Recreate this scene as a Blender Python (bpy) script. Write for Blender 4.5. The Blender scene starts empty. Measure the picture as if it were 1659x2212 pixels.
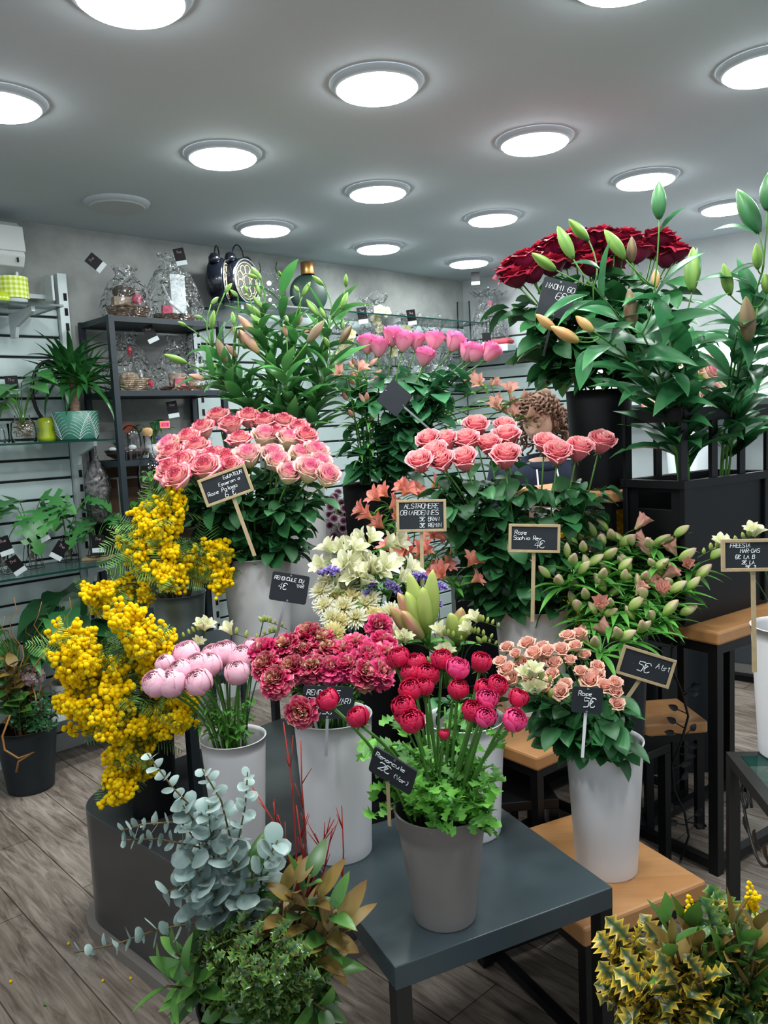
import bpy, math, random
import numpy as np
from mathutils import Vector, Matrix, Quaternion, noise
S = bpy.context.scene
COL = S.collection
PI = math.pi
# ---------------------------------------------------------------- camera
F, PITCH, ROLL, EYE = 1740.0, math.radians(6.1), math.radians(2.7), 1.55
r0 = Vector((1, 0, 0)); u0 = Vector((0, math.sin(PITCH), math.cos(PITCH))); FW = Vector((0, math.cos(PITCH), -math.sin(PITCH)))
RT = r0 * math.cos(ROLL) - u0 * math.sin(ROLL)
UP = u0 * math.cos(ROLL) + r0 * math.sin(ROLL)
cd = bpy.data.cameras.new('camera'); cam = bpy.data.objects.new('camera', cd); COL.objects.link(cam)
cam.matrix_world = Matrix(((RT.x, UP.x, -FW.x, 0), (RT.y, UP.y, -FW.y, 0), (RT.z, UP.z, -FW.z, EYE), (0, 0, 0, 1)))
cd.sensor_fit = 'VERTICAL'; cd.sensor_height = 24.0; cd.lens = 24.0 * F / 2212
cd.clip_start = 0.05; cd.clip_end = 60
S.camera = cam
# ---------------------------------------------------------------- world, exposure
LAMP = 29.0          # radiance of the ceiling diffusers
w = bpy.data.worlds.new('world'); S.world = w; w.use_nodes = True
w.node_tree.nodes['Background'].inputs[0].default_value = (0.72, 0.82, 0.9, 1)
w.node_tree.nodes['Background'].inputs[1].default_value = 0.50     # fill light, added in place of unseen shop front light behind the camera
S.view_settings.view_transform = 'Standard'; S.view_settings.look = 'None'
S.view_settings.gamma = 1.0; S.view_settings.use_curve_mapping = False
S.view_settings.exposure = 1.25
S.cycles.max_bounces = 8; S.cycles.diffuse_bounces = 3; S.cycles.glossy_bounces = 4
S.cycles.transmission_bounces = 6; S.cycles.transparent_max_bounces = 12
S.cycles.caustics_reflective = False; S.cycles.caustics_refractive = False
S.cycles.sample_clamp_indirect = 4.0
S.cycles.use_denoising = True
CEIL = 2.6

# ---------------------------------------------------------------- from photo pixels to places
def ray(x, y): return FW + RT * ((x - 829.5) / F) - UP * ((y - 1106) / F)
def at(x, y, Y):                       # the point seen at (x, y) that stands Y metres away
    d = ray(x, y); return Vector((0, 0, EYE)) + d * (Y / d.y)
def atz(x, y, z):                      # ... that lies at height z
    d = ray(x, y); return Vector((0, 0, EYE)) + d * ((z - EYE) / d.z)
WA = Vector((-1.73, 3.90, 0)); WN = Vector((.692, -.722, 0)); WU = Vector((.722, .692, 0))
WB = Vector((.67, 6.2, 0)); WN2 = Vector((-.629, -.777, 0)); WU2 = Vector((.777, -.629, 0))
def atw(x, y, d=0.0):                  # ... that is d in front of the long wall
    r = ray(x, y); o = Vector((0, 0, EYE)); return o + r * ((d - (o - WA).dot(WN)) / r.dot(WN))
def atw2(x, y, d=0.0):
    r = ray(x, y); o = Vector((0, 0, EYE)); return o + r * ((d - (o - WB).dot(WN2)) / r.dot(WN2))
def wp(s, d, z): return WA + WU * s + WN * d + Vector((0, 0, z))
def wp2(s, d, z): return WB + WU2 * s + WN2 * d + Vector((0, 0, z))
WROT = math.atan2(WU.y, WU.x); WROT2 = math.atan2(WU2.y, WU2.x)

# ---------------------------------------------------------------- objects
def tag(o, label=None, cat=None, group=None, kind=None):
    if label: o['label'] = label
    if cat: o['category'] = cat
    if group: o['group'] = group
    if kind: o['kind'] = kind
    return o
def thing(name, label, cat, loc=(0, 0, 0), rz=0.0, group=None):
    o = bpy.data.objects.new(name, None); COL.objects.link(o); o.empty_display_size = .05
    o.location = loc; o.rotation_euler = (0, 0, rz)
    return tag(o, label, cat, group)
def put(name, me, parent=None, M=None, label=None):     # place existing mesh data
    o = bpy.data.objects.new(name, me); COL.objects.link(o)
    if parent is not None: o.parent = parent
    if M is not None: o.matrix_basis = M
    if label: o['label'] = label
    return o
class MB:
    def __init__(s): s.v = []; s.f = []; s.mi = []; s.c = []
    def add(s, V, Fc, mi=0, col=None, M=None):
        b = len(s.v)
        if M is not None: V = [M @ Vector(p) for p in V]
        s.v.extend([tuple(p) for p in V]); s.f.extend([tuple(i + b for i in f) for f in Fc])
        s.mi.extend([mi] * len(Fc))
        if col is None: col = (0.5, 0.5, 0.5)
        if isinstance(col, tuple): s.c.extend([col] * len(V))
        else: s.c.extend(col)
    def box(s, c, d, mi=0, rz=0.0, M=None, bev=0.0):
        x, y, z = d[0] / 2, d[1] / 2, d[2] / 2
        if bev > 0:
            b = min(bev, x * .9, y * .9, z * .9); V = []; 
            for sz, k in ((-z, b), (-z + b, 0), (z - b, 0), (z, b)):
                X, Y2 = x - k, y - k; q = b * .7 if k == 0 else b * .4
                V += [(-X + q, -Y2, sz), (X - q, -Y2, sz), (X, -Y2 + q, sz), (X, Y2 - q, sz), (X - q, Y2, sz), (-X + q, Y2, sz), (-X, Y2 - q, sz), (-X, -Y2 + q, sz)]
            Fc = [tuple(range(7, -1, -1)), tuple(range(24, 32))]
            for r in range(3):
                for i in range(8): Fc.append((r * 8 + i, r * 8 + (i + 1) % 8, r * 8 + 8 + (i + 1) % 8, r * 8 + 8 + i))
        else:
            V = [(-x, -y, -z), (x, -y, -z), (x, y, -z), (-x, y, -z), (-x, -y, z), (x, -y, z), (x, y, z), (-x, y, z)]
            Fc = [(3, 2, 1, 0), (4, 5, 6, 7), (0, 1, 5, 4), (1, 2, 6, 5), (2, 3, 7, 6), (3, 0, 4, 7)]
        T = Matrix.Translation(Vector(c)) @ Matrix.Rotation(rz, 4, 'Z')
        s.add(V, Fc, mi, M=(M @ T) if M is not None else T); return s
    def lathe(s, prof, n=32, mi=0, M=None, col=None, sx=1.0, sy=1.0, cap0=False, cap1=False):
        V = []; Fc = []
        for r, z in prof:
            for i in range(n):
                a = 2 * PI * i / n; V.append((r * math.cos(a) * sx, r * math.sin(a) * sy, z))
        for k in range(len(prof) - 1):
            for i in range(n):
                j = (i + 1) % n; Fc.append((k * n + i, k * n + j, k * n + n + j, k * n + n + i))
        if cap0: Fc.append(tuple(range(n - 1, -1, -1)))
        if cap1: Fc.append(tuple((len(prof) - 1) * n + i for i in range(n)))
        s.add(V, Fc, mi, col, M); return s
    def tube(s, pts, r, n=6, mi=0, col=None, cap=True, M=None):
        pts = [Vector(p) for p in pts]; m = len(pts)
        R = r if isinstance(r, (list, tuple)) else [r] * m
        t0 = (pts[1] - pts[0]).normalized()
        a = Vector((0, 0, 1)) if abs(t0.z) < .9 else Vector((1, 0, 0))
        nx = t0.cross(a).normalized(); V = []; Fc = []
        for i, p in enumerate(pts):
            t = (pts[min(i + 1, m - 1)] - pts[max(i - 1, 0)])
            if t.length < 1e-9: t = t0.copy()
            t.normalize(); nx = (nx - t * nx.dot(t)); 
            if nx.length < 1e-6: nx = t.orthogonal()
            nx.normalize(); ny = t.cross(nx)
            for k in range(n):
                a2 = 2 * PI * k / n; V.append(p + (nx * math.cos(a2) + ny * math.sin(a2)) * R[i])
        for i in range(m - 1):
            for k in range(n):
                j = (k + 1) % n; Fc.append((i * n + k, i * n + j, i * n + n + j, i * n + n + k))
        if cap: Fc.append(tuple(range(n - 1, -1, -1))); Fc.append(tuple((m - 1) * n + k for k in range(n)))
        s.add(V, Fc, mi, col, M); return s
    def sphere(s, c, r, nu=10, nv=7, mi=0, col=None, M=None, sc=(1, 1, 1)):
        V = [(0, 0, -1)]; Fc = []
        for j in range(1, nv):
            th = PI * j / nv
            for i in range(nu):
                a = 2 * PI * i / nu; V.append((math.sin(th) * math.cos(a), math.sin(th) * math.sin(a), -math.cos(th)))
        V.append((0, 0, 1)); L = len(V) - 1
        for i in range(nu): Fc.append((0, 1 + (i + 1) % nu, 1 + i)); Fc.append((L, L - nu + i, L - nu + (i + 1) % nu))
        for j in range(nv - 2):
            for i in range(nu): Fc.append((1 + j * nu + i, 1 + j * nu + (i + 1) % nu, 1 + (j + 1) * nu + (i + 1) % nu, 1 + (j + 1) * nu + i))
        V = [(c[0] + v[0] * r * sc[0], c[1] + v[1] * r * sc[1], c[2] + v[2] * r * sc[2]) for v in V]
        s.add(V, Fc, mi, col, M); return s
    def prism(s, outline, z0, z1, mi=0, M=None):
        n = len(outline); V = [(x, y, z0) for x, y in outline] + [(x, y, z1) for x, y in outline]
        Fc = [tuple(range(n - 1, -1, -1)), tuple(range(n, 2 * n))] + [(i, (i + 1) % n, n + (i + 1) % n, n + i) for i in range(n)]
        s.add(V, Fc, mi, M=M); return s
    def grid(s, fn, nu, nv, mi=0, col=None, M=None):     # fn(u,v) -> point, u,v in 0..1 ; col fn(u,v)
        V = []; C = []
        for j in range(nv + 1):
            for i in range(nu + 1):
                V.append(fn(i / nu, j / nv)); C.append(col(i / nu, j / nv) if callable(col) else (col or (.5, .5, .5)))
        Fc = [(j * (nu + 1) + i, j * (nu + 1) + i + 1, (j + 1) * (nu + 1) + i + 1, (j + 1) * (nu + 1) + i) for j in range(nv) for i in range(nu)]
        s.add(V, Fc, mi, C, M); return s
    def mesh(s, name, mats, smooth=True, off=None, attr=True):
        me = bpy.data.meshes.new(name)
        V = s.v if off is None else [(a - off[0], b - off[1], c - off[2]) for a, b, c in s.v]
        me.from_pydata(V, [], s.f)
        if not isinstance(mats, (list, tuple)): mats = [mats]
        for m in mats: me.materials.append(m)
        if len(mats) > 1: me.polygons.foreach_set('material_index', s.mi)
        if smooth: me.polygons.foreach_set('use_smooth', [True] * len(s.f))
        if attr:
            at_ = me.color_attributes.new('Col', 'FLOAT_COLOR', 'POINT')
            at_.data.foreach_set('color', [x for c in s.c for x in (c[0], c[1], c[2], 1.0)])
        me.update(); return me
    def build(s, name, mats, parent=None, smooth=False, world=False, label=None, attr=False, M=None, bevel=0):
        off = parent.location if (parent is not None and world) else None
        o = put(name, s.mesh(name, mats, smooth, off, attr), parent, M, label)
        if bevel:
            b = o.modifiers.new('bevel', 'BEVEL'); b.width = bevel; b.segments = 2; b.limit_method = 'ANGLE'; b.angle_limit = .6
        return o

def axisrot(z, spin=0.0, up=None):     # rotation taking local +Z to z
    z = Vector(z).normalized()
    q = Vector((0, 0, 1)).rotation_difference(z)
    return q.to_matrix().to_4x4() @ Matrix.Rotation(spin, 4, 'Z')
def frame(x, n):                        # local X along x, local Z near n
    x = Vector(x).normalized(); n = Vector(n); n = n - x * n.dot(x)
    if n.length < 1e-5: n = x.orthogonal()
    n.normalize(); y = n.cross(x)
    return Matrix(((x.x, y.x, n.x, 0), (x.y, y.y, n.y, 0), (x.z, y.z, n.z, 0), (0, 0, 0, 1)))
def TR(p): return Matrix.Translation(Vector(p))
def SC(k): return Matrix.Diagonal((k, k, k, 1)) if not isinstance(k, tuple) else Matrix.Diagonal((k[0], k[1], k[2], 1))
def rot(a, ax): return Matrix.Rotation(a, 4, ax)
def rd(R, a, b): return R.uniform(a, b)
def bez(a, b, c, n): return [a * (1 - t) ** 2 + b * 2 * t * (1 - t) + c * t * t for t in [i / n for i in range(n + 1)]]
def rvec(R, k=1.0): return Vector((R.uniform(-k, k), R.uniform(-k, k), R.uniform(-k, k)))

# ---------------------------------------------------------------- materials
def srgb(h):
    if isinstance(h, str):
        h = [int(h[i:i + 2], 16) / 255 for i in (0, 2, 4)]
        return tuple((c / 12.92 if c <= .04045 else ((c + .055) / 1.055) ** 2.4) for c in h) + (1.0,)
    return tuple(h) + ((1.0,) if len(h) == 3 else ())
def newmat(name):
    m = bpy.data.materials.new(name); m.use_nodes = True
    nt = m.node_tree; return m, nt, nt.nodes['Principled BSDF']
def pm(name, col, rough=.5, metal=0.0, spec=.5, trans=0.0, coat=0.0, var=0.0, vscale=8.0, bump=0.0, bscale=60.0, sheen=0, emis=None, es=0, ior=1.45, alpha=1):
    m, nt, b = newmat(name); I = b.inputs; N = nt.nodes; L = nt.links
    I['Base Color'].default_value = srgb(col); I['Roughness'].default_value = rough; I['Metallic'].default_value = metal
    I['Specular IOR Level'].default_value = spec; I['Transmission Weight'].default_value = trans; I['Coat Weight'].default_value = coat
    I['IOR'].default_value = ior; I['Alpha'].default_value = alpha
    if sheen: I['Sheen Weight'].default_value = sheen
    if emis: I['Emission Color'].default_value = srgb(emis); I['Emission Strength'].default_value = es
    if var or bump:
        tc = N.new('ShaderNodeTexCoord')
        if var:
            nz = N.new('ShaderNodeTexNoise'); nz.inputs['Scale'].default_value = vscale; nz.inputs['Detail'].default_value = 5
            L.new(tc.outputs['Object'], nz.inputs['Vector'])
            hs = N.new('ShaderNodeHueSaturation'); hs.inputs['Color'].default_value = srgb(col)
            mr = N.new('ShaderNodeMapRange'); mr.inputs['From Min'].default_value = .3; mr.inputs['From Max'].default_value = .7
            mr.inputs['To Min'].default_value = 1 - var; mr.inputs['To Max'].default_value = 1 + var
            L.new(nz.outputs['Fac'], mr.inputs['Value']); L.new(mr.outputs[0], hs.inputs['Value']); L.new(hs.outputs[0], I['Base Color'])
        if bump:
            nb = N.new('ShaderNodeTexNoise'); nb.inputs['Scale'].default_value = bscale; nb.inputs['Detail'].default_value = 4
            L.new(tc.outputs['Object'], nb.inputs['Vector'])
            bp = N.new('ShaderNodeBump'); bp.inputs['Strength'].default_value = bump; bp.inputs['Distance'].default_value = .005
            L.new(nb.outputs['Fac'], bp.inputs['Height']); L.new(bp.outputs[0], I['Normal'])
    return m
def rampmat(name, stops, stops2=None, rough=.5, spec=.4, transl=.25, var=.25, noise_=0.0, nscale=30, stripe=None, gshade=None):
    """colour along attribute R (stops); mixed with stops2 by attribute G; brightness varied by attribute B"""
    m, nt, b = newmat(name); N = nt.nodes; L = nt.links; I = b.inputs
    at_ = N.new('ShaderNodeAttribute'); at_.attribute_name = 'Col'
    sp = N.new('ShaderNodeSeparateColor'); L.new(at_.outputs['Color'], sp.inputs[0])
    fac = sp.outputs[0]
    if noise_:
        tc = N.new('ShaderNodeTexCoord'); nz = N.new('ShaderNodeTexNoise'); nz.inputs['Scale'].default_value = nscale; nz.inputs['Detail'].default_value = 4
        L.new(tc.outputs['Object'], nz.inputs['Vector'])
        ma = N.new('ShaderNodeMath'); ma.operation = 'MULTIPLY_ADD'; L.new(nz.outputs['Fac'], ma.inputs[0]); ma.inputs[1].default_value = noise_
        sb = N.new('ShaderNodeMath'); sb.operation = 'SUBTRACT'; L.new(sp.outputs[0], sb.inputs[0]); sb.inputs[1].default_value = noise_ * .5
        L.new(sb.outputs[0], ma.inputs[2]); fac = ma.outputs[0]
    def ramp(st, f):
        r = N.new('ShaderNodeValToRGB'); e = r.color_ramp.elements
        while len(e) < len(st): e.new(.5)
        for k, (p, c) in enumerate(st): e[k].position = p; e[k].color = srgb(c)
        L.new(f, r.inputs[0]); return r.outputs[0]
    c = ramp(stops, fac)
    if stops2:
        mx = N.new('ShaderNodeMix'); mx.data_type = 'RGBA'; L.new(sp.outputs[1], mx.inputs[0]); L.new(c, mx.inputs[6]); L.new(ramp(stops2, fac), mx.inputs[7]); c = mx.outputs[2]
    hs = N.new('ShaderNodeHueSaturation'); mr = N.new('ShaderNodeMapRange'); mr.inputs['To Min'].default_value = 1 - var; mr.inputs['To Max'].default_value = 1 + var
    L.new(sp.outputs[2], mr.inputs[0]); L.new(mr.outputs[0], hs.inputs['Value']); L.new(c, hs.inputs['Color']); c = hs.outputs[0]
    L.new(c, I['Base Color']); I['Roughness'].default_value = rough; I['Specular IOR Level'].default_value = spec
    if transl:
        tr = N.new('ShaderNodeBsdfTranslucent'); L.new(c, tr.inputs[0]); mix = N.new('ShaderNodeMixShader'); mix.inputs[0].default_value = transl
        L.new(b.outputs[0], mix.inputs[1]); L.new(tr.outputs[0], mix.inputs[2]); L.new(mix.outputs[0], N['Material Output'].inputs[0])
    return m
def filmmat(name, rough=.08, crump=1.0, scale=14, tint=(1, 1, 1), base=.06):
    m, nt, b = newmat(name); N = nt.nodes; L = nt.links; N.remove(b)
    tc = N.new('ShaderNodeTexCoord'); nz = N.new('ShaderNodeTexNoise'); nz.inputs['Scale'].default_value = scale; nz.inputs['Detail'].default_value = 2; nz.inputs['Distortion'].default_value = 1.2
    L.new(tc.outputs['Object'], nz.inputs['Vector'])
    bp = N.new('ShaderNodeBump'); bp.inputs['Strength'].default_value = crump; bp.inputs['Distance'].default_value = .07; L.new(nz.outputs['Fac'], bp.inputs['Height'])
    gl = N.new('ShaderNodeBsdfGlossy'); gl.inputs['Roughness'].default_value = rough; gl.inputs[0].default_value = srgb(tint); L.new(bp.outputs[0], gl.inputs['Normal'])
    tr = N.new('ShaderNodeBsdfTransparent'); tr.inputs[0].default_value = (.97, .98, .98, 1)
    fr = N.new('ShaderNodeLayerWeight'); fr.inputs['Blend'].default_value = .13; L.new(bp.outputs[0], fr.inputs['Normal'])
    ma = N.new('ShaderNodeMath'); ma.operation = 'ADD'; ma.inputs[1].default_value = base; ma.use_clamp = True; L.new(fr.outputs['Fresnel'], ma.inputs[0])
    mx = N.new('ShaderNodeMixShader'); L.new(ma.outputs[0], mx.inputs[0]); L.new(tr.outputs[0], mx.inputs[1]); L.new(gl.outputs[0], mx.inputs[2])
    L.new(mx.outputs[0], N['Material Output'].inputs[0]); return m

M_white = pm('white_plastic', 'dedcdd', .42, spec=.4, var=.03, vscale=5)
M_white2 = pm('white_gloss', 'c4cccd', .3, spec=.5)
M_taupe = pm('taupe_plastic', '7c7774', .55, spec=.35, var=.05)
M_black = pm('black_plastic', '0a0b0d', .5, spec=.25, var=.1)
M_blackm = pm('black_metal', '08090b', .45, metal=.0, spec=.4)
M_gun = pm('gunmetal', '20282d', .38, spec=.5, var=.08)
M_darkpot = pm('dark_pot', '1d2428', .5, spec=.4, var=.1)
M_water = pm('water', '1b2a1c', .1, spec=.5)
M_glass = filmmat('clear_glass', rough=.03, crump=.0, base=.03)
M_film = filmmat('cellophane', rough=.2, crump=1.0, scale=20, base=.06)
M_gold = pm('gold_cap', 'b98a54', .35, metal=.9)
M_chalk = pm('slate_board', '23272c', .6, spec=.3, var=.12, vscale=30)
M_ink = pm('chalk_ink', 'dcdfe0', .7, spec=.1)
M_frame = pm('pale_wood', 'a99573', .65, spec=.2, var=.1, vscale=40)
M_soil = pm('soil', '2a2019', .95, spec=.1, var=.3, vscale=80, bump=.8)
M_wicker = pm('wicker', '6e5845', .8, spec=.2, var=.35, vscale=90, bump=1.0, bscale=120)
M_wickerl = pm('light_wicker', 'b39a80', .8, spec=.2, var=.3, vscale=90, bump=1.0, bscale=120)
M_steel = pm('steel', '9fa3a4', .3, metal=.9)
M_zinc = pm('zinc', '7f8c8c', .42, metal=.75, var=.12, vscale=14)
M_stem = pm('stem_green', '4d7a34', .5, spec=.3, var=.2, vscale=30)
M_stemd = pm('stem_dark', '2f5230', .5, spec=.3, var=.2, vscale=30)
M_stemb = pm('stem_brown', '6a5638', .7, spec=.2, var=.2, vscale=30)
M_stemr = pm('stem_red', '9c2f27', .55, spec=.3, var=.2, vscale=30)
# ================================================================ the room
def struct(name, mb, mat, **k): o = mb.build(name, mat, **k); o['kind'] = 'structure'; return o
def floor_mat():
    m, nt, b = newmat('grey_oak_planks'); N = nt.nodes; L = nt.links
    tc = N.new('ShaderNodeTexCoord'); mp = N.new('ShaderNodeMapping'); mp.inputs['Rotation'].default_value = (0, 0, math.radians(47)); L.new(tc.outputs['Object'], mp.inputs[0])
    br = N.new('ShaderNodeTexBrick'); br.inputs['Scale'].default_value = 1; br.inputs['Brick Width'].default_value = 1.35; br.inputs['Row Height'].default_value = .2
    br.inputs['Mortar Size'].default_value = .0025; br.inputs['Mortar Smooth'].default_value = .3; br.offset = .37
    br.inputs['Color1'].default_value = srgb('94887c'); br.inputs['Color2'].default_value = srgb('b0a498'); br.inputs['Mortar'].default_value = srgb('5a5048'); L.new(mp.outputs[0], br.inputs[0])
    mp2 = N.new('ShaderNodeMapping'); mp2.inputs['Scale'].default_value = (1.1, 9, 1); L.new(mp.outputs[0], mp2.inputs[0])
    nz = N.new('ShaderNodeTexNoise'); nz.inputs['Scale'].default_value = 3.2; nz.inputs['Detail'].default_value = 9; nz.inputs['Roughness'].default_value = .65; nz.inputs['Distortion'].default_value = 1.6; L.new(mp2.outputs[0], nz.inputs['Vector'])
    cr = N.new('ShaderNodeValToRGB'); e = cr.color_ramp.elements; e[0].position = .33; e[0].color = srgb('8a817b'); e[1].position = .62; e[1].color = (1, 1, 1, 1)
    L.new(nz.outputs['Fac'], cr.inputs[0])
    mx = N.new('ShaderNodeMix'); mx.data_type = 'RGBA'; mx.blend_type = 'MULTIPLY'; mx.inputs[0].default_value = .9; L.new(br.outputs['Color'], mx.inputs[6]); L.new(cr.outputs[0], mx.inputs[7])
    n2 = N.new('ShaderNodeTexNoise'); n2.inputs['Scale'].default_value = 2.2; n2.inputs['Detail'].default_value = 3; L.new(tc.outputs['Object'], n2.inputs['Vector'])
    mx2 = N.new('ShaderNodeMix'); mx2.data_type = 'RGBA'; mx2.blend_type = 'MULTIPLY'; mx2.inputs[0].default_value = .6
    c2 = N.new('ShaderNodeValToRGB'); c2.color_ramp.elements[0].color = srgb('9a8f86'); c2.color_ramp.elements[0].position = .35; c2.color_ramp.elements[1].position = .65; L.new(n2.outputs['Fac'], c2.inputs[0])
    L.new(mx.outputs[2], mx2.inputs[6]); L.new(c2.outputs[0], mx2.inputs[7])
    L.new(mx2.outputs[2], b.inputs['Base Color']); b.inputs['Roughness'].default_value = .42; b.inputs['Specular IOR Level'].default_value = .4
    bp = N.new('ShaderNodeBump'); bp.inputs['Strength'].default_value = .25; bp.inputs['Distance'].default_value = .003; L.new(nz.outputs['Fac'], bp.inputs['Height']); L.new(bp.outputs[0], b.inputs['Normal'])
    return m
def plaster(name, a, b_, sc=2.5):
    m, nt, b = newmat(name); N = nt.nodes; L = nt.links
    tc = N.new('ShaderNodeTexCoord'); nz = N.new('ShaderNodeTexNoise'); nz.inputs['Scale'].default_value = sc; nz.inputs['Detail'].default_value = 7; nz.inputs['Roughness'].default_value = .6; L.new(tc.outputs['Object'], nz.inputs['Vector'])
    cr = N.new('ShaderNodeValToRGB'); e = cr.color_ramp.elements; e[0].position = .35; e[0].color = srgb(a); e[1].position = .66; e[1].color = srgb(b_); L.new(nz.outputs['Fac'], cr.inputs[0])
    L.new(cr.outputs[0], b.inputs['Base Color']); b.inputs['Roughness'].default_value = .85; b.inputs['Specular IOR Level'].default_value = .2; return m
def wood_mat(name, a, b_, c_, ang=0.0, pitch=.09, rough=.45):
    m, nt, b = newmat(name); N = nt.nodes; L = nt.links
    tc = N.new('ShaderNodeTexCoord'); mp = N.new('ShaderNodeMapping'); mp.inputs['Rotation'].default_value = (0, 0, ang); L.new(tc.outputs['Object'], mp.inputs[0])
    br = N.new('ShaderNodeTexBrick'); br.inputs['Scale'].default_value = 1; br.inputs['Brick Width'].default_value = .6; br.inputs['Row Height'].default_value = pitch; br.inputs['Mortar Size'].default_value = 0.0
    br.inputs['Color1'].default_value = srgb(a); br.inputs['Color2'].default_value = srgb(b_); L.new(mp.outputs[0], br.inputs[0])
    mp2 = N.new('ShaderNodeMapping'); mp2.inputs['Scale'].default_value = (2, 26, 26); L.new(mp.outputs[0], mp2.inputs[0])
    nz = N.new('ShaderNodeTexNoise'); nz.inputs['Scale'].default_value = 3; nz.inputs['Detail'].default_value = 6; nz.inputs['Distortion'].default_value = .8; L.new(mp2.outputs[0], nz.inputs['Vector'])
    mx = N.new('ShaderNodeMix'); mx.data_type = 'RGBA'; ma = N.new('ShaderNodeMath'); ma.operation = 'MULTIPLY'; ma.inputs[1].default_value = .45; L.new(nz.outputs['Fac'], ma.inputs[0])
    L.new(ma.outputs[0], mx.inputs[0]); L.new(br.outputs['Color'], mx.inputs[6]); mx.inputs[7].default_value = srgb(c_); L.new(mx.outputs[2], b.inputs['Base Color'])
    b.inputs['Roughness'].default_value = rough; return m
M_beech = wood_mat('beech_planks', 'cc9862', 'bd8752', '966440', .45)
M_floor = floor_mat(); M_wall = plaster('grey_stucco', '7f8380', 'a3a6a2'); M_wall2 = plaster('pale_stucco', 'a9adad', 'c0c4c4', 1.5)
M_ceil = pm('ceiling_paint', 'c2cad0', .8, spec=.2)
struct('floor', MB().box((0, 2.4, -.05), (9, 10, .1)), M_floor)
struct('ceiling', MB().box((0, 2.4, CEIL + .05), (9, 10, .1)), M_ceil)
def wallbox(P, s0, s1, U, Nn, z0=0, z1=CEIL, t=.1):
    a, b = P + U * s0, P + U * s1; c, d = b - Nn * t, a - Nn * t
    mb = MB(); q = [a, b, c, d]; V = [(p.x, p.y, z0) for p in q] + [(p.x, p.y, z1) for p in q]
    mb.add(V, [(3, 2, 1, 0), (4, 5, 6, 7), (0, 1, 5, 4), (1, 2, 6, 5), (2, 3, 7, 6), (3, 0, 4, 7)]); return mb
struct('wall_left', wallbox(WA, -3.6, 3.33, WU, WN), M_wall)
struct('wall_back', wallbox(WB, -.05, 4.6, WU2, WN2), M_wall2)
struct('baseboard_left', wallbox(WA + WN * .025, -1.2, 3.3, WU, WN, 0, .09, .02), pm('skirting', 'c9cfcf', .5))
# ---- slatted display panels on the long wall
M_slat = pm('slat_board', 'b2c2c0', .35, spec=.45, var=.05, vscale=3); M_groove = pm('groove', '101617', .7)
def slat_panel(s0, s1, z0, z1, label, P=WA, U=WU, Nn=WN, pitch=.098, rz=WROT):
    wv = s1 - s0; c = P + U * ((s0 + s1) / 2); t = thing('slatted_wall_panel', label, 'wall panel', (c.x, c.y, z0), rz)
    bk = MB(); bk.box((0, -.006, (z1 - z0) / 2), (wv, .012, z1 - z0)); bk.build('backing', M_groove, t)
    mb = MB(); z = 0
    while z < z1 - z0 - .02:
        h = min(pitch, z1 - z0 - z) - .012; mb.box((0, -.019, z + h / 2), (wv, .014, h), bev=.003); z += pitch
    mb.build('slats', M_slat, t); return t
slat_panel(-1.3, .22, .1, 2.2, 'pale grey slatted panel behind the glass shelves at left')
slat_panel(1.0, 3.3, .1, 2.26, 'long pale grey slatted panel running behind the lilies to the room corner')
slat_panel(.03, 1.15, .1, 2.16, 'pale slatted panel on the back wall behind the wrapped orchids', WB, WU2, WN2, rz=WROT2)
M_rail = pm('slot_rail', 'b9c4c3', .35, metal=.2); M_slot = pm('slot_dark', '0a0d0e', .8)
def slotted_upright(s, z0, z1, label):
    c = WA + WU * s; t = thing('slotted_upright', label, 'shelf upright', (c.x, c.y, z0), WROT)
    mb = MB(); mb.box((0, -.04, (z1 - z0) / 2), (.045, .035, z1 - z0)); z = .04
    while z < z1 - z0 - .04: mb.box((.008, -.058, z), (.016, .003, .036), mi=1); z += .072
    mb.build('rail', [M_rail, M_slot], t); return t
slotted_upright(.245, .12, 2.36, 'white slotted upright rail beside the slatted panel at left')
slotted_upright(.975, .12, 2.25, 'slotted upright rail right behind the black rack')

# ---- ceiling lights
M_lamp = newmat('lamp_diffuser')[0]; b_ = M_lamp.node_tree.nodes['Principled BSDF']; b_.inputs['Base Color'].default_value = (.9, .9, .9, 1)
b_.inputs['Emission Color'].default_value = (.93, .98, 1.0, 1); b_.inputs['Emission Strength'].default_value = LAMP
M_lampoff = pm('unlit_diffuser', 'b4b8ba', .5); M_bezel = pm('lamp_bezel', 'b4bcc2', .45)
df = MB().lathe([(.124, -.020), (.118, -.026), (.0005, -.028)], 36); DF = df.mesh('diffuser', M_lamp, False, attr=False); DFO = df.mesh('diffuser', M_lampoff, False, attr=False)
BZ = MB().lathe([(.144, -.0005), (.143, -.006), (.139, -.011), (.127, -.020), (.124, -.020), (.124, -.004)], 40).mesh('bezel', M_bezel, True, attr=False)
cols = [-1.13, -.545, .04, .635, 1.24, 1.85]
lampwords = {(1, 0): 'cut off by the top edge above the left side', (2, 1): 'largest one near the top middle', (1, 2): 'left of the middle, above the tall lilies',
 (3, 2): 'right of the largest one', (2, 3): 'straight behind the largest one', (1, 4): 'above the two black clocks', (3, 4): 'above the hot pink roses', (2, 5): 'small one near the far corner, middle column',
 (3, 6): 'smallest one in front of the room corner', (4, 3): 'above the dark red roses', (5, 4): 'above the big lilies at far right', (4, 1): 'cut off by the right edge', (0, 1): 'cut off by the left edge', (3, 0): 'only a sliver at the top right of the middle', (0, 3): 'switched off, above the air conditioner'}
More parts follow.
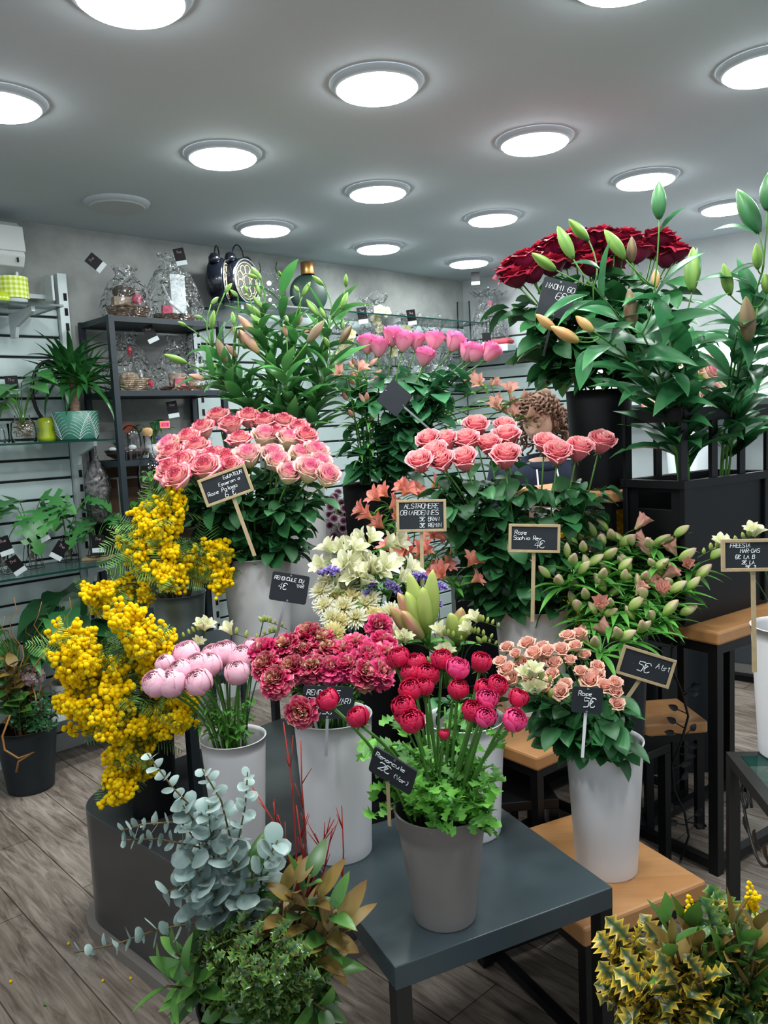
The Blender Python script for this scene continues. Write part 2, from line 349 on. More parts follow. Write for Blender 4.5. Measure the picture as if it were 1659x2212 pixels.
for (i, j), wds in list(lampwords.items()) + [((0, -1), ''), ((2, -1), ''), ((4, -1), ''), ((5, 2), ''), ((1, -2), ''), ((3, -2), '')]:  # lamps without words are added out of view for illumination
    off = (i, j) == (0, 3)
    y = 2.04 + .567 * j
    t = thing('ceiling_light', ('round ceiling light, ' + wds) if off else ('round white glowing ceiling light, ' + wds if wds else 'round white ceiling light above and behind the viewer'), 'ceiling light', (cols[i], y, CEIL), 0, 'round ceiling lights')
    put('diffuser', DFO if off else DF, t); put('bezel', BZ, t)
# trim plate around the switched off one is the same bezel

# ================================================================ furniture
def rrect(w, d, r, n=8, cx=0, cy=0):
    out = []
    for sx, sy, a0 in ((1, 1, 0), (-1, 1, PI / 2), (-1, -1, PI), (1, -1, 1.5 * PI)):
        for k in range(n + 1):
            a = a0 + PI / 2 * k / n; out.append((cx + sx * (w / 2 - r) + r * math.cos(a), cy + sy * (d / 2 - r) + r * math.sin(a)))
    return out
TA = math.radians(25.5)
# grey display table: near corner, right corner known; deep side runs back-left
n0 = atz(853, 2090, .5); r1 = atz(1319, 1913, .5); e1 = Vector((math.cos(TA), math.sin(TA), 0)); e2 = Vector((-math.sin(TA), math.cos(TA), 0))
wT = (r1 - n0).dot(e1); dT = .54; cT = n0 + e1 * wT / 2 + e2 * dT / 2
t = thing('display_table', 'low dark grey square table under the grey pot of red flowers', 'table', (cT.x, cT.y, 0), TA)
M_tab = pm('slate_lacquer', '3b464a', .25, spec=.55, var=.12, vscale=4)
MB().box((0, 0, .475), (wT, dT, .05)).build('tabletop', M_tab, t, bevel=.002)
for sx in (-1, 1):
    for sy in (-1, 1):
        MB().box((sx * (wT / 2 - .018), sy * (dT / 2 - .018), .225), (.034, .034, .45)).build('leg', pm('table_leg', '2b2b2a', .4, metal=.3) if (sx, sy) == (-1, -1) else M_blackm, t)
# black undershelf frame below it
def frame_stool(label, corner, ang, w, d, h, thick=.05, mat=None, name='nesting_table', leg=.028, low=.03, brace=True, over=.0, group=None, legs=4, shelf=None):
    """corner = nearest top corner seen; w runs to the right-back along ang, d to the left-back"""
    a1 = Vector((math.cos(ang), math.sin(ang), 0)); a2 = Vector((-math.sin(ang), math.cos(ang), 0)); c = corner + a1 * w / 2 + a2 * d / 2
    t = thing(name, label, 'table', (c.x, c.y, 0), ang, group)
    MB().box((0, 0, h - thick / 2), (w, d, thick)).build('tabletop', mat or M_beech, t, bevel=.008)
    fr = MB(); fz = h - thick - leg / 2
    for sx in (-1, 1): fr.box((sx * (w / 2 - over - leg / 2), 0, fz), (leg, d - 2 * over, leg))
    for sy in (-1, 1): fr.box((0, sy * (d / 2 - over - leg / 2), fz), (w - 2 * over - 2 * leg, leg, leg))
    fr.build('top_frame', M_blackm, t)
    for sx in (-1, 1):
        for sy in (-1, 1): MB().box((sx * (w / 2 - over - leg / 2), sy * (d / 2 - over - leg / 2), fz / 2 - leg / 4), (leg, leg, fz - leg / 2)).build('leg', M_blackm, t)
    if brace:
        br = MB()
        for sx in (-1, 1): br.box((sx * (w / 2 - over - leg / 2), 0, low), (leg * .9, d - 2 * over - 2 * leg, leg * .9))
        for sy in (-1, 1): br.box((0, sy * (d / 2 - over - leg / 2), low), (w - 2 * over - 2 * leg, leg * .9, leg * .9))
        br.build('floor_rail', M_blackm, t)
    return t
# low beech table, lower right, carries the white vase of peach spray roses
lowc = atz(1527, 1902, .35); A_low = math.radians(26)
a1 = Vector((math.cos(A_low), math.sin(A_low), 0)); a2 = Vector((-math.sin(A_low), math.cos(A_low), 0))
frame_stool('low beech topped table under the white vase of peach spray roses', lowc - a1 * .40, A_low, .40, .46, .35, over=.01)
# small beech table between the grey table and the vase
smc = atz(1160, 1637, .55)
frame_stool('small beech topped table with black legs left of the peach rose vase', smc, math.radians(38), .48, .46, .55, over=.01, thick=.045)
# mid height beech table under the black crate
midc = atz(1552, 1367, .84)
frame_stool('tall beech topped table with black legs carrying the black crate', midc, math.radians(35), .66, .385, .84, over=.012, thick=.045, leg=.034)
# highest beech table under the black vase of red roses
topc = at(1322, 1063, 2.8)
frame_stool('highest beech topped table under the black vase of dark red roses', topc, math.radians(38), .5, .46, topc.z, over=.012, thick=.04)
# further beech topped bench seen through the legs
frame_stool('low beech bench seen between the black table legs', atz(1392, 1568, .42), math.radians(4), .24, .26, .42, thick=.045, over=.01, brace=False)
# dark glossy plinth with rounded corners at left
PC = Vector((-.97, 2.56, 0)); pu = Vector((.733, -.680, 0)); pv = Vector((.680, .733, 0)); PW, PD, PH = .84, 1.02, .40
pc = PC + pu * (PW / 2 - .02) + pv * (PD / 2 - .12)
t = thing('rounded_plinth', 'low dark glossy plinth with rounded corners on the floor at left', 'plinth', (pc.x, pc.y, 0), math.atan2(pu.y, pu.x))
M_pl = pm('plinth_lacquer', '3a3b3c', .22, spec=.6, var=.1, vscale=3)
MB().prism(rrect(PW, PD, .17, 14), .035, PH, M=None).build('plinth_body', M_pl, t, bevel=.004, smooth=False)
MB().prism(rrect(PW + .05, PD + .05, .19, 14), 0, .035).build('plinth_base', pm('plinth_base', '77706a', .5), t)
# dark metal stand behind the plinth, carries the tall vases
def stand(label, c, rz, w, d, h, zb=0, mat=None, shelf=None):
    t = thing('display_stand', label, 'stand', (c[0], c[1], zb), rz); mt = mat or M_gun
    MB().box((0, 0, h - zb - .015), (w, d, .03)).build('top', mt, t, bevel=.003)
    if shelf: MB().box((0, 0, shelf - zb), (w - .07, d - .07, .02)).build('shelf', mt, t)
    for sx in (-1, 1):
        for sy in (-1, 1): MB().box((sx * (w / 2 - .016), sy * (d / 2 - .016), (h - zb - .03) / 2), (.03, .03, h - zb - .03)).build('leg', mt, t)
    return t
stand('dark metal stand on the plinth under the zinc bucket and tall rose vase', (-.50, 2.85), math.radians(43.8), .84, .52, .80, .40)
stand('black metal stand behind the grey table under the black buckets', (.10, 2.60), math.radians(4), .74, .58, .40, mat=M_blackm)
stand('tall dark stand under the black vase of hot pink roses', (.02, 3.22), math.radians(8), .86, .46, 1.0)
# black rack against the long wall
t = thing('black_shelf_rack', 'tall black metal shelf rack with wrapped gift baskets against the wall', 'shelf rack', wp(.63, .2, 0), WROT)
RW, RD = .60, .31; M_rk = pm('rack_metal', '1d272d', .45, spec=.5)
for sx in (-1, 1):
    for sy in (-1, 1): MB().box((sx * RW / 2, sy * RD / 2, 1.065), (.028, .028, 2.13)).build('post', M_rk, t)
RZ = [2.125, 1.775, 1.44, 1.15, .80, .42]
for z in RZ:
    MB().box((0, 0, z - .012), (RW - .029, RD - .029, .012)).build('shelf', M_gun, t)
    mb = MB()
    for sy in (-1, 1): mb.box((0, sy * RD / 2, z - .012), (RW - .03, .022, .026))
    for sx in (-1, 1): mb.box((sx * RW / 2, 0, z - .012), (.022, RD - .03, .026))
    mb.build('shelf_rail', M_rk, t)
# glass shelves on brackets at left
M_gshelf = pm('shelf_glass', '1f4a42', .04, spec=.6, trans=.0, alpha=.45); M_gedge = pm('glass_edge', '0e332d', .15, spec=.6)
def glass_shelf(s0, s1, z, d, label, br=()):
    c = wp((s0 + s1) / 2, .07 + d / 2, z); t = thing('glass_shelf', label, 'shelf', c, WROT); wv = s1 - s0
    MB().box((0, 0, -.004), (wv - .006, d - .006, .008)).build('glass_pane', M_gshelf, t)
    mb = MB(); mb.box((0, -d / 2 + .0015, -.004), (wv, .003, .009)); mb.box((wv / 2 - .0015, .0, -.004), (.003, d - .004, .009)); mb.build('glass_edge', M_gedge, t)
    for sb in br:
        x = sb - (s0 + s1) / 2; out = [(d / 2, -.009), (-d / 2 + .04, -.009), (-d / 2 + .04, -.03), (d / 2 - .08, -.075), (d / 2 - .06, -.12), (d / 2, -.12)]
        mb = MB(); V = [(x - .008, yy, zz) for yy, zz in out] + [(x + .008, yy, zz) for yy, zz in out]; n = 6
        mb.add(V, [tuple(range(n)), tuple(range(2 * n - 1, n - 1, -1))] + [(i, n + i, n + (i + 1) % n, (i + 1) % n) for i in range(n)]); mb.build('bracket', M_white2, t)
    return t
glass_shelf(-1.3, .10, 2.155, .32, 'upper glass wall shelf holding the yellow checked pot', (-.02, -.9))
glass_shelf(-1.3, .30, 1.55, .30, 'middle glass wall shelf holding the green leaf pattern pot', (.22, -.9))
glass_shelf(-1.3, .34, .965, .32, 'lower glass wall shelf holding the monstera cuttings', (.25, -.9))
glass_shelf(1.0, 2.2, .86, .34, 'glass wall shelf with small white pots behind the mimosa', (1.05,))
glass_shelf(1.02, 3.1, 2.24, .30, 'high glass wall shelf holding the black clocks and green bottle', (1.1, 2.3))
glass_shelf(1.9, 3.25, 1.86, .3, 'glass wall shelf behind the hot pink roses', (2.2,))
glass_shelf(.1, 1.2, 2.0, .3, 'glass shelf on the back wall under the wrapped single rose', (.2,)) if False else None
def shelf2(s0, s1, z, d, label):
    c = wp2((s0 + s1) / 2, .03 + d / 2, z); t = thing('glass_shelf', label, 'shelf', c, WROT2); wv = s1 - s0
    MB().box((0, 0, -.004), (wv - .006, d - .006, .008)).build('glass_pane', M_gshelf, t); MB().box((0, -d / 2 + .0015, -.004), (wv, .003, .009)).build('glass_edge', M_gedge, t)
shelf2(.05, 1.15, 2.02, .3, 'glass shelf on the back wall under the wrapped single rose')
# dark low cabinet, and a unit added for a bright band, on the back wall
t = thing('low_cabinet', 'dark grey low cabinet along the back wall seen through the table legs', 'cabinet', wp2(1.85, .27, 0), WROT2)
MB().box((0, 0, .26), (1.5, .5, .44)).build('body', pm('cabinet_grey', '3b4045', .4), t, bevel=.004)
MB().box((0, -.265, .09), (1.5, .015, .05)).build('trim_strip', M_steel, t); MB().box((0, 0, .02), (1.5, .46, .04)).build('plinth_foot', M_blackm, t)
MB().box((0, 0, .49), (1.54, .52, .02)).build('worktop', M_white2, t)
t = thing('display_cabinet', 'bright white display cabinet with lit top on the back wall at right', 'cabinet', wp2(1.80, .22, .5), WROT2)
mb = MB()
for x in (-.62, 0, .62): mb.box((x, 0, .75), (.03, .36, 1.5))
for z in (.02, .62, 1.12, 1.49): mb.box((0, 0, z), (1.27, .37, .03))
mb.box((0, .19, .75), (1.27, .015, 1.5)); mb.build('body', M_white2, t)
MB().box((0, -.0, 1.455), (1.18, .30, .012)).build('added_glow_strip', pm('added_glow', 'ffffff', .5, emis='f4fbff', es=4.0), t)  # glowing strip added to stand in for a bright band of unclear origin
# ================================================================ plants: shapes
def P_ov(t): return math.sin(PI * min(1, t ** .72)) ** .8 if 0 < t < 1 else 0.0
def P_la(t): return math.sin(PI * t ** .8) ** 1.1 if 0 < t < 1 else 0.0
def P_ob(t): return (math.sin(PI * min(1, t)) ** .45) if 0 < t < 1 else 0.0
def P_pe(t): return (t ** .5) * (1 - t ** 5) ** .5 if t < 1 else 0.0
def P_rd(t): return math.sqrt(max(0, 1 - (2 * t - 1) ** 2))
def P_st(t): return (1 - t) ** .7 * min(1, .55 + t * 4)
def blade(mb, M, L, W, bend=.6, n=7, prof=P_ov, cup=.15, twist=0.0, cols=2, mi=0, rb=.5, pw=1.0, wave=0.0, g=None, t0=0.0, rr=None, holes=False):
    """leaf or petal: starts at the origin along +X, face up +Z, bends down by `bend` radians on the way"""
    V = []; C = []; x = z = 0.0; st = L / n
    for i in range(n + 1):
        t = i / n; a = -bend * (t ** pw)
        if i: x += math.cos(a) * st; z += math.sin(a) * st
        w_ = W / 2 * prof(t) if callable(prof) else W / 2 * prof[min(i, len(prof) - 1)]
        tw = twist * t
        for j in range(cols + 1):
            s_ = 2 * j / cols - 1; y = s_ * w_; dz = cup * abs(s_) ** 1.5 * w_ * 2 + wave * math.sin(t * 9 + s_ * 3 + rb * 9) * w_
            nx, nz = -math.sin(a) , math.cos(a)
            yy = y * math.cos(tw) - dz * math.sin(tw); zz = y * math.sin(tw) + dz * math.cos(tw)
            V.append((x + nx * zz, yy, z + nz * zz)); C.append((t if rr is None else rr(t, s_), (abs(s_) if cols < 6 else min(1, 1.25 * abs(s_) ** 2.2)) if g is None else g, rb))
    Fc = []
    for i in range(n):
        for j in range(cols):
            if holes:
                sj = abs((j + .5) / cols * 2 - 1)
                if 0 < i < n - 1 and ((i % 2 == 1 and sj > .55) or (i % 3 == 1 and .2 < sj < .5)): continue
            Fc.append((i * (cols + 1) + j, (i + 1) * (cols + 1) + j, (i + 1) * (cols + 1) + j + 1, i * (cols + 1) + j + 1))
    mb.add(V, Fc, mi, C, M)
def rose_mesh(seed, R=.04, H=.055, op=.8, n=26, ruf=.05, mat=None, name='bloom'):
    Rn = random.Random(seed); mb = MB()
    for i in range(n):
        f = i / (n - 1); a0 = i * 2.399 + rd(Rn, -.2, .2); rr = R * (.06 + .80 * f ** .9); ha = 1.45 - .62 * f; ht = H * (1.0 - .20 * f ** 2 * op) * rd(Rn, .94, 1.04); B = rd(Rn, 0, 1); ph = rd(Rn, 0, 6)
        tilt = rd(Rn, -.05, .05); nu, nv = (6, 7) if f > .3 else (5, 5); curl = op * f * rd(Rn, .7, 1.25)
        def fn(u, v):
            s_ = 2 * u - 1
            w_ = min(1.0, v * 1.05); rb = rr * (.22 + .80 * math.sin(w_ * PI * .5) ** .75) * (1 - .10 * v * (1 - op))
            fl = max(0, (v - .70) / .30); rb += R * .27 * curl * fl ** 1.6 * (1 - .25 * s_ * s_)
            z = ht * v - R * .30 * curl * fl ** 2.2 - .16 * H * (abs(s_) ** 3) * v * v
            rb += R * .06 * fl * s_ * s_ * f
            q = ruf * R * math.sin(6 * s_ + ph) * v ** 3; rb += q; z += q * .5 + tilt * R * s_ * v
            a = a0 + s_ * ha * (.45 + .55 * math.sin(PI * min(1, .12 + v * .62)))
            return (rb * math.cos(a), rb * math.sin(a), z)
        def cf(u, v):
            s_ = abs(2 * u - 1); return (min(1, max(.55 * v, v ** 7, (s_ ** 9) * v, 0 if f > .25 else .2 + .6 * v)), f, B)
        mb.grid(fn, nu, nv, col=cf)
    return mb.mesh(name, mat)
def ranun_mesh(seed, R=.03, n=34, mat=None, op=.5, ruf=.02, core=.6):
    Rn = random.Random(seed); mb = MB()
    for i in range(n):
        f = i / (n - 1); a0 = i * 2.399; rr = R * (.22 + .78 * f ** .8); top = .22 + op * f + rd(Rn, -.06, .06); ha = 1.25 - .35 * f; B = rd(Rn, 0, 1); ph = rd(Rn, 0, 6); off = rd(Rn, 0, .04)
        def fn(u, v):
            s_ = 2 * u - 1; phi = PI * .96 + (top + .22 * s_ ** 4 - PI * .96) * v
            k = rr * (1 + off + .05 * max(0, v - .7) * 3 * f) + ruf * R * math.sin(8 * s_ + ph) * v
            a = a0 + s_ * ha * (.6 + .4 * math.sin(PI * v))
            return (k * math.sin(phi) * math.cos(a), k * math.sin(phi) * math.sin(a), R * .95 + (R - rr) * core + k * .93 * math.cos(phi))
        mb.grid(fn, 6, 6, col=lambda u, v: (min(1, max(v ** 4, abs(2 * u - 1) ** 6 * v)), f, B))
    return mb.mesh('bloom', mat)
def pompon_mesh(seed, R=.036, mat=None, n=150, wp_=.55):
    Rn = random.Random(seed); mb = MB()
    for i in range(n):
        zf = 1 - 1.75 * (i + .5) / n; a = i * 2.39996; r_ = math.sqrt(max(0, 1 - zf * zf)); d = Vector((r_ * math.cos(a), r_ * math.sin(a), zf))
        inner = max(0, zf) ** 2.5
        M = TR((0, 0, R * .75)) @ frame(d + rvec(Rn, .25), Vector((0, 0, 1)) - d * .2 + rvec(Rn, .5))
        M = M @ TR((R * .35, 0, 0))
        blade(mb, M, R * rd(Rn, .55, .85) * (1 - .3 * inner), R * wp_ * (1 - .35 * inner) * rd(Rn, .7, 1.2), bend=rd(Rn, -.6, .9), n=4, prof=[.4, .7, .95, 1.0, .8], cup=rd(Rn, .0, .35), cols=4, wave=.22, rb=rd(Rn, 0, 1), g=min(1, max(0, zf) ** 7 * 1.6) * rd(Rn, .2, 1.2) + (.5 if Rn.random() < .05 else 0))
    return mb.mesh('bloom', mat)
def chrys_mesh(seed, R=.035, mat=None, n=90, w_=.007):
    Rn = random.Random(seed); mb = MB()
    for i in range(n):
        f = i / n; a = i * 2.39996; el = 1.45 - 1.45 * f ** .8; d = Vector((math.cos(a) * math.cos(el), math.sin(a) * math.cos(el), math.sin(el)))
        M = TR((0, 0, .008)) @ frame(d, Vector((0, 0, 1.001)) + rvec(Rn, .15))
        blade(mb, M, R * (.45 + .6 * f ** .6) * rd(Rn, .85, 1.1), w_ * (.6 + .5 * f), bend=rd(Rn, -.5, .3) - .3 * (1 - f), n=4, prof=[.4, .8, 1, .9, .3], cup=.5, cols=2, rb=rd(Rn, 0, 1), g=1 - f)
    return mb.mesh('bloom', mat)
def open6_mesh(seed, L=.045, W=.018, flare=1.1, mat=None, name='bloom', stam=True, cup=.2, n6=6):
    Rn = random.Random(seed); mb = MB()
    for i in range(n6):
        a = 2 * PI * i / n6 + rd(Rn, -.1, .1); out = i % 2
        d = Vector((math.cos(a) * .28, math.sin(a) * .28, 1)); M = TR((math.cos(a) * .003, math.sin(a) * .003, 0)) @ frame(d, Vector((-math.cos(a), -math.sin(a), .3)))
        blade(mb, M, L * rd(Rn, .92, 1.05), W * (1.15 if out else .85), bend=flare * rd(Rn, .8, 1.2), n=7, prof=[.2, .35, .62, .88, 1, .95, .7, .12], cup=cup, cols=4, rb=rd(Rn, 0, 1), pw=1.3, wave=.05, g=float(out))
    if stam:
        for k in range(5): mb.tube([(0, 0, .005), (rd(Rn, -.004, .004), rd(Rn, -.004, .004), L * .5), (rd(Rn, -.01, .01), rd(Rn, -.01, .01), L * .8)], .0007, 4, col=(.95, .5, .5))
    return mb.mesh(name, mat)
def bud_mesh(seed, L=.09, r=.013, mat=None, name='bud', tip=.35, rid=.10, split=0.0):
    mb = MB(); V = []; C = []; n = 12; m = 12
    for j in range(m + 1):
        t = j / m; rr = r * (math.sin(PI * (t * .93 + .045) ** .9) ** .75) * (1 - tip * max(0, t - .6))
        if t > .97: rr *= .3
        for i in range(n):
            a = 2 * PI * i / n; k = 1 + rid * math.cos(3 * a) ; V.append((rr * k * math.cos(a), rr * k * math.sin(a), t * L)); C.append((t, .5 + .5 * math.cos(3 * a + PI), .5))
    Fc = [(j * n + i, j * n + (i + 1) % n, (j + 1) * n + (i + 1) % n, (j + 1) * n + i) for j in range(m) for i in range(n)]
    Fc.append(tuple(range(n - 1, -1, -1))); Fc.append(tuple(m * n + i for i in range(n)))
    mb.add(V, Fc, 0, C); return mb.mesh(name, mat)
def sepals(mb, p, d, r, n=5, L=.025, mi=0, R=random):
    Q = TR(p) @ axisrot(d)
    mb.sphere((0, 0, r * .2), r, 8, 5, mi=mi, M=Q)
    for i in range(n):
        a = 2 * PI * i / n; blade(mb, Q @ frame((math.cos(a), math.sin(a), .25), (0, 0, 1)), L, L * .35, bend=rd(R, .3, 1.4), n=4, prof=P_st, cup=.2, mi=mi, rb=rd(R, 0, 1))
HOLLY = [.1, .75, .38, 1.0, .45, 1.0, .42, .8, .3, .05]

# ---- petal and leaf colours
G_rose = rampmat('rose_leaf', [(0, '1c4a26'), (.6, '2c6134'), (1, '2f6a38')], rough=.42, spec=.5, var=.45, noise_=.3, transl=.15)
G_roseh = rampmat('hot_rose_leaf', [(0, '245a34'), (.7, '37744a'), (1, '3a7c40')], rough=.42, spec=.5, var=.45, noise_=.3, transl=.2)
G_lily = rampmat('lily_leaf', [(0, '3d6a35'), (.5, '3f7a40'), (1, '5a9a4c')], rough=.35, spec=.5, var=.4, noise_=.2, nscale=12, transl=.22)
G_lilyd = rampmat('big_lily_leaf', [(0, '2a5c34'), (.5, '2c6a3e'), (1, '488a52')], rough=.38, spec=.45, var=.45, noise_=.15, transl=.25)
G_fresh = rampmat('fresh_leaf', [(0, '3f7f2c'), (.6, '5fa23c'), (1, '78b84a')], rough=.4, var=.4, noise_=.3, transl=.3)
G_alst = rampmat('alstroemeria_leaf', [(0, '468a36'), (1, '66aa4c')], rough=.4, var=.4, transl=.25)
G_mim = rampmat('mimosa_leaf', [(0, '4f7c3c'), (1, '7ca85c')], rough=.6, spec=.2, var=.35, transl=.2)
G_euc = rampmat('eucalyptus_leaf', [(0, '7e9890'), (.6, '96aaa4'), (1, 'acbcb6')], rough=.55, spec=.3, var=.28, noise_=.5, nscale=45, transl=.15)
G_holly = rampmat('holly_leaf', [(0, '1c4028'), (1, '2c5a34')], [(0, '5c8038'), (1, '86a048')], rough=.15, spec=.6, var=.4, transl=.1)
G_hollyv = rampmat('variegated_holly_leaf', [(0, '20422a'), (1, '2c5030')], [(0, 'e0b428'), (1, 'f2d250')], rough=.3, spec=.5, var=.3, transl=.15)
G_mag = rampmat('magnolia_leaf', [(0, '3f6a30'), (.6, '4c7a34'), (1, '5e8838')], rough=.3, spec=.55, var=.45, noise_=.4, nscale=14, transl=.15)
G_magb = rampmat('brown_magnolia_leaf', [(0, '7a6a34'), (.6, '8a7038'), (1, '7c5a30')], rough=.4, spec=.4, var=.35, noise_=.5, nscale=14, transl=.1)
G_dark = rampmat('dark_leaf', [(0, '1e4a2a'), (1, '2f6638')], rough=.35, spec=.5, var=.45, noise_=.2, transl=.15)
G_monst = rampmat('monstera_leaf', [(0, '2f6a34'), (1, '4c8a48')], rough=.35, spec=.5, var=.3, transl=.2)
G_yucca = rampmat('yucca_leaf', [(0, '4c8a3c'), (.5, '2f6c34'), (1, '2a5e32')], rough=.3, spec=.5, var=.35, transl=.15)
C_bic = rampmat('bicolour_rose', [(0, 'ea9498'), (.55, 'f5b0b0'), (.82, 'ec8494'), (1, 'b8284c')], [(0, 'f2ccb8'), (.55, 'f8c4bc'), (.8, 'ee8a98'), (1, 'ac2448')], rough=.6, spec=.2, var=.12)
C_bicl = rampmat('cream_pink_rose', [(0, 'f08cac'), (.5, 'f6a4bc'), (1, 'ee7aa4')], [(0, 'e6e2a8'), (.5, 'f2e8c8'), (.75, 'f6dccc'), (1, 'ea8ca4')], rough=.6, spec=.2, var=.1)
C_coral = rampmat('coral_pink_rose', [(0, 'e2707c'), (.45, 'f28c98'), (.8, 'fba8ac'), (1, 'ffd0c8')], rough=.6, spec=.2, var=.12)  # deeper base and lighter rim paint shading between the petals
C_hot = rampmat('hot_pink_rose', [(0, 'e05a94'), (.6, 'f07ab0'), (1, 'f8a0cc')], [(0, 'f0b0b8'), (.5, 'ee8cb0'), (1, 'f070b4')], rough=.6, spec=.2, var=.14)
C_red = rampmat('dark_red_rose', [(0, '8a0f22'), (.6, 'a81c30'), (1, 'b8283c')], [(0, '5a1034'), (.5, '7c1230'), (1, 'a01a34')], rough=.55, spec=.25, var=.25, transl=.15)
C_pale = rampmat('pale_pink_ranunculus', [(0, 'f2b8c8'), (.7, 'f6c4d2'), (1, 'fbdde2')], [(0, 'f3b4c8'), (1, 'f8ccd8')], rough=.55, spec=.25, var=.08, transl=.2)
C_rr = rampmat('crimson_ranunculus', [(0, 'c4123c'), (.7, 'cc1a44'), (1, 'e0406c')], [(0, 'c8184a'), (.9, 'd02650'), (1, 'e85a80')], rough=.45, spec=.35, var=.16, transl=.15)
C_rp = rampmat('magenta_ranunculus', [(0, 'd42060'), (.7, 'da2a6a'), (1, 'ea5a90')], [(0, 'd82a6c'), (1, 'ea5c94')], rough=.45, spec=.35, var=.16, transl=.15)
C_pom = rampmat('pompon_ranunculus', [(0, '8e1244'), (.55, 'b8184e'), (.85, 'cc3464'), (1, 'd88a90')], [(0, '7a4a38'), (.5, '9a7a4c'), (.9, 'c0a878'), (1, 'd8c8a4')], rough=.55, spec=.25, var=.25, transl=.15)
C_pom2 = rampmat('pompon_ranunculus_pink', [(0, 'ac1250'), (.6, 'd02468'), (1, 'ea5c8c')], [(0, '9c5a4c'), (1, 'e0b0a0')], rough=.55, spec=.25, var=.22, transl=.15)
C_spray = rampmat('peach_spray_rose', [(0, 'ea8c88'), (.5, 'f2aaa0'), (1, 'f6d0c0')], [(0, 'e6caa4'), (.6, 'f0c4ac'), (1, 'eeb4a0')], rough=.6, spec=.2, var=.1)
C_cream = rampmat('cream_petal', [(0, 'cdd08c'), (.4, 'ebe8c8'), (1, 'f2f0dc')], [(0, 'c4cc80'), (1, 'f0eccc')], rough=.55, spec=.2, var=.08, transl=.3)
C_salmon = rampmat('salmon_petal', [(0, 'e8c060'), (.35, 'f09a80'), (1, 'ec8a86')], [(0, 'e6a878'), (1, 'f09c94')], rough=.55, spec=.2, var=.12, transl=.3)
C_blush = rampmat('blush_petal', [(0, 'c8c880'), (.4, 'e8b8a4'), (1, 'dc9c90')], rough=.55, spec=.2, var=.15, transl=.3)
C_chry = rampmat('white_chrysanthemum', [(0, 'e6e4b0'), (.5, 'f2f0e4'), (1, 'f6f6f0')], [(0, 'e6dc80'), (1, 'eee8b0')], rough=.6, spec=.2, var=.06, transl=.3)
C_chryy = rampmat('pale_yellow_chrysanthemum', [(0, 'd8cc80'), (1, 'efe3ae')], rough=.6, spec=.2, var=.08, transl=.3)
C_daisy = rampmat('purple_daisy', [(0, '4a1030'), (.5, '7c3a5c'), (1, 'e8d8e0')], rough=.6, spec=.2, var=.1)
C_stat = rampmat('lilac_statice', [(0, '5a4a90'), (.6, '8c78c0'), (1, 'b8a4dc')], rough=.7, spec=.1, var=.25, transl=.2)
C_mim = rampmat('mimosa_blossom', [(0, 'ecb800'), (.5, 'fcd40a'), (1, 'ffe428')], rough=.85, spec=.1, var=.12, transl=.25, noise_=.5, nscale=300)
C_budg = rampmat('green_lily_bud', [(0, '6a8c40'), (.6, '8cae54'), (1, '9cb858')], [(0, '4c7834'), (1, '6c9440')], rough=.4, spec=.4, var=.1, transl=.1)
C_budp = rampmat('pink_lily_bud', [(0, '7c7a44'), (.3, 'b48a70'), (.8, 'b07868'), (1, 'a0a058')], [(0, '8a7a48'), (1, 'c89c88')], rough=.45, spec=.35, var=.1, transl=.1)
C_budb = rampmat('brown_lily_bud', [(0, '6a6c40'), (.4, '80604c'), (1, '8c8a50')], [(0, '56583a'), (1, '745448')], rough=.45, spec=.35, var=.1, transl=.1)
C_budd = rampmat('dark_green_lily_bud', [(0, '2f6a40'), (.6, '4a8454'), (1, '6a9c5c')], [(0, '2a5c38'), (1, '5c9058')], rough=.35, spec=.45, var=.1, transl=.1)
C_budo = rampmat('orange_lily_bud', [(0, '9a8a48'), (.4, 'c08a58'), (.9, 'd09468'), (1, 'c0a058')], [(0, '8a8a44'), (1, 'c89860')], rough=.4, spec=.4, var=.1, transl=.1)
C_alb = rampmat('alstroemeria_bud', [(0, '7ca43c'), (.5, 'aac464'), (.78, 'd4c09c'), (1, 'd89ca0')], [(0, '86ac48'), (1, 'c8bc90')], rough=.5, spec=.3, var=.15, transl=.2)
C_ama = rampmat('amaryllis_bud', [(0, '94a458'), (.3, 'b08c70'), (.75, 'c07074'), (1, 'b07860')], [(0, '8ea850'), (.8, 'b0ac60'), (1, 'c4c070')], rough=.4, spec=.4, var=.1, transl=.15)
C_amag = rampmat('green_amaryllis_bud', [(0, '8ca848'), (1, 'b8c46c')], rough=.4, spec=.4, var=.1, transl=.15)

def stem_curve(base, mouth, head, n=7, bow=.35):
    d = (mouth - base).normalized(); L = (head - mouth).length
    c = mouth + d * L * bow; c = c + (Vector((0, 0, 1)) * L * .12)
    return [base, base * .5 + mouth * .5] + bez(mouth, c, head, n)
def interp(pts, t):
    k = t * (len(pts) - 1); i = min(int(k), len(pts) - 2); f = k - i
    return pts[i] * (1 - f) + pts[i + 1] * f, (pts[i + 1] - pts[i]).normalized()
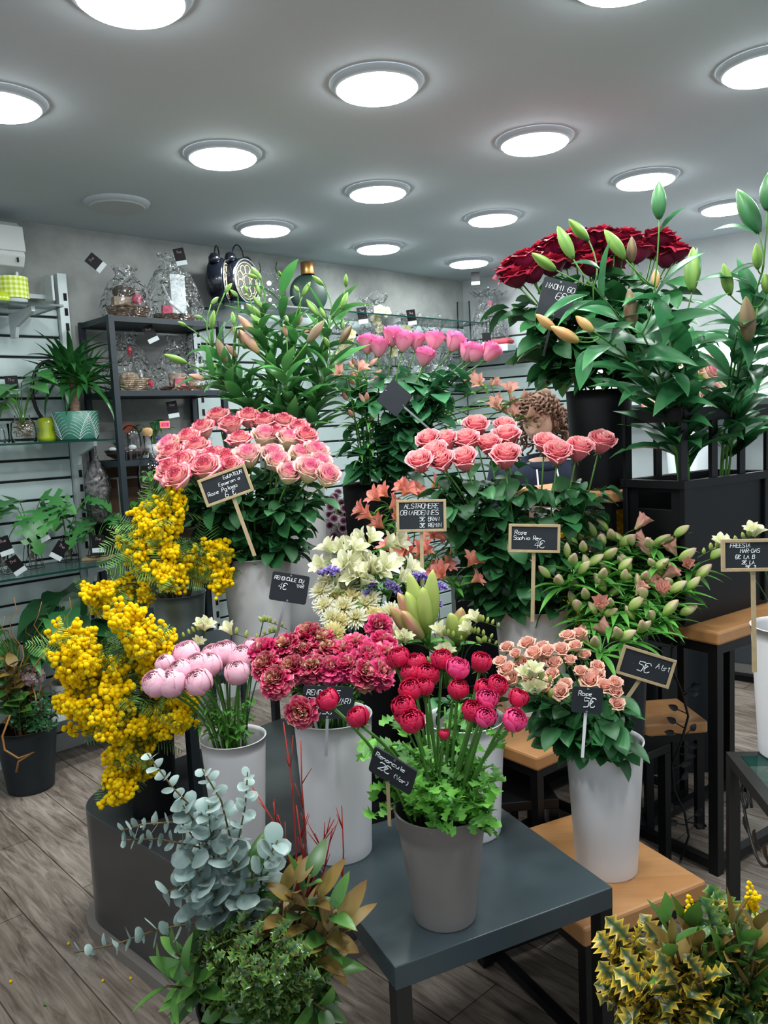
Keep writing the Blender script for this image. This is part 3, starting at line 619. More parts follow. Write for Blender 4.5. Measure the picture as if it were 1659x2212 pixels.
# ================================================================ vessels
VES = {}
def vase(name, key, label, cat, C, z0, h, rb, rt, mat, band=False, water=True, group=None, rib=None, lip=.0022, hand=False):
    t = thing(name, label, cat, (C[0], C[1], z0), 0, group)
    prof = [(0.001, .006), (rb - .004, .006), (rb, .0), (rb + .001, .004)]; n = 10
    for i in range(1, n + 1):
        f = i / n; r = rb + (rt - rb) * f
        if rib and any(abs(f - q) < .06 for q in rib): r += .004
        prof.append((r, h * f * (1 - .0)))
    if band: prof = prof[:4] + [(rb + (rt - .006 - rb) * f, h * .84 * f) for f in [.1 * i for i in range(1, 11)]] + [(rt - .001, h * .855), (rt, h * .99)]
    prof += [(rt + lip, h * .995), (rt + lip, h), (rt - .002, h), (rt - .005, h - .01)]
    prof += [(rt - .006 - (rt - rb) * .5, h * .5), (rb - .004, .012), (.001, .012)]
    MB().lathe(prof, 48).build('vase_body', mat, t, smooth=True)
    if water: MB().lathe([(.0005, h * .62), ((rb + (rt - rb) * .62) - .007, h * .62)], 32).build('water', M_water, t)
    if hand: 
        for s_ in (-1, 1):
            MB().tube([Vector((s_ * rt, .02 * q, h * .9 - .02 * abs(q) * 0)) + Vector((s_ * .03 * (1 - q * q), q * .03, -.015 * (1 - q * q))) for q in (-1, -.5, 0, .5, 1)], .003, 6).build('handle', mat, t)
    VES[key] = (Vector((C[0], C[1], z0)), h, rb, rt); return t
def mouth_base(key, head, R, spread=.75):
    c, h, rb, rt = VES[key]; d = Vector((head.x - c.x, head.y - c.y, 0)); L = d.length; q = min(1.0, L / (.22)) * spread
    if L > 1e-4: d.normalize()
    j = Vector((rd(R, -.25, .25), rd(R, -.25, .25), 0)) * rt
    m = c + Vector((0, 0, h)) + d * rt * q * .9 + j * .5
    o = m - c; o.z = 0
    if o.length > rt * .88: o = o.normalized() * rt * .88
    m = c + o + Vector((0, 0, h)); b = c - d * rb * q * .4 + j * .4 + Vector((0, 0, .02)); return b, m
def leaf_group(mb, p, side, R, L=.055, W=.036, trip=True, droop=.5, mi=1, prof=P_ov):
    side = side.normalized(); e = p + side * L * .9 + Vector((0, 0, rd(R, -.01, .02)))
    if not trip:
        blade(mb, TR(p) @ frame(side + Vector((0, 0, rd(R, -.2, .5))), Vector((0, 0, 1)) + rvec(R, .4)), L, W, bend=droop * rd(R, .5, 1.5), prof=prof, mi=mi, rb=rd(R, 0, 1), cup=rd(R, .05, .3)); return
    mb.tube([p, e], .0009, 4, mi=0)
    sd = side.cross(Vector((0, 0, 1))).normalized()
    for q, dirv, k in ((e, side, 1.0), (p + side * L * .5, side * .4 + sd, .82), (p + side * L * .5, side * .4 - sd, .82)):
        blade(mb, TR(q) @ frame(dirv + Vector((0, 0, rd(R, -.5, .35))) + rvec(R, .2), Vector((0, 0, 1)) + rvec(R, .5)), L * k * rd(R, .8, 1.15), W * k, bend=droop * rd(R, .3, 1.7), prof=prof, mi=mi, rb=rd(R, 0, 1), cup=rd(R, .05, .3), n=6)
def rose_stem(key, head, me, R, label, group, k=1.0, lean=.5, nl=4, leafm=None, stemm=None, L=.055, W=.036, l0=.15, l1=.85, trip=True, name='rose', cat='rose', br=.0028, neck=.02, face=.35, sep=.006, droop=.5, out=.0, up=.35):
    """one cut flower: stem out of vessel `key`, bloom mesh `me` centred on `head`"""
    b, m = mouth_base(key, head, R)
    c = VES[key][0]; ax = (head - m).normalized() * .8 + Vector((0, -face, up)) + rvec(R, .12); ax.normalize()
    hb = head - ax * neck
    root = thing(name, label, cat, b, 0, group)
    pts = stem_curve(b, m, hb, 6)
    mb = MB(); mb.tube(pts, [br * 1.2] * 2 + [br] * (len(pts) - 2), 6)
    if sep: sepals(mb, hb, ax, sep * k, L=.022 * k, R=R)
    mb.build('stem', stemm or M_stem, root, world=True, smooth=True)
    put('bloom', me, root, TR(hb - b) @ axisrot(ax, rd(R, 0, 6.28)) @ SC(k * rd(R, .93, 1.07)))
    if nl:
        lb = MB(); mp = pts[2:]
        for i in range(nl):
            t = l0 + (l1 - l0) * (i + rd(R, .1, .9)) / nl; p, d = interp(mp, t); a = rd(R, 0, 6.28)
            o = Vector((p.x - c.x, p.y - c.y, 0)) * 3; side = Vector((math.cos(a), math.sin(a), rd(R, -.3, .3))) + o * (1 + out)
            leaf_group(lb, p, side, R, L * rd(R, .75, 1.2), W * rd(R, .8, 1.15), trip, droop)
        lb.build('foliage', [M_stemd, leafm or G_rose], root, world=True, smooth=True, attr=True)
    return root

# ---- handwriting: each glyph is strokes on a 4 x 6 grid
GL = {'A': '00 26 40|13 33', 'B': '00 06 36 45 34 04|34 43 41 30 00', 'C': '45 36 16 05 01 10 30 41', 'D': '00 06 26 44 42 20 00', 'E': '46 06 00 40|03 33', 'F': '46 06 00|03 33', 'G': '45 36 16 05 01 10 30 42 22',
 'H': '06 00|46 40|03 43', 'I': '26 20', 'J': '16 46|36 31 20 10 01', 'K': '06 00|46 03 40', 'L': '06 00 40', 'M': '00 06 23 46 40', 'N': '00 06 40 46', 'O': '16 05 01 10 30 41 45 36 16', 'P': '00 06 36 45 44 33 03',
 'Q': '16 05 01 10 30 41 45 36 16|22 40', 'R': '00 06 36 45 44 33 03|23 40', 'S': '45 36 16 05 04 13 33 42 41 30 10 01', 'T': '06 46|26 20', 'U': '06 01 10 30 41 46', 'V': '06 20 46', 'W': '06 10 23 30 46', 'X': '06 40|46 00', 'Y': '06 23 46|23 20', 'Z': '06 46 00 40',
 '0': '16 05 01 10 30 41 45 36 16', '1': '14 26 20', '2': '05 16 36 45 44 00 40', '3': '05 16 36 45 34 23 34 42 41 30 10 01', '4': '30 36 02 42', '5': '46 06 04 34 43 41 30 00', '6': '46 16 04 01 10 30 41 42 33 13 02', '7': '06 46 10', '8': '13 04 05 16 36 45 44 33 13 02 01 10 30 41 42 33', '9': '44 33 13 04 05 16 36 45 41 30 00',
 '€': '45 36 16 05 01 10 30 41|04 24|02 24', '(': '36 24 22 30', ')': '16 24 22 10', '.': '20 21', '-': '13 33', '/': '00 46', ',': '21 10',
 'a': '43 33 13 02 01 10 20 41|43 41 40', 'e': '02 42 43 33 13 02 01 10 40', 'o': '13 02 01 10 30 41 42 33 13', 'p': '03 00|02 13 33 42 41 30 00', 'l': '26 21 30', 'm': '00 03|02 13 22 20|22 33 42 40', 'r': '00 03|02 13 33', 'n': '00 03|02 13 33 42 40', 'q': '43 13 02 01 10 30 43|43 40', 'u': '03 01 10 30 43|43 40', 't': '25 21 30|14 34', 's': '43 13 02 31 20 00', 'i': '23 20|25 25', 'c': '43 13 02 01 10 40', 'h': '06 00|02 13 33 42 40', 'y': '03 21|43 10', 'd': '46 40|43 13 02 01 10 40', 'x': '03 40|43 00'}
def ink(mb, text, x, y, hgt, R, r=.0011, slant=.12, M=None, sp=1.2):
    k = hgt / 6; X = x
    for ch in text:
        if ch != ' ' and ch in GL:
            for st in GL[ch].split('|'):
                pts = [Vector((X + int(q[0]) * k * .9 + int(q[1]) * k * slant + rd(R, -.25, .25) * k, 0, y + int(q[1]) * k + rd(R, -.25, .25) * k)) for q in st.split()]
                if len(pts) == 1 or (len(pts) == 2 and (pts[0] - pts[1]).length < 1e-4): pts = [pts[0], pts[0] + Vector((0, 0, k * .5))]
                mb.tube(pts, r, 4, M=M)
        X += k * 4 * .9 * sp if ch not in 'I1.il' else k * 4 * .9 * sp * .75
def sign(label, c, wd, ht, roll, lines, framed=True, stick=None, yaw=0.0, pitch=-.12, mat=None, stickm=None, seed=1, name='price_sign', vessel=None):
    """lines = (text, x, y, height) as fractions of the board, from its lower left corner"""
    R = random.Random(seed); t = thing(name, label, 'price sign', c); t.rotation_euler = (Matrix.Rotation(yaw, 3, 'Z') @ Matrix.Rotation(pitch, 3, 'X') @ Matrix.Rotation(roll, 3, 'Y')).to_euler()
    mb = MB(); rc = .006 if not framed else .002
    out = rrect(wd, ht, rc, 4); V = [(x, -.002, y) for x, y in out] + [(x, .002, y) for x, y in out]; n = len(out)
    mb.add(V, [tuple(range(n)), tuple(range(2 * n - 1, n - 1, -1))] + [(i, n + i, n + (i + 1) % n, (i + 1) % n) for i in range(n)]); bd = mb.build('board', M_chalk, t)
    if framed:
        fb = MB(); b = .0085
        for sy in (-1, 1): fb.box((0, -.002, sy * (ht / 2 - b / 2 + .003)), (wd + .006, .008, b), bev=.001)
        for sx in (-1, 1): fb.box((sx * (wd / 2 - b / 2 + .003), -.002, 0), (b, .0079, ht - b), bev=.001)
        fb.build('frame', M_frame, bd)
    else:
        eb = MB(); eb.lathe([(.0025, 0), (.0025, .002), (.001, .002)], 10, M=TR((0, -.002, ht * .44)) @ rot(PI / 2, 'X')); eb.lathe([(.0025, 0), (.0025, .002), (.001, .002)], 10, M=TR((0, -.002, -ht * .44)) @ rot(PI / 2, 'X')); eb.build('rivets', M_steel, bd)
    if lines:
        ib = MB()
        for tx, fx, fy, hh in lines: ink(ib, tx, -wd / 2 + fx * wd, -ht / 2 + fy * ht, hh * ht, R, M=TR((0, -.0028, 0)), r=.0009 + .0004 * (hh > .28))
        ib.build('lettering', M_ink, bd)
    if stick:
        L, sr, sx = stick; q = Matrix.Rotation(sr, 4, 'Y') ; MB().box((0, .0045, -L / 2), (.011 if framed else .007, .003, L), M=TR((sx, 0, -ht / 2 + .012)) @ q).build('stick', stickm or (M_frame if framed else M_steel), t)
    return t
# ================================================================ vases and cut flowers
R = random.Random(7)
V = vase
V('flower_pot', 'G', 'taupe grey round pot of crimson ranunculus standing on the grey table', 'pot', (.09, 1.63), .5, .245, .066, .098, M_taupe, band=True)
V('flower_vase', 'WC', 'tall white vase of pompon ranunculus at the left edge of the grey table', 'vase', (-.15, 1.92), .5, .35, .080, .096, M_white)
V('flower_vase', 'WB', 'white vase half hidden behind the taupe grey pot', 'vase', (.18, 1.99), .5, .30, .083, .102, M_white)
V('flower_vase', 'WR', 'tall white vase of peach spray roses on the low beech table', 'vase', (.55, 2.04), .35, .355, .080, .100, M_white)
V('flower_vase', 'WS', 'white vase of pale pink ranunculus standing on the dark plinth', 'vase', (-.45, 2.17), .40, .31, .070, .090, M_white)
V('flower_vase', 'WT', 'tall white vase holding the red edged bicolour roses', 'vase', (-.44, 2.70), .80, .335, .096, .118, M_white)
V('flower_vase', 'WL', 'tallest white vase, holding the budding lilies behind the bicolour roses', 'vase', (-.335, 3.02), .80, .70, .105, .120, M_white)
V('flower_vase', 'WK', 'white vase of coral pink roses on the small beech table', 'vase', (.49, 2.72), .55, .36, .104, .124, M_white)
V('zinc_bucket', 'Z', 'ribbed zinc bucket of yellow mimosa behind the pale ranunculus', 'bucket', tuple(at(383, 1290, 2.62))[:2], .80, .235, .070, .092, M_zinc, rib=(.45, .52))
V('flower_vase', 'MD', 'black vase of yellow mimosa on the dark rounded plinth', 'vase', tuple(atz(335, 1750, .4))[:2], .40, .36, .066, .078, M_black)
V('flower_vase', 'H', 'black vase of hot pink roses on the tall dark stand', 'vase', tuple(at(797, 1045, 3.1))[:2], 1.0, .335, .088, .103, M_black)
V('flower_vase', 'RR', 'large black vase of dark red roses on the highest beech table', 'vase', tuple(at(1297, 1045, 2.98))[:2], topc.z, .36, .100, .118, M_black)
V('flower_bucket', 'CH', 'black bucket of white chrysanthemums behind the pompon ranunculus', 'bucket', tuple(at(800, 1410, 2.46))[:2], .40, .43, .085, .105, M_black, hand=True)
V('flower_bucket', 'AM', 'black bucket of amaryllis buds behind the crimson ranunculus', 'bucket', tuple(at(975, 1480, 2.42))[:2], .40, .37, .085, .108, M_black)
V('flower_vase', 'SA', 'dark vase of salmon alstroemerias in the middle of the display', 'vase', tuple(at(880, 1290, 2.80))[:2], .40, .56, .06, .075, M_black)
V('flower_vase', 'DA', 'white vase of purple daisies beside the black vase of hot pink roses', 'vase', tuple(at(722, 1200, 3.22))[:2], 1.0, .20, .06, .075, M_white)
V('flower_vase', 'AL', 'dark vase of budding alstroemerias behind the peach spray roses', 'vase', tuple(at(1352, 1430, 2.62))[:2], .45, .40, .055, .075, M_gun)
stand('small black stool under the dark vase of budding alstroemerias', (VES['AL'][0].x, VES['AL'][0].y), .6, .2, .2, .45, mat=M_blackm)
V('flower_bucket', 'EU', 'black bucket of eucalyptus and holly on the floor in the left foreground', 'bucket', tuple(at(560, 2160, 1.60))[:2], 0, .36, .10, .13, M_black)
V('flower_bucket', 'HV', 'black bucket of variegated holly in the right foreground', 'bucket', tuple(at(1560, 2212, 1.30))[:2], 0, .44, .10, .14, M_black)
V('flower_vase', 'FR', 'white vase of freesias cut off by the right edge on the wrought stand', 'vase', tuple(at(1712, 1350, 2.0))[:2], at(1712, 1350, 2.0).z - .34, .34, .078, .098, M_white)

def ycurve(py, y0, Y0, k): return Y0 + (y0 - py) * k
# --- red edged and cream roses
B1 = [rose_mesh(s, .044, .064, .9, 28, .06, C_bic) for s in (1, 2, 3)]; B2 = [rose_mesh(s, .044, .070, .6, 28, .05, C_bicl) for s in (4, 5)]
deep = [(471, 903), (500, 922), (537, 906), (572, 916), (611, 915), (517, 955), (644, 929), (659, 947), (407, 950), (424, 973), (398, 1006), (369, 1018), (387, 1036), (462, 993), (491, 995), (445, 1016), (439, 930), (500, 1012), (372, 985), (595, 945), (432, 1000)]
lite = [(573, 950), (624, 955), (679, 981), (369, 968), (537, 990), (653, 987), (624, 1025), (667, 1022), (708, 1031), (589, 985), (600, 1000), (690, 1005)]
for i, (x, y) in enumerate(deep):
    rose_stem('WT', at(x, y, ycurve(y, 965, 2.66, .0026) + rd(R, -.01, .01)), B1[i % 3], R, 'pink rose with crimson edged petals among the bicolour roses', 'pink crimson edged roses in the tall white vase', rd(R, 1.02, 1.18), nl=8, L=.07, W=.05, l0=.0, l1=.8, face=.55, out=.6, neck=.03)
for i, (x, y) in enumerate(lite):
    rose_stem('WT', at(x, y, ycurve(y, 965, 2.66, .0026)), B2[i % 2], R, 'cream rose blushed pink at the centre among the bicolour roses', 'cream and pink roses in the tall white vase', rd(R, 1.02, 1.15), nl=8, L=.07, W=.05, l0=.0, l1=.8, face=.45, out=.6, neck=.035)
# --- coral pink roses
B3 = [rose_mesh(s, .044, .074, .75, 32, .04, C_coral) for s in (11, 12, 13)]
for i, (x, y) in enumerate([(926, 952), (963, 954), (942, 985), (908, 1000), (955, 997), (1028, 925), (1090, 923), (1008, 956), (1057, 964), (1094, 948), (1004, 995), (1092, 991), (1178, 960), (1205, 982), (1250, 974), (1299, 958)]):
    rose_stem('WK', at(x, y, ycurve(y, 965, 2.64, .0028)), B3[i % 3], R, 'open coral pink rose on a long leafy stem', 'coral pink roses in the white vase', rd(R, 1.0, 1.15), nl=18, L=.078, W=.060, l0=0, l1=.84, face=.55, neck=.036, out=.3, droop=.8)
# --- hot pink roses
B4 = [rose_mesh(s, .042, .072, .5, 26, .04, C_hot) for s in (21, 22)]
for i, (x, y) in enumerate([(794, 746), (819, 753), (849, 731), (871, 742), (899, 739), (938, 739), (981, 742), (1010, 762), (1027, 764), (1058, 763), (917, 773)]):
    rose_stem('H', at(x, y, ycurve(y, 745, 3.02, .003) + rd(R, -.06, .06)), B4[i % 2], R, 'hot pink rose at the back on a tall leafy stem', 'hot pink roses in the black vase', rd(R, .95, 1.06), nl=12, leafm=G_roseh, L=.085, W=.07, l0=.05, l1=.86, face=.1, neck=.03, droop=.5, trip=True)
# --- dark red roses
B5 = [rose_mesh(s, .055, .068, .95, 30, .10, C_red) for s in (31, 32)]
for i, (x, y) in enumerate([(1108, 580), (1132, 562), (1175, 548), (1200, 532), (1238, 522), (1255, 558), (1300, 505), (1300, 550), (1352, 514), (1372, 548), (1410, 538), (1440, 558), (1462, 542), (1270, 520), (1330, 530), (1190, 575), (1115, 600), (1150, 590), (1320, 575), (1220, 560), (1425, 520), (1280, 575)]):
    rose_stem('RR', at(x, y, 2.92 + rd(R, -.06, .1)), B5[i % 2], R, 'dark red rose at the top right behind the green lily buds', 'dark red roses in the large black vase', rd(R, 1.05, 1.2), nl=8, L=.10, W=.08, l0=.1, l1=.8, face=-.05, neck=.035)
# --- pale pink ranunculus
B6 = [ranun_mesh(s, .036, 34, C_pale, op=.55, ruf=.02) for s in (41, 42)]; B6b = ranun_mesh(43, .030, 22, C_pale, op=.25)
for i, (x, y) in enumerate([(364, 1448), (411, 1435), (462, 1432), (487, 1433), (521, 1440), (516, 1470), (550, 1420), (352, 1490), (384, 1492), (435, 1455), (438, 1489), (458, 1455), (400, 1465)]):
    rose_stem('WS', at(x, y, ycurve(y, 1455, 2.10, .0022)), B6b if i == 0 else B6[i % 2], R, 'pale pink globe ranunculus on a bare green stem', 'pale pink ranunculus in the white vase', rd(R, .92, 1.05), nl=3, leafm=G_fresh, L=.03, W=.008, l0=.05, l1=.5, trip=True, name='ranunculus', cat='flower', br=.0036, neck=.004, face=.35, sep=.005)
# --- pompon ranunculus
B7 = [pompon_mesh(s, .038, C_pom) for s in (51, 52)]; B8 = [pompon_mesh(s, .038, C_pom2) for s in (53, 54)]
pp = [(580, 1421, 1), (583, 1450, 0), (627, 1416, 0), (671, 1391, 0), (697, 1402, 0), (638, 1456, 0), (681, 1456, 0), (604, 1482, 0), (705, 1421, 0), (766, 1411, 1), (749, 1452, 1), (789, 1433, 1), (823, 1402, 1), (826, 1432, 1), (786, 1468, 0), (815, 1466, 1), (718, 1456, 1), (654, 1537, 0), (655, 1425, 0), (740, 1425, 1), (800, 1450, 1)]
for i, (x, y, k) in enumerate(pp):
    rose_stem('WC', at(x, y, ycurve(y, 1450, 1.86, .0016) if y < 1500 else 1.80), (B8 if k else B7)[i % 2], R,
              'ruffled bright pink pompon ranunculus' if k else ('ruffled magenta pompon ranunculus hanging lowest over the white rim' if y > 1500 else 'ruffled magenta pompon ranunculus with greenish centre'),
              cat='flower', name='pompon_ranunculus', group=None if y > 1500 else ('bright pink pompon ranunculus' if k else 'magenta pompon ranunculus'), k=rd(R, .88, 1.02), nl=2, leafm=G_fresh, L=.03, W=.01, br=.003, neck=.01, face=.35 if y < 1500 else 1.2, sep=.005, up=.35 if y < 1500 else .1)
rose_stem('CH', at(818, 1356, 2.10), B8[0], R, 'single pink pompon ranunculus below the white chrysanthemums', None, k=.95, nl=2, leafm=G_fresh, L=.03, W=.01, name='pompon_ranunculus', cat='flower', face=.3)
# --- crimson ranunculus
B9 = [ranun_mesh(s, .0235, 24, C_rr, op=.72, ruf=.045, core=.25) for s in (61, 62)]; B10 = [ranun_mesh(s, .0235, 24, C_rp, op=.85, ruf=.05, core=.2) for s in (63, 64)]
rl = [(856, 1439, 0), (903, 1448, 0), (892, 1468, 0), (922, 1474, 0), (954, 1440, 0), (985, 1460, 1), (1037, 1446, 0), (889, 1505, 0), (918, 1497, 0), (988, 1504, 0), (1070, 1493, 0), (1041, 1500, 0), (1050, 1524, 1), (876, 1540, 0), (893, 1572, 0), (1020, 1548, 0), (1046, 1560, 1), (1104, 1569, 1), (866, 1436, 0), (880, 1552, 0)]
for i, (x, y, k) in enumerate(rl):
    rose_stem('G', at(x, y, ycurve(y, 1500, 1.60, .0012) + rd(R, -.02, .02)), (B10 if k else B9)[i % 2], R, 'magenta ranunculus above the taupe pot' if k else 'crimson ranunculus on a thick green stem above the taupe pot', 'magenta ranunculus in the pot' if k else 'crimson ranunculus in the pot', rd(R, .92, 1.08), nl=0, br=.0034, neck=.003, face=.5, sep=.005, name='ranunculus', cat='flower', stemm=M_stem)
for x, y, k, lb in ((958, 1594, .5, 'small crimson ranunculus bud lowest in the middle of the pot'), (780, 1565, .95, 'crimson ranunculus bud leaning left out of the pot'), (719, 1527, .95, 'crimson ranunculus bud furthest left in front of the white vase'), (1115, 1522, .85, 'crimson ranunculus bud furthest right, in front of the peach roses')):
    rose_stem('G', at(x, y, 1.55), B9[0], R, lb, None, k, nl=0, br=.0032, neck=.003, face=.1, sep=.005, name='ranunculus', cat='flower')
# leafy clumps: one thing per plantlet
def clump(name, key, n, label, cat, group, leaf, r, zlo, zhi, L, W, k=14, prof=P_ov, lm=None, spread=1.3, holes=False, dirs=None, wave=.1):
    c, h, rb, rt = VES[key]
    for i in range(n):
        a = rd(R, 0, 6.28); q = math.sqrt(rd(R, .05, 1)); tip = c + Vector((math.cos(a) * r * q, math.sin(a) * r * q, h + rd(R, zlo, zhi)))
        b, m = mouth_base(key, tip, R); root = thing(name, label, cat, b, 0, group); pts = stem_curve(b, m, tip, 5)
        mb = MB(); mb.tube(pts, .0022, 5)
        for j in range(k):
            p, d = interp(pts[2:], rd(R, .25, 1)); an = rd(R, 0, 6.28)
            M = TR(p) @ frame(Vector((math.cos(an), math.sin(an), rd(R, -.5, .8))), Vector((0, 0, 1)) + rvec(R, .5))
            blade(mb, M, L * rd(R, .6, 1.2), W * rd(R, .7, 1.2), bend=rd(R, 0, 1.4), prof=prof, mi=1, rb=rd(R, 0, 1), wave=wave, cup=.15, n=len(prof) - 1 if not callable(prof) else 6)
        mb.build('stem_and_leaves', [M_stem, leaf], root, world=True, smooth=True, attr=True)
clump('leafy_sprig', 'WB', 14, 'dark leaves filling the half hidden white vase', 'leaves', 'dark leaves in the half hidden vase', G_rose, .09, .0, .07, .06, .035, 9)  # leaves added to darken the empty vase mouth
PARS = [.08, .12, .5, .25, .85, .4, 1.0, .45, .7, .1]
clump('ranunculus_greens', 'G', 46, 'lobed fresh green ranunculus leaves filling the mouth of the taupe pot', 'leaves', 'ranunculus leaves in the pot', G_fresh, .15, -.02, .19, .046, .036, 12, PARS, wave=.25)
clump('ranunculus_greens', 'WS', 14, 'fine green leaves low among the pale ranunculus stems', 'leaves', 'leaves in the pale ranunculus vase', G_fresh, .08, .0, .10, .04, .012, 8, P_la)
clump('ranunculus_greens', 'WC', 8, 'green leaves under the pompon ranunculus', 'leaves', 'leaves in the pompon vase', G_fresh, .08, .0, .07, .05, .02, 6, P_la)
# --- peach spray roses and freesia head
B11 = [rose_mesh(s, .019, .030, .85, 18, .06, C_spray) for s in (71, 72, 73)]
for i, (x, y) in enumerate([(1097, 1405), (1084, 1436), (1116, 1417), (1143, 1400), (1174, 1402), (1174, 1423), (1213, 1413), (1156, 1420), (1112, 1475), (1089, 1479), (1170, 1442), (1201, 1440), (1232, 1432), (1263, 1421), (1255, 1456), (1222, 1486), (1178, 1490), (1290, 1467), (1290, 1444), (1328, 1479), (1328, 1500), (1332, 1527), (1228, 1382), (1251, 1379), (1195, 1462), (1130, 1440), (1245, 1402), (1215, 1500), (1305, 1490), (1100, 1455), (1150, 1470), (1275, 1480), (1185, 1415)]):
    rose_stem('WR', at(x, y, ycurve(y, 1450, 1.98, .0012) + rd(R, -.02, .02)), B11[i % 3], R, 'small peach spray rose above the white vase on the low beech table', 'peach spray roses', rd(R, .95, 1.3), nl=5, L=.065, W=.05, l0=.0, l1=.55, br=.0016, neck=.006, face=.3, sep=.004, name='spray_rose', out=.6)
# --- lilies
BUD = {k: bud_mesh(1, .1, r, m, tip=.3) for k, r, m in (('g', .0150, C_budg), ('p', .0155, C_budp), ('b', .0160, C_budb), ('d', .0175, C_budd), ('o', .0155, C_budo))}
def lily(key, node, buds, label, group, leafm, Y, R, nl=14, LL=.13, LW=.026, tl=0, st=M_stem, k0=1.0, extra=()):
    """node: where the bud stalks part; buds: (base px, tip px, kind)"""
    nd = at(node[0], node[1], Y); b, m = mouth_base(key, nd, R, .9); root = thing('lily', label, 'lily', b, 0, group); pts = stem_curve(b, m, nd, 8)
    mb = MB(); mb.tube(pts, [.0045] * 2 + [.0042 - .0014 * i / 8 for i in range(len(pts) - 2)], 6); objs = []
    for (x0, y0, x1, y1, kd) in buds:
        yy = Y + rd(R, -.05, .05); p0 = at(x0, y0, yy); p1 = at(x1, y1, yy + rd(R, -.03, .03)); L = (p1 - p0).length
        c = nd * .35 + p0 * .65 - (p1 - p0).normalized() * (p0 - nd).length * .35
        mb.tube(bez(nd, c, p0, 5), [.0026] * 3 + [.0022] * 3, 6); objs.append((p0, p1, L, kd))
    mb.build('stem', st, root, world=True, smooth=True)
    for p0, p1, L, kd in objs: put('bud', BUD[kd], root, TR(p0 - b) @ axisrot(p1 - p0, rd(R, 0, 6)) @ SC(((L / .1 * .8 + .2) * k0, (L / .1 * .8 + .2) * k0, L / .1)))
    lb = MB(); mp = pts[2:]
    for i in range(nl):
        t = .05 + .95 * (i + rd(R, 0, .8)) / nl; p, d = interp(mp, min(t, .999)); a = i * 2.4 + rd(R, -.4, .4)
        side = Vector((math.cos(a), math.sin(a), 0)); ld = d * rd(R, .75, 1.3) + side * rd(R, .5, .9)
        blade(lb, TR(p) @ frame(ld, d * -.2 + Vector((0, 0, .4)) - side), LL * rd(R, .6, 1.15), LW * rd(R, .8, 1.2), bend=-rd(R, -.2, .2) + rd(R, .2, 1.3), n=8, prof=P_la, cup=rd(R, .1, .35), mi=0, rb=rd(R, 0, 1), twist=rd(R, -.5, .5))
    for (x0, y0, x1, y1, wd) in extra:
        p0 = at(x0, y0, Y); p1 = at(x1, y1, Y - .04); dd = p1 - p0
        blade(lb, TR(p0) @ frame(dd + Vector((0, 0, dd.length * .45)), Vector((0, -.6, 1))), dd.length * 1.08, wd, bend=.9, n=9, prof=P_la, cup=.2, rb=rd(R, 0, 1))
    lb.build('foliage', leafm, root, world=True, smooth=True, attr=True); return root
def q4(L): return [(340 + a / 3.19, 480 + b / 3.19, 340 + c / 3.19, 480 + d / 3.19, k) for a, b, c, d, k in L]
lil = [((720, 640), [(715, 395, 645, 305, 'g'), (690, 385, 620, 355, 'g'), (725, 595, 655, 505, 'g'), (730, 660, 610, 560, 'g'), (710, 510, 685, 425, 'g')], 3.0),
 ((850, 480), [(850, 375, 835, 335, 'g'), (860, 370, 925, 295, 'g'), (865, 420, 925, 340, 'g')], 3.06),
 ((1190, 640), [(1145, 435, 1065, 365, 'g')], 3.05),
 ((1200, 650), [(1300, 445, 1300, 355, 'g'), (1270, 600, 1312, 480, 'g'), (1275, 740, 1275, 660, 'g')], 2.98),
 ((380, 860), [(370, 735, 390, 605, 'g'), (315, 665, 255, 640, 'g'), (200, 715, 140, 685, 'g'), (370, 565, 420, 515, 'g'), (465, 485, 515, 420, 'g'), (555, 515, 500, 465, 'g')], 2.94),
 ((370, 1050), [(205, 970, 45, 910, 'g'), (410, 1005, 335, 950, 'g'), (330, 1085, 215, 1050, 'p')], 2.86),
 ((500, 1010), [(530, 705, 515, 615, 'g'), (480, 970, 410, 800, 'b'), (545, 930, 470, 840, 'p'), (560, 800, 515, 710, 'p')], 2.92),
 ((710, 720), [(735, 720, 640, 635, 'g'), (675, 775, 555, 640, 'p'), (600, 870, 575, 700, 'b'), (620, 490, 600, 430, 'g')], 2.9),
 ((880, 1030), [(700, 905, 565, 740, 'p'), (1035, 830, 1150, 675, 'b'), (890, 790, 870, 700, 'p')], 2.84),
 ((940, 725), [(1000, 510, 1055, 410, 'g'), (1110, 645, 1025, 530, 'g'), (1160, 665, 1120, 585, 'g'), (975, 480, 940, 435, 'g'), (970, 710, 995, 620, 'p'), (1060, 735, 1010, 760, 'p'), (900, 690, 885, 640, 'g')], 2.96),
 ((1190, 970), [(1255, 840, 1340, 705, 'b'), (1180, 860, 1150, 790, 'g')], 2.9)]
for nd, bl, Y in lil:
    lily('WL', (340 + nd[0] / 3.19, 480 + nd[1] / 3.19), q4(bl), 'tall lily stem with closed buds above the bicolour roses', 'budding lilies in the tallest white vase', G_lily, Y, R, nl=19, LL=.18, LW=.040)
def q7(L): return [(1040 + a / 2.68, 380 + b / 2.68, 1040 + c / 2.68, 380 + d / 2.68, k) for a, b, c, d, k in L]
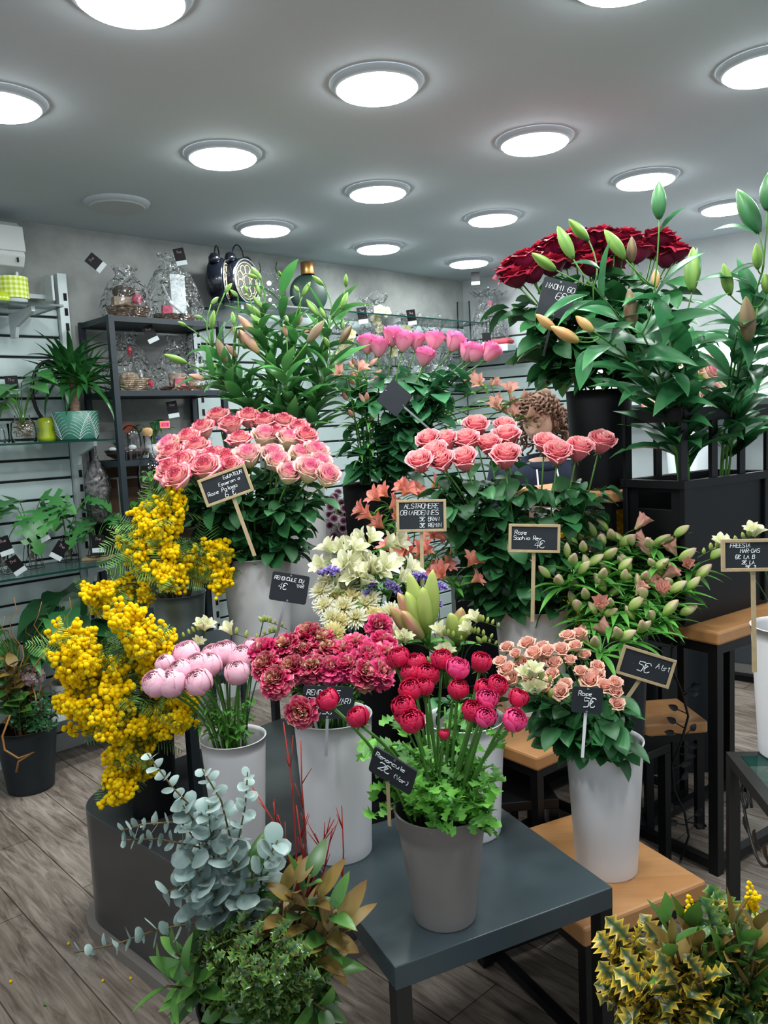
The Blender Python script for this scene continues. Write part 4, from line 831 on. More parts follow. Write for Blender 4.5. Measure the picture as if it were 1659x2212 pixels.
# black crate with cage, holds the big lilies
cc = at(1477, 1040, 2.6); ca = math.radians(35); A1 = Vector((math.cos(ca), math.sin(ca), 0)); A2 = Vector((-math.sin(ca), math.cos(ca), 0))
LW_, LD_, z0c = .52, .235, midc.z; hc = cc.z - z0c; ctr = Vector((cc.x, cc.y, 0)) + A1 * LW_ / 2 + A2 * LD_ / 2
t = thing('flower_crate', 'black plastic flower crate with open cage rim holding the big green lilies', 'crate', (ctr.x, ctr.y, z0c), ca)
mb = MB(); b_ = .012
mb.box((0, 0, .006), (LW_ - .03, LD_ - .03, .012))
for sy in (-1, 1): mb.box((0, sy * (LD_ / 2 - b_), hc / 2), (LW_ - .012, b_ * .8, hc - .002))
mb.box((LW_ / 2 - b_, 0, hc / 2), (b_ * .8, LD_ - .03, hc - .002))
x = -LW_ / 2 + b_ ; hz = hc * .86
mb.box((x, 0, (hz - .03) / 2), (b_ * .8, LD_ - .03, hz - .03)); mb.box((x, 0, (hz + .03 + hc) / 2), (b_ * .8, LD_ - .03, hc - hz - .03))
for sy in (-1, 1): mb.box((x, sy * (LD_ / 2 - .03), hz), (b_ * .8, .045, .062))
mb.build('crate_body', M_black, t)
mb = MB()
for sy in (-1, 1): mb.box((0, sy * LD_ / 2, hc - .012), (LW_ + .02, .018, .026))
for sx in (-1, 1): mb.box((sx * LW_ / 2, 0, hc - .012), (.018, LD_ - .02, .026))
for sx in (-1, 1):
    for sy in (-1, 1): mb.box((sx * (LW_ / 2 - .02), sy * (LD_ / 2 - .004), hc / 2), (.05, .02, hc - .03), bev=.004)
mb.build('rim', M_black, t)
mb = MB(); ch = .215
for sx in (-1, -.33, .33, 1):
    for sy in (-1, 1): mb.box((sx * (LW_ / 2 - .008), sy * (LD_ / 2 - .008), hc + ch / 2), (.034, .012, ch))
for sy in (-1, 1): mb.box((0, sy * (LD_ / 2 - .008), hc + ch), (LW_ + .02, .016, .045))
for sx in (-1, 1): mb.box((sx * (LW_ / 2 - .002), 0, hc + ch), (.016, LD_, .045))
mb.build('cage', M_black, t)
VES['CR'] = (Vector((ctr.x - A1.x * .06, ctr.y - A1.y * .06, z0c)), hc, .06, .10)
VES['CR2'] = (Vector((ctr.x + A1.x * .12, ctr.y + A1.y * .12, z0c)), hc, .06, .10)
big = [('CR', (1000, 640), [(1030, 250, 1028, 30, 'd'), (870, 500, 870, 350, 'b'), (830, 480, 710, 310, 'g')], 2.42, [(1000, 700, 1080, 960, .06), (1030, 330, 1180, 150, .02)]),
 ('CR', (650, 640), [(530, 480, 440, 290, 'g'), (620, 370, 505, 250, 'g'), (430, 545, 290, 445, 'g')], 2.40, [(620, 690, 370, 870, .04), (700, 560, 560, 490, .04)]),
 ('CR', (690, 930), [(565, 960, 400, 870, 'o'), (430, 890, 315, 800, 'o'), (650, 900, 545, 810, 'o')], 2.36, [(620, 1000, 590, 1220, .05), (660, 900, 920, 900, .035)]),
 ('CR', (930, 910), [(870, 880, 855, 650, 'b'), (1010, 650, 1010, 535, 'o')], 2.44, [(880, 1050, 1090, 1110, .035), (640, 1180, 880, 1290, .03)]),
 ('CR', (1100, 965), [(1220, 670, 1225, 410, 'g')], 2.50, [(1225, 670, 1290, 385, .03), (1100, 1140, 1190, 1270, .05)]),
 ('CR2', (1625, 560), [(1605, 330, 1480, 75, 'd'), (1655, 200, 1659, -20, 'd'), (1600, 540, 1590, 390, 'g')], 2.45, [(1600, 350, 1395, 290, .04), (1640, 520, 1450, 600, .03)]),
 ('CR2', (1600, 760), [(1440, 690, 1400, 505, 'g'), (1545, 960, 1530, 695, 'b'), (1650, 680, 1640, 560, 'g')], 2.40, [(1560, 900, 1310, 860, .04), (1560, 620, 1290, 600, .035)]),
 ('CR2', (1480, 900), [], 2.5, [(1480, 900, 1560, 1100, .05), (1380, 1000, 1300, 900, .03)]),
 ('CR2', (1720, 700), [(1760, 600, 1790, 400, 'g')], 2.5, [(1700, 750, 1560, 930, .05)]),
 ('CR', (1180, 1000), [], 2.52, [(1250, 1120, 1230, 900, .03), (1200, 1200, 1040, 1390, .07)])]
for i, (ky, nd, bl, Y, ex) in enumerate(big):
    lily(ky, (1040 + nd[0] / 2.68, 380 + nd[1] / 2.68), q7(bl), 'big lily stem with closed buds and broad curling leaves in the black crate', 'big budding lilies in the black crate', G_lilyd, Y, R, nl=14, LL=.24, LW=.058, k0=1.15, st=M_stem, extra=[(1040 + a / 2.68, 380 + b / 2.68, 1040 + c / 2.68, 380 + d / 2.68, e) for a, b, c, d, e in ex])

# --- umbels: alstroemeria of three colours
ALB = bud_mesh(3, .042, .0095, C_alb, tip=.1, rid=.15); ALO = open6_mesh(81, .042, .019, .9, C_salmon); ALC = open6_mesh(82, .044, .021, .85, C_cream); ALP = open6_mesh(83, .040, .018, .8, C_blush)
ALQ = open6_mesh(84, .040, .022, .25, C_blush, cup=.5); SAB = bud_mesh(4, .035, .007, C_blush, tip=.1, rid=.12)
def alstro(key, head, Y, fl, R, label, group, n=4, lw=5, ll=.07, nl=6, sz=1.0, spread=.03, mix=0, lwid=.014):
    hd = at(head[0], head[1], Y); b, m = mouth_base(key, hd, R); nd = hd - (hd - m).normalized() * .035; root = thing('alstroemeria', label, 'flower', b, 0, group)
    pts = stem_curve(b, m, nd, 6); mb = MB(); mb.tube(pts, .0024, 6); P = []
    for i in range(n):
        a = 2 * PI * i / n + rd(R, -.3, .3); o = Vector((math.cos(a), math.sin(a) * .8 - .25, rd(R, .35, 1.1))) * spread * rd(R, .8, 1.3); p = nd + o
        mb.tube(bez(nd, nd + Vector((0, 0, o.length * .3)) + o * .3, p, 3), .0014, 4); P.append((p, (o.normalized() + Vector((0, -.25, .25))).normalized()))
    mb.build('stem', M_stem, root, world=True, smooth=True)
    for p, d in P:
      f2 = ALQ if (mix and R.random() < mix) else fl
      put('bloom' if f2 not in (ALB, SAB) else 'bud', f2, root, TR(p - b) @ axisrot(d + rvec(R, .2), rd(R, 0, 6)) @ SC(sz * rd(R, .8, 1.1)))
    lb = MB()
    for i in range(lw): a = 2 * PI * i / lw + rd(R, -.3, .3); blade(lb, TR(nd) @ frame((math.cos(a), math.sin(a), rd(R, -.1, .7)), (0, 0, 1)), ll * rd(R, .6, 1.1), lwid, bend=rd(R, .1, 1), prof=P_la, rb=rd(R, 0, 1), cup=.2)
    for i in range(nl): p, d = interp(pts[2:], rd(R, .1, .9)); a = rd(R, 0, 6.28); blade(lb, TR(p) @ frame(Vector((math.cos(a), math.sin(a), .4)) + d * .4, (0, 0, 1)), ll * rd(R, .8, 1.3), lwid * 1.25, bend=rd(R, .3, 1.5), prof=P_la, rb=rd(R, 0, 1), cup=.2, twist=rd(R, -.8, .8))
    lb.build('foliage', G_alst, root, world=True, smooth=True, attr=True)
for x, y in [(1225, 1222), (1262, 1195), (1300, 1172), (1372, 1180), (1432, 1205), (1510, 1222), (1482, 1262), (1290, 1250), (1352, 1262), (1410, 1300), (1395, 1380), (1345, 1395), (1312, 1352), (1262, 1290), (1200, 1255), (1455, 1300), (1335, 1150), (1420, 1165), (1375, 1235), (1330, 1310), (1245, 1340), (1440, 1345), (1290, 1420), (1400, 1250)]:
    alstro('AL', (x, y), ycurve(y, 1290, 2.48, .0013) + rd(R, -.04, .04), ALB, R, 'alstroemeria stem with closed green and pink buds', 'budding alstroemerias at right', n=3, lw=9, ll=.14, nl=11, sz=1.5, spread=.05, mix=.12, lwid=.022)
for x, y in [(838, 1075), (860, 1068), (905, 1052), (812, 1095), (820, 1115), (900, 1180), (935, 1185), (960, 1198), (995, 1250), (1000, 1268), (880, 1210), (940, 1230), (850, 1140), (975, 1160)]:
    alstro('SA', (x, y), ycurve(y, 1150, 2.68, .0012) + rd(R, -.03, .03), ALO, R, 'salmon alstroemeria flowering behind the wooden framed price sign', 'salmon alstroemerias', n=2, ll=.09, sz=1.45, spread=.04)
for x, y in [(772, 782), (790, 800), (778, 825), (760, 862), (745, 800), (1100, 880), (1060, 825), (1085, 850), (1120, 860), (800, 860), (1130, 905), (770, 900)]:
    alstro('H', (x, y), 2.98 + rd(R, -.06, .06), ALP if R.random() < .6 else SAB, R, 'blush alstroemeria tucked between the hot pink roses', 'blush alstroemerias in the black vase', n=3, ll=.10, nl=9, sz=1.2, spread=.035)
for x, y in [(740, 1190), (765, 1180), (800, 1175), (820, 1172), (745, 1215), (780, 1225), (800, 1240), (830, 1255), (770, 1245), (725, 1225), (815, 1215), (850, 1230), (755, 1265)]:
    alstro('CH', (x, y), ycurve(y, 1230, 2.42, .0013) + rd(R, -.03, .03), ALC, R, 'cream white alstroemeria above the chrysanthemums', 'cream alstroemerias', n=2, ll=.09, sz=1.45, spread=.035)
# --- chrysanthemums, statice, daisies
CHR = [chrys_mesh(s, .034, C_chry, 100) for s in (1, 2)]; CHY = chrys_mesh(3, .030, C_chryy, 80)
for i, (x, y, k) in enumerate([(697, 1285, 0), (704, 1315, 0), (745, 1320, 0), (800, 1300, 0), (790, 1312, 0), (725, 1295, 1), (755, 1280, 0), (735, 1348, 1), (770, 1340, 0), (722, 1375, 1), (810, 1335, 1), (712, 1265, 0), (845, 1330, 0), (760, 1300, 1), (850, 1375, 0), (720, 1340, 0)]):
    rose_stem('CH', at(x, y, ycurve(y, 1310, 2.34, .0015)), CHY if k else CHR[i % 2], R, 'pale yellow chrysanthemum among the white ones' if k else 'white chrysanthemum with narrow petals', 'pale yellow chrysanthemums' if k else 'white chrysanthemums', rd(R, 1.15, 1.4), nl=3, L=.06, W=.035, trip=False, leafm=G_rose, name='chrysanthemum', cat='flower', br=.002, neck=.004, face=.6, sep=.004, l0=.3, l1=.9)
def statice_mesh():
    Rn = random.Random(5); mb = MB()
    for i in range(110):
        a = rd(Rn, 0, 6.28); q = math.sqrt(Rn.random()); p = Vector((math.cos(a) * q * .03, math.sin(a) * q * .012, rd(Rn, 0, .014) + .01 * (1 - q)))
        blade(mb, TR(p) @ frame(rvec(Rn, 1) + Vector((0, 0, .6)), (0, 0, 1)), .009, .008, bend=.4, n=2, prof=[.3, 1, .8], cup=.4, cols=2, rb=rd(Rn, 0, 1))
    return mb.mesh('bloom', C_stat)
ST = statice_mesh()
for x, y in [(712, 1238), (800, 1272), (848, 1272), (940, 1300), (945, 1270), (905, 1250)]:
    rose_stem('CH' if x < 900 else 'AM', at(x, y, 2.36), ST, R, 'lilac statice sprig tucked among the cream flowers', 'lilac statice', 1.0, nl=0, br=.0016, name='statice', cat='flower', neck=.004, sep=0, face=.6)
def daisy_mesh():
    Rn = random.Random(6); mb = MB(); mb.sphere((0, 0, .002), .005, 8, 5, col=(0, 0, .5), sc=(1, 1, .5))
    for i in range(16):
        a = 2 * PI * i / 16; blade(mb, TR((0, 0, .002)) @ frame((math.cos(a), math.sin(a), .15), (0, 0, 1)), .016, .006, bend=.3, n=3, prof=[.6, .9, 1, .5], cols=2, rb=rd(Rn, 0, 1))
    return mb.mesh('bloom', C_daisy)
DZ = daisy_mesh()
for i, (x, y) in enumerate([(724, 1072), (738, 1085), (714, 1095), (734, 1105), (722, 1120), (742, 1125), (712, 1135), (735, 1145), (722, 1158), (744, 1098), (716, 1078), (730, 1062), (740, 1142), (712, 1112), (748, 1110)]):
    rose_stem('DA', at(x, y, 3.12 + rd(R, -.04, .05)), DZ, R, 'small purple daisy with white rimmed petals', 'purple daisies left of the black vase', 1.2, nl=3, leafm=G_mim, L=.03, W=.012, br=.0013, name='daisy', cat='flower', neck=.003, sep=.003, face=1.0, l0=.2, l1=.9, trip=False)
# --- amaryllis
AB = bud_mesh(5, .11, .018, C_ama, tip=.25, rid=.12); AG = bud_mesh(6, .11, .018, C_amag, tip=.15, rid=.12)
def amar(base, buds, label, Y):
    nd = at(base[0], base[1], Y); b, m = mouth_base('AM', nd, R, .6); root = thing('amaryllis', label, 'flower', b)
    mb = MB(); mb.tube(stem_curve(b, m, nd, 6), .0125, 12); mb.build('stem', M_stem, root, world=True, smooth=True)
    for x, y, kd in buds:
        p = at(x, y, Y - .03 + rd(R, -.03, .03)); d = p - nd; L = d.length; mb = MB(); mb.tube([nd, nd + d * .3], .006, 8); mb.build('bud_stalk', M_stem, root, world=True, smooth=True)
        put('bud', AB if kd else AG, root, TR(nd + d * .2 - b) @ axisrot(d, rd(R, 0, 6)) @ SC((1.35, 1.35, L * .8 / .11)))
    lb = MB()
    for s_ in (-1, 1): blade(lb, TR(nd) @ frame((s_ * .8, -.2, .5), (-s_, 0, .5)), .07, .03, bend=.9, prof=P_st, cup=.3, rb=.7)
    lb.build('sheath', G_fresh, root, world=True, smooth=True, attr=True)
amar((925, 1392), [(842, 1310, 1), (859, 1280, 1), (901, 1300, 1), (884, 1236, 0), (877, 1278, 0), (935, 1230, 0), (913, 1268, 0), (868, 1320, 1)], 'amaryllis stem with a fan of large pink and green buds in the centre', 2.18)
amar((988, 1398), [(997, 1312, 1), (973, 1324, 0), (1006, 1330, 0)], 'shorter amaryllis stem with two green and pink buds right of the large one', 2.22)
# --- freesias
FRB = open6_mesh(91, .040, .017, .55, C_cream, stam=False, cup=.35); FRS = bud_mesh(7, .022, .005, C_amag, tip=.2, rid=.05)
def freesia(key, head, Y, R, label, group, nf=2, nb=5, lean=1):
    hd = at(head[0], head[1], Y); b, m = mouth_base(key, hd, R); root = thing('freesia', label, 'flower', b, 0, group)
    side = Vector((lean, -.2, -.15)).normalized(); pts = stem_curve(b, m, hd, 6) + bez(hd, hd + Vector((0, 0, .012)), hd + side * .07 + Vector((0, 0, -.008)), 6)[1:]
    mb = MB(); mb.tube(pts, [.0018] * 8 + [.0016 - .0001 * i for i in range(len(pts) - 8)], 5); mb.build('stem', M_stemd, root, world=True, smooth=True); tp = pts[-7:]
    for i in range(nf + nb):
        p, d = interp(tp, (i + .3) / (nf + nb)); ax = Vector((rd(R, -.2, .2) + (-.5 * lean if i < 1 else .2 * lean), -.35, 1))
        put('bloom' if i < nf else 'bud', FRB if i < nf else FRS, root, TR(p - b) @ axisrot(ax, rd(R, 0, 6)) @ SC(rd(R, .9, 1.1) * (1 if i < nf else 1.15 - .09 * (i - nf))))
for x, y, nf, nb, le in [(442, 1362, 2, 5, -1), (500, 1372, 1, 2, 1), (568, 1345, 0, 6, 1), (596, 1368, 0, 5, -1), (425, 1400, 1, 5, -1)]:
    freesia('WS', (x, y), 2.2, R, 'white freesia with green buds behind the pale pink ranunculus', 'freesias behind the pale pink ranunculus', nf, nb, le)
for x, y, nf, nb, le in [(875, 1390, 2, 5, -1), (955, 1375, 1, 4, 1), (1030, 1345, 1, 6, 1), (965, 1420, 2, 2, -1), (1040, 1390, 0, 6, 1), (1015, 1370, 1, 5, 1), (1140, 1465, 3, 2, 1), (1150, 1500, 2, 1, 1)]:
    freesia('AM' if x < 1100 else 'WR', (x, y), 2.12 if x < 1100 else 1.9, R, 'white freesia with green buds around the amaryllis' if x < 1100 else 'white freesia head among the peach spray roses', 'freesias around the amaryllis' if x < 1100 else 'white freesias in the peach roses', nf, nb, le)
for x, y in [(1560, 1185), (1630, 1160), (1690, 1170)]: freesia('FR', (x, y), 2.0, R, 'white freesia behind the right hand price sign', 'freesias at the right edge', 2, 3, -1)
# --- mimosa
def mim_mesh(seed):
    Rn = random.Random(seed); mb = MB()
    for k in range(5):
        d = Vector((rd(Rn, -.7, .7), rd(Rn, -.7, .7), 1)).normalized(); L = rd(Rn, .035, .06); o = rvec(Rn, .008); mb.tube([o, o + d * L], .0007, 4, mi=1)
        for i in range(15):
            p = o + d * L * (i + .5) / 15 + rvec(Rn, .0125 - .0005 * i); mb.sphere(p, rd(Rn, .0045, .0062), 7, 5, col=(rd(Rn, .2, .9), .5, Rn.random()))
    return mb.mesh('blossom', [C_mim, M_stemd])
MM = [mim_mesh(s) for s in range(5)]
def fern(mb, p, d, L, R, np_=16, mi=1):
    d = d.normalized(); M = TR(p) @ frame(d, Vector((0, -.5, 1)) + rvec(R, .8)); pts = []; 
    for i in range(np_ + 1):
        t = i / np_; pts.append(Vector((L * t, 0, -L * .25 * t * t)))
    mb.tube(pts, .0007, 3, M=M, cap=False)
    for i in range(1, np_):
        for s_ in (-1, 1):
            ln = L * .34 * math.sin(PI * (i / np_) ** .8) + .004
            blade(mb, M @ TR(pts[i]) @ frame((.55, s_, -.1), (0, 0, 1)), ln, .0032, bend=rd(R, .1, .7), n=2, prof=[.6, 1, .3], cols=1, mi=mi, rb=rd(R, 0, 1), cup=0)
def mimosa(key, clus, Y, R, label, group, nf=5):
    P = [at(x, y, Y + rd(R, -.06, .06)) for x, y in clus]; hd = P[-1]; b, m = mouth_base(key, hd, R); root = thing('mimosa_branch', label, 'mimosa branch', b, 0, group)
    pts = [b, (b + m) / 2, m] + bez(m, m * .4 + P[0] * .6 + Vector((0, 0, .05)), P[0], 4)[1:]
    if len(P) > 1: pts += P[1:]
    mb = MB(); mb.tube(pts, .0028, 5); mb.build('stem', M_stemb, root, world=True, smooth=True)
    for p in P:
        for j in range(2):
            o = rvec(R, .018); put('blossom', R.choice(MM), root, TR(p + o - b + Vector((0, 0, -.025))) @ axisrot(Vector((rd(R, -.8, .8), rd(R, -.8, .5), 1)) + (p - m) * 3, rd(R, 0, 6)) @ SC(rd(R, 1.15, 1.45)))
    lb = MB()
    for i in range(nf):
        p, d = interp(pts[3:], R.random()); fern(lb, p, rvec(R, 1) + (p - m).normalized() * .8 + Vector((0, -.2, .1)), rd(R, .08, .15), R)
    lb.build('foliage', [M_stemd, G_mim], root, world=True, smooth=True, attr=True)
for cl in [[(352, 1110), (368, 1072)], [(340, 1140), (325, 1112)], [(330, 1150), (300, 1165)], [(310, 1190), (290, 1195)], [(372, 1120), (380, 1095)], [(370, 1235), (385, 1240)], [(360, 1240), (372, 1255)], [(400, 1210), (400, 1225)], [(430, 1222), (445, 1235)], [(462, 1225), (470, 1250)], [(300, 1255), (310, 1270)], [(240, 1270), (205, 1275)], [(260, 1285), (222, 1292)], [(455, 1200), (470, 1205)], [(335, 1170), (345, 1125)], [(345, 1205), (350, 1190)]]:
    mimosa('Z', cl, 2.52, R, 'yellow mimosa branch rising from the zinc bucket', 'mimosa branches in the zinc bucket', nf=6)
for cl in [[(290, 1400), (250, 1345)], [(300, 1380), (285, 1340)], [(345, 1420), (350, 1385)], [(330, 1450), (315, 1400)], [(220, 1430), (150, 1400)], [(240, 1440), (180, 1405)], [(250, 1450), (200, 1440)], [(240, 1470), (155, 1450)], [(270, 1490), (230, 1440)], [(250, 1500), (180, 1480)], [(260, 1520), (210, 1485)], [(240, 1530), (150, 1520)], [(250, 1550), (190, 1525)], [(270, 1560), (205, 1560)], [(300, 1550), (265, 1548)], [(310, 1580), (250, 1575)], [(320, 1590), (280, 1600)], [(350, 1540), (335, 1535)], [(300, 1620), (275, 1660), (260, 1690)], [(280, 1640), (250, 1680)], [(380, 1500), (378, 1415)], [(400, 1560), (385, 1545)], [(350, 1480), (320, 1445)], [(190, 1375), (165, 1382)]]:
    mimosa('MD', cl, 2.22, R, 'yellow mimosa branch spilling from the black vase on the plinth', 'mimosa branches in the black vase', nf=4)
# --- eucalyptus and greens, left foreground
def eucalyptus(path, Y0, Y1, R, label, group, n=9, r0_=.026, r1_=.015, key='EU'):
    P = [at(x, y, Y0 + (Y1 - Y0) * i / (len(path) - 1)) for i, (x, y) in enumerate(path)]; b, m = mouth_base(key, P[0], R); root = thing('eucalyptus_branch', label, 'eucalyptus', b, 0, group)
    mb = MB(); pts = [b, m] + P; mb.tube(pts, [.003, .003] + [.0024 - .0012 * i / len(P) for i in range(len(P))], 6); mb.build('stem', M_stemb, root, world=True, smooth=True)
    lb = MB()
    for i in range(n):
        t = (i + .5) / n; p, d = interp(P, t); rr = r0_ + (r1_ - r0_) * t; a = (i % 2) * PI / 2 + rd(R, -.5, .5); o = d.orthogonal().normalized(); o2 = d.cross(o)
        for s_ in (0, PI):
            sd = o * math.cos(a + s_) + o2 * math.sin(a + s_); ax = sd + d * .45
            blade(lb, TR(p) @ frame(ax, d + Vector((0, -.3, .2)) + rvec(R, .35)), rr * 2 * rd(R, .8, 1.15), rr * 1.75 * rd(R, .8, 1.1), bend=rd(R, -.3, .5), n=8, prof=P_rd, cup=rd(R, -.1, .2), rb=rd(R, 0, 1), g=0.0)
    lb.build('foliage', G_euc, root, world=True, smooth=True, attr=True)
for pth, n, a, b2 in [([(520, 1990), (470, 1850), (440, 1770), (372, 1700), (318, 1628)], 11, .026, .013), ([(500, 1980), (445, 1840), (390, 1775), (310, 1780), (262, 1795)], 10, .022, .013), ([(510, 1960), (430, 1830), (340, 1812), (262, 1815)], 9, .02, .012),
    ([(530, 1980), (500, 1820), (478, 1730), (437, 1662)], 9, .024, .012), ([(540, 1980), (508, 1850), (530, 1740), (535, 1668)], 9, .024, .012), ([(560, 1980), (565, 1880), (600, 1815)], 6, .028, .022), ([(520, 2060), (420, 1995), (340, 2008), (250, 2040), (160, 2058)], 10, .022, .015),
    ([(500, 2040), (440, 1960), (390, 1900)], 6, .031, .024), ([(510, 2040), (450, 1930), (410, 1850)], 6, .033, .028), ([(530, 2040), (480, 1960), (440, 1900)], 6, .034, .03), ([(540, 2050), (530, 1980), (520, 1925)], 6, .031, .03), ([(530, 2000), (490, 1900), (455, 1800), (450, 1740)], 9, .027, .02), ([(550, 2020), (520, 1900), (490, 1830)], 6, .028, .026), ([(500, 2000), (430, 1900), (350, 1930)], 5, .026, .02), ([(520, 1960), (430, 1790), (395, 1740)], 6, .025, .02)]:
    eucalyptus(pth, 1.56, 1.50, R, 'grey green eucalyptus branch with round leaves', 'eucalyptus branches in the left foreground', int(n * 1.35), a * .86, b2 * .9)
def sprig(name, key, tip, Y, R, label, cat, group, leafm, n, L, W, prof, rnd=.03, t0=.35, stm=None, gg=None, cup=.2, wave=0.0, cols=2, br=.0025, bend=(0, 1), out=1.0):
    hd = at(tip[0], tip[1], Y) if not isinstance(tip, Vector) else tip; b, m = mouth_base(key, hd, R, .9); root = thing(name, label, cat, b, 0, group); pts = stem_curve(b, m, hd, 6)
    mb = MB(); mb.tube(pts, br, 6)
    for i in range(n):
        p, d = interp(pts[2:], t0 + (1 - t0) * (i + .5) / n); a = i * 2.4 + rd(R, -.4, .4); o = d.orthogonal().normalized(); o2 = d.cross(o); sd = o * math.cos(a) + o2 * math.sin(a)
        blade(mb, TR(p) @ frame(sd * out + d * rd(R, .2, .9) + (d * .8 if i > n - 3 else Vector()), d - sd * .3 + rvec(R, .3)), L * rd(R, .7, 1.15), W * rd(R, .8, 1.15), bend=rd(R, *bend), n=len(prof) - 1 if not callable(prof) else 7, prof=prof, mi=1, cup=cup * rd(R, .3, 1.3), rb=rd(R, 0, 1), cols=cols, wave=wave)
    mb.build('stem_and_leaves', [stm or M_stemb, leafm], root, world=True, smooth=True, attr=True); return root
for i in range(60):
    a, q = rd(R, 0, 6.28), math.sqrt(R.random()); x, y = 570 + 150 * q * math.cos(a), 2085 + 125 * q * math.sin(a)
    sprig('holly_sprig', 'EU', (x, y), 1.50 - .10 * (1 - q) + rd(R, -.03, .03), R, 'dark green holly sprig with spiny leaves', 'holly', 'dark holly sprigs in the left foreground', G_holly, 14, .034, .028, HOLLY, t0=.3, cols=4, wave=.25, cup=.35)
for x, y in [(545, 1880), (560, 1900), (640, 1900), (690, 1930), (720, 1960), (670, 1890), (745, 2010), (735, 1985), (610, 1920), (400, 2100), (380, 2060), (430, 2060), (360, 2130), (680, 2140), (700, 2180), (560, 2190), (480, 2170), (420, 2150), (640, 2200), (710, 2080)]:
    br_ = x > 600 and y < 2030
    sprig('laurel_sprig', 'EU', (x, y), 1.50 + rd(R, -.05, .04), R, 'olive and brown tinged broad leaf sprig at the back of the left foreground bucket' if br_ else 'glossy green broad leaf sprig at the edge of the left foreground bucket', 'leaf sprig', 'brown tinged broad leaf sprigs' if br_ else 'green broad leaf sprigs', G_magb if (br_ and R.random() < .4) else G_mag, 9, .085, .032, P_ov, t0=.45, bend=(0, .8))
for i, p in enumerate([[(650, 1950), (640, 1850), (632, 1700), (612, 1560)], [(655, 1950), (660, 1800), (652, 1700), (650, 1600)], [(645, 1940), (610, 1800), (600, 1760)], [(650, 1960), (690, 1830), (722, 1770)], [(670, 1960), (700, 1880), (718, 1790)], [(650, 1930), (600, 1790), (545, 1700)], [(700, 2080), (738, 1960), (742, 1840), (738, 1740)], [(655, 1960), (655, 1850), (640, 1740)], [(660, 1940), (700, 1850), (680, 1800)]]):
    P = [at(x, y, 1.56) for x, y in p]; b, m = mouth_base('EU', P[0], R); root = thing('dogwood_twig', 'bare red dogwood twig rising from the left foreground bucket', 'twig', b, 0, 'red dogwood twigs')
    mb = MB(); mb.tube([b, m] + P, [.0026, .0024] + [.0022 - .0013 * k / len(P) for k in range(len(P))], 5)
    for k in range(3): q, d = interp(P, rd(R, .3, .9)); mb.tube([q, q + (d + rvec(R, .6)).normalized() * rd(R, .03, .07)], [.0014, .0006], 4)
    mb.build('twig', M_stemr, root, world=True, smooth=True)
# --- variegated holly, right foreground
for i in range(78):
    a, q = rd(R, 0, 6.28), math.sqrt(R.random()); x, y = 1530 + 235 * q * math.cos(a), 2110 + 150 * q * math.sin(a)
    if x > 1720: continue
    vg = x < 1500 or R.random() < .35
    sprig('holly_sprig', 'HV', (x, y), 1.28 - .09 * (1 - q) + rd(R, -.03, .03), R, 'yellow edged variegated holly sprig' if vg else 'plain dark green holly sprig beside the variegated holly', 'holly', 'variegated holly sprigs in the right foreground' if vg else 'plain holly sprigs in the right foreground', G_hollyv if vg else G_holly, 12, .050, .040, HOLLY, t0=.35, cols=6, wave=.2, cup=.3)
for x, y in [(1440, 1985), (1455, 2030), (1490, 2000), (1510, 2040), (1590, 1985), (1610, 2030), (1640, 2000), (1570, 2060), (1470, 2090), (1640, 2080), (1530, 2100)]:
    sprig('laurel_sprig', 'HV', (x, y), 1.22 + rd(R, -.03, .03), R, 'long green and brown leaf sprig standing in the variegated holly', 'leaf sprig', 'long leaf sprigs in the variegated holly', G_magb if R.random() < .35 else G_mag, 8, .085, .026, P_la, t0=.5, bend=(-.2, .5), out=.45)
for x, y in [(1622, 1925), (1490, 1955), (1455, 2075)]:
    rt_ = at(x, y, 1.24); b, m = mouth_base('HV', rt_, R); root = thing('mimosa_sprig', 'short yellow mimosa sprig sticking out of the right foreground holly', 'mimosa branch', b, 0, 'short mimosa sprigs in the holly')
    mb = MB(); mb.tube([b, m, rt_], .002, 5); mb.build('stem', M_stemd, root, world=True, smooth=True); put('blossom', MM[0], root, TR(rt_ - b + Vector((0, 0, -.03))) @ SC(.6))
# ================================================================ price signs
D = math.radians
def ps(label, px, py, Y, wpx, hpx, ang, lines, framed=True, stick=.16, sx=0.0, sr=0.0, yaw=0.0, pitch=-.1, seed=1, sm=None):
    k = Y / F; return sign(label, at(px, py, Y), wpx * k, hpx * k, D(ang) + ROLL, lines, framed, (stick, sr, sx) if stick else None, yaw, pitch, seed=seed, stickm=sm)
ps('wooden framed slate reading Rose Equateur Esperance Paloma 6 euro, tilted', 488, 1049, 2.42, 104, 58, -20, [('EqUATEUR', .50, .74, .13), ('Esperanza', .36, .54, .13), ('Rose Paloma', .08, .32, .15), ('6 €', .42, .08, .20)], stick=.20, sx=.008, seed=3)
ps('plain slate reading RENONCULE DU VAR 4 euro on a steel stick', 625, 1270, 2.10, 82, 63, 9, [('RENONCULE DU', .07, .74, .12), ('VAR', .68, .56, .12), ('4€', .20, .42, .22)], framed=False, stick=.26, sr=.09, sx=-.005, seed=4)
ps('wooden framed slate reading ALSTROMERE 08 ARDENNES 5 and 3 euro', 910, 1114, 2.44, 104, 66, -1, [('ALSTROMERE', .14, .74, .16), ('08(ARDENNES', .06, .52, .16), ('5€ BRAN', .46, .32, .13), ('3€ REMIN', .46, .12, .13)], stick=.24, seed=5)
ps('wooden framed slate reading Rose Sophia Rey 4 euro', 1154, 1163, 2.36, 108, 58, 1, [('Rose', .10, .64, .16), ('Sophia Rey', .08, .44, .15), ('4€', .50, .14, .28)], stick=.22, seed=6)
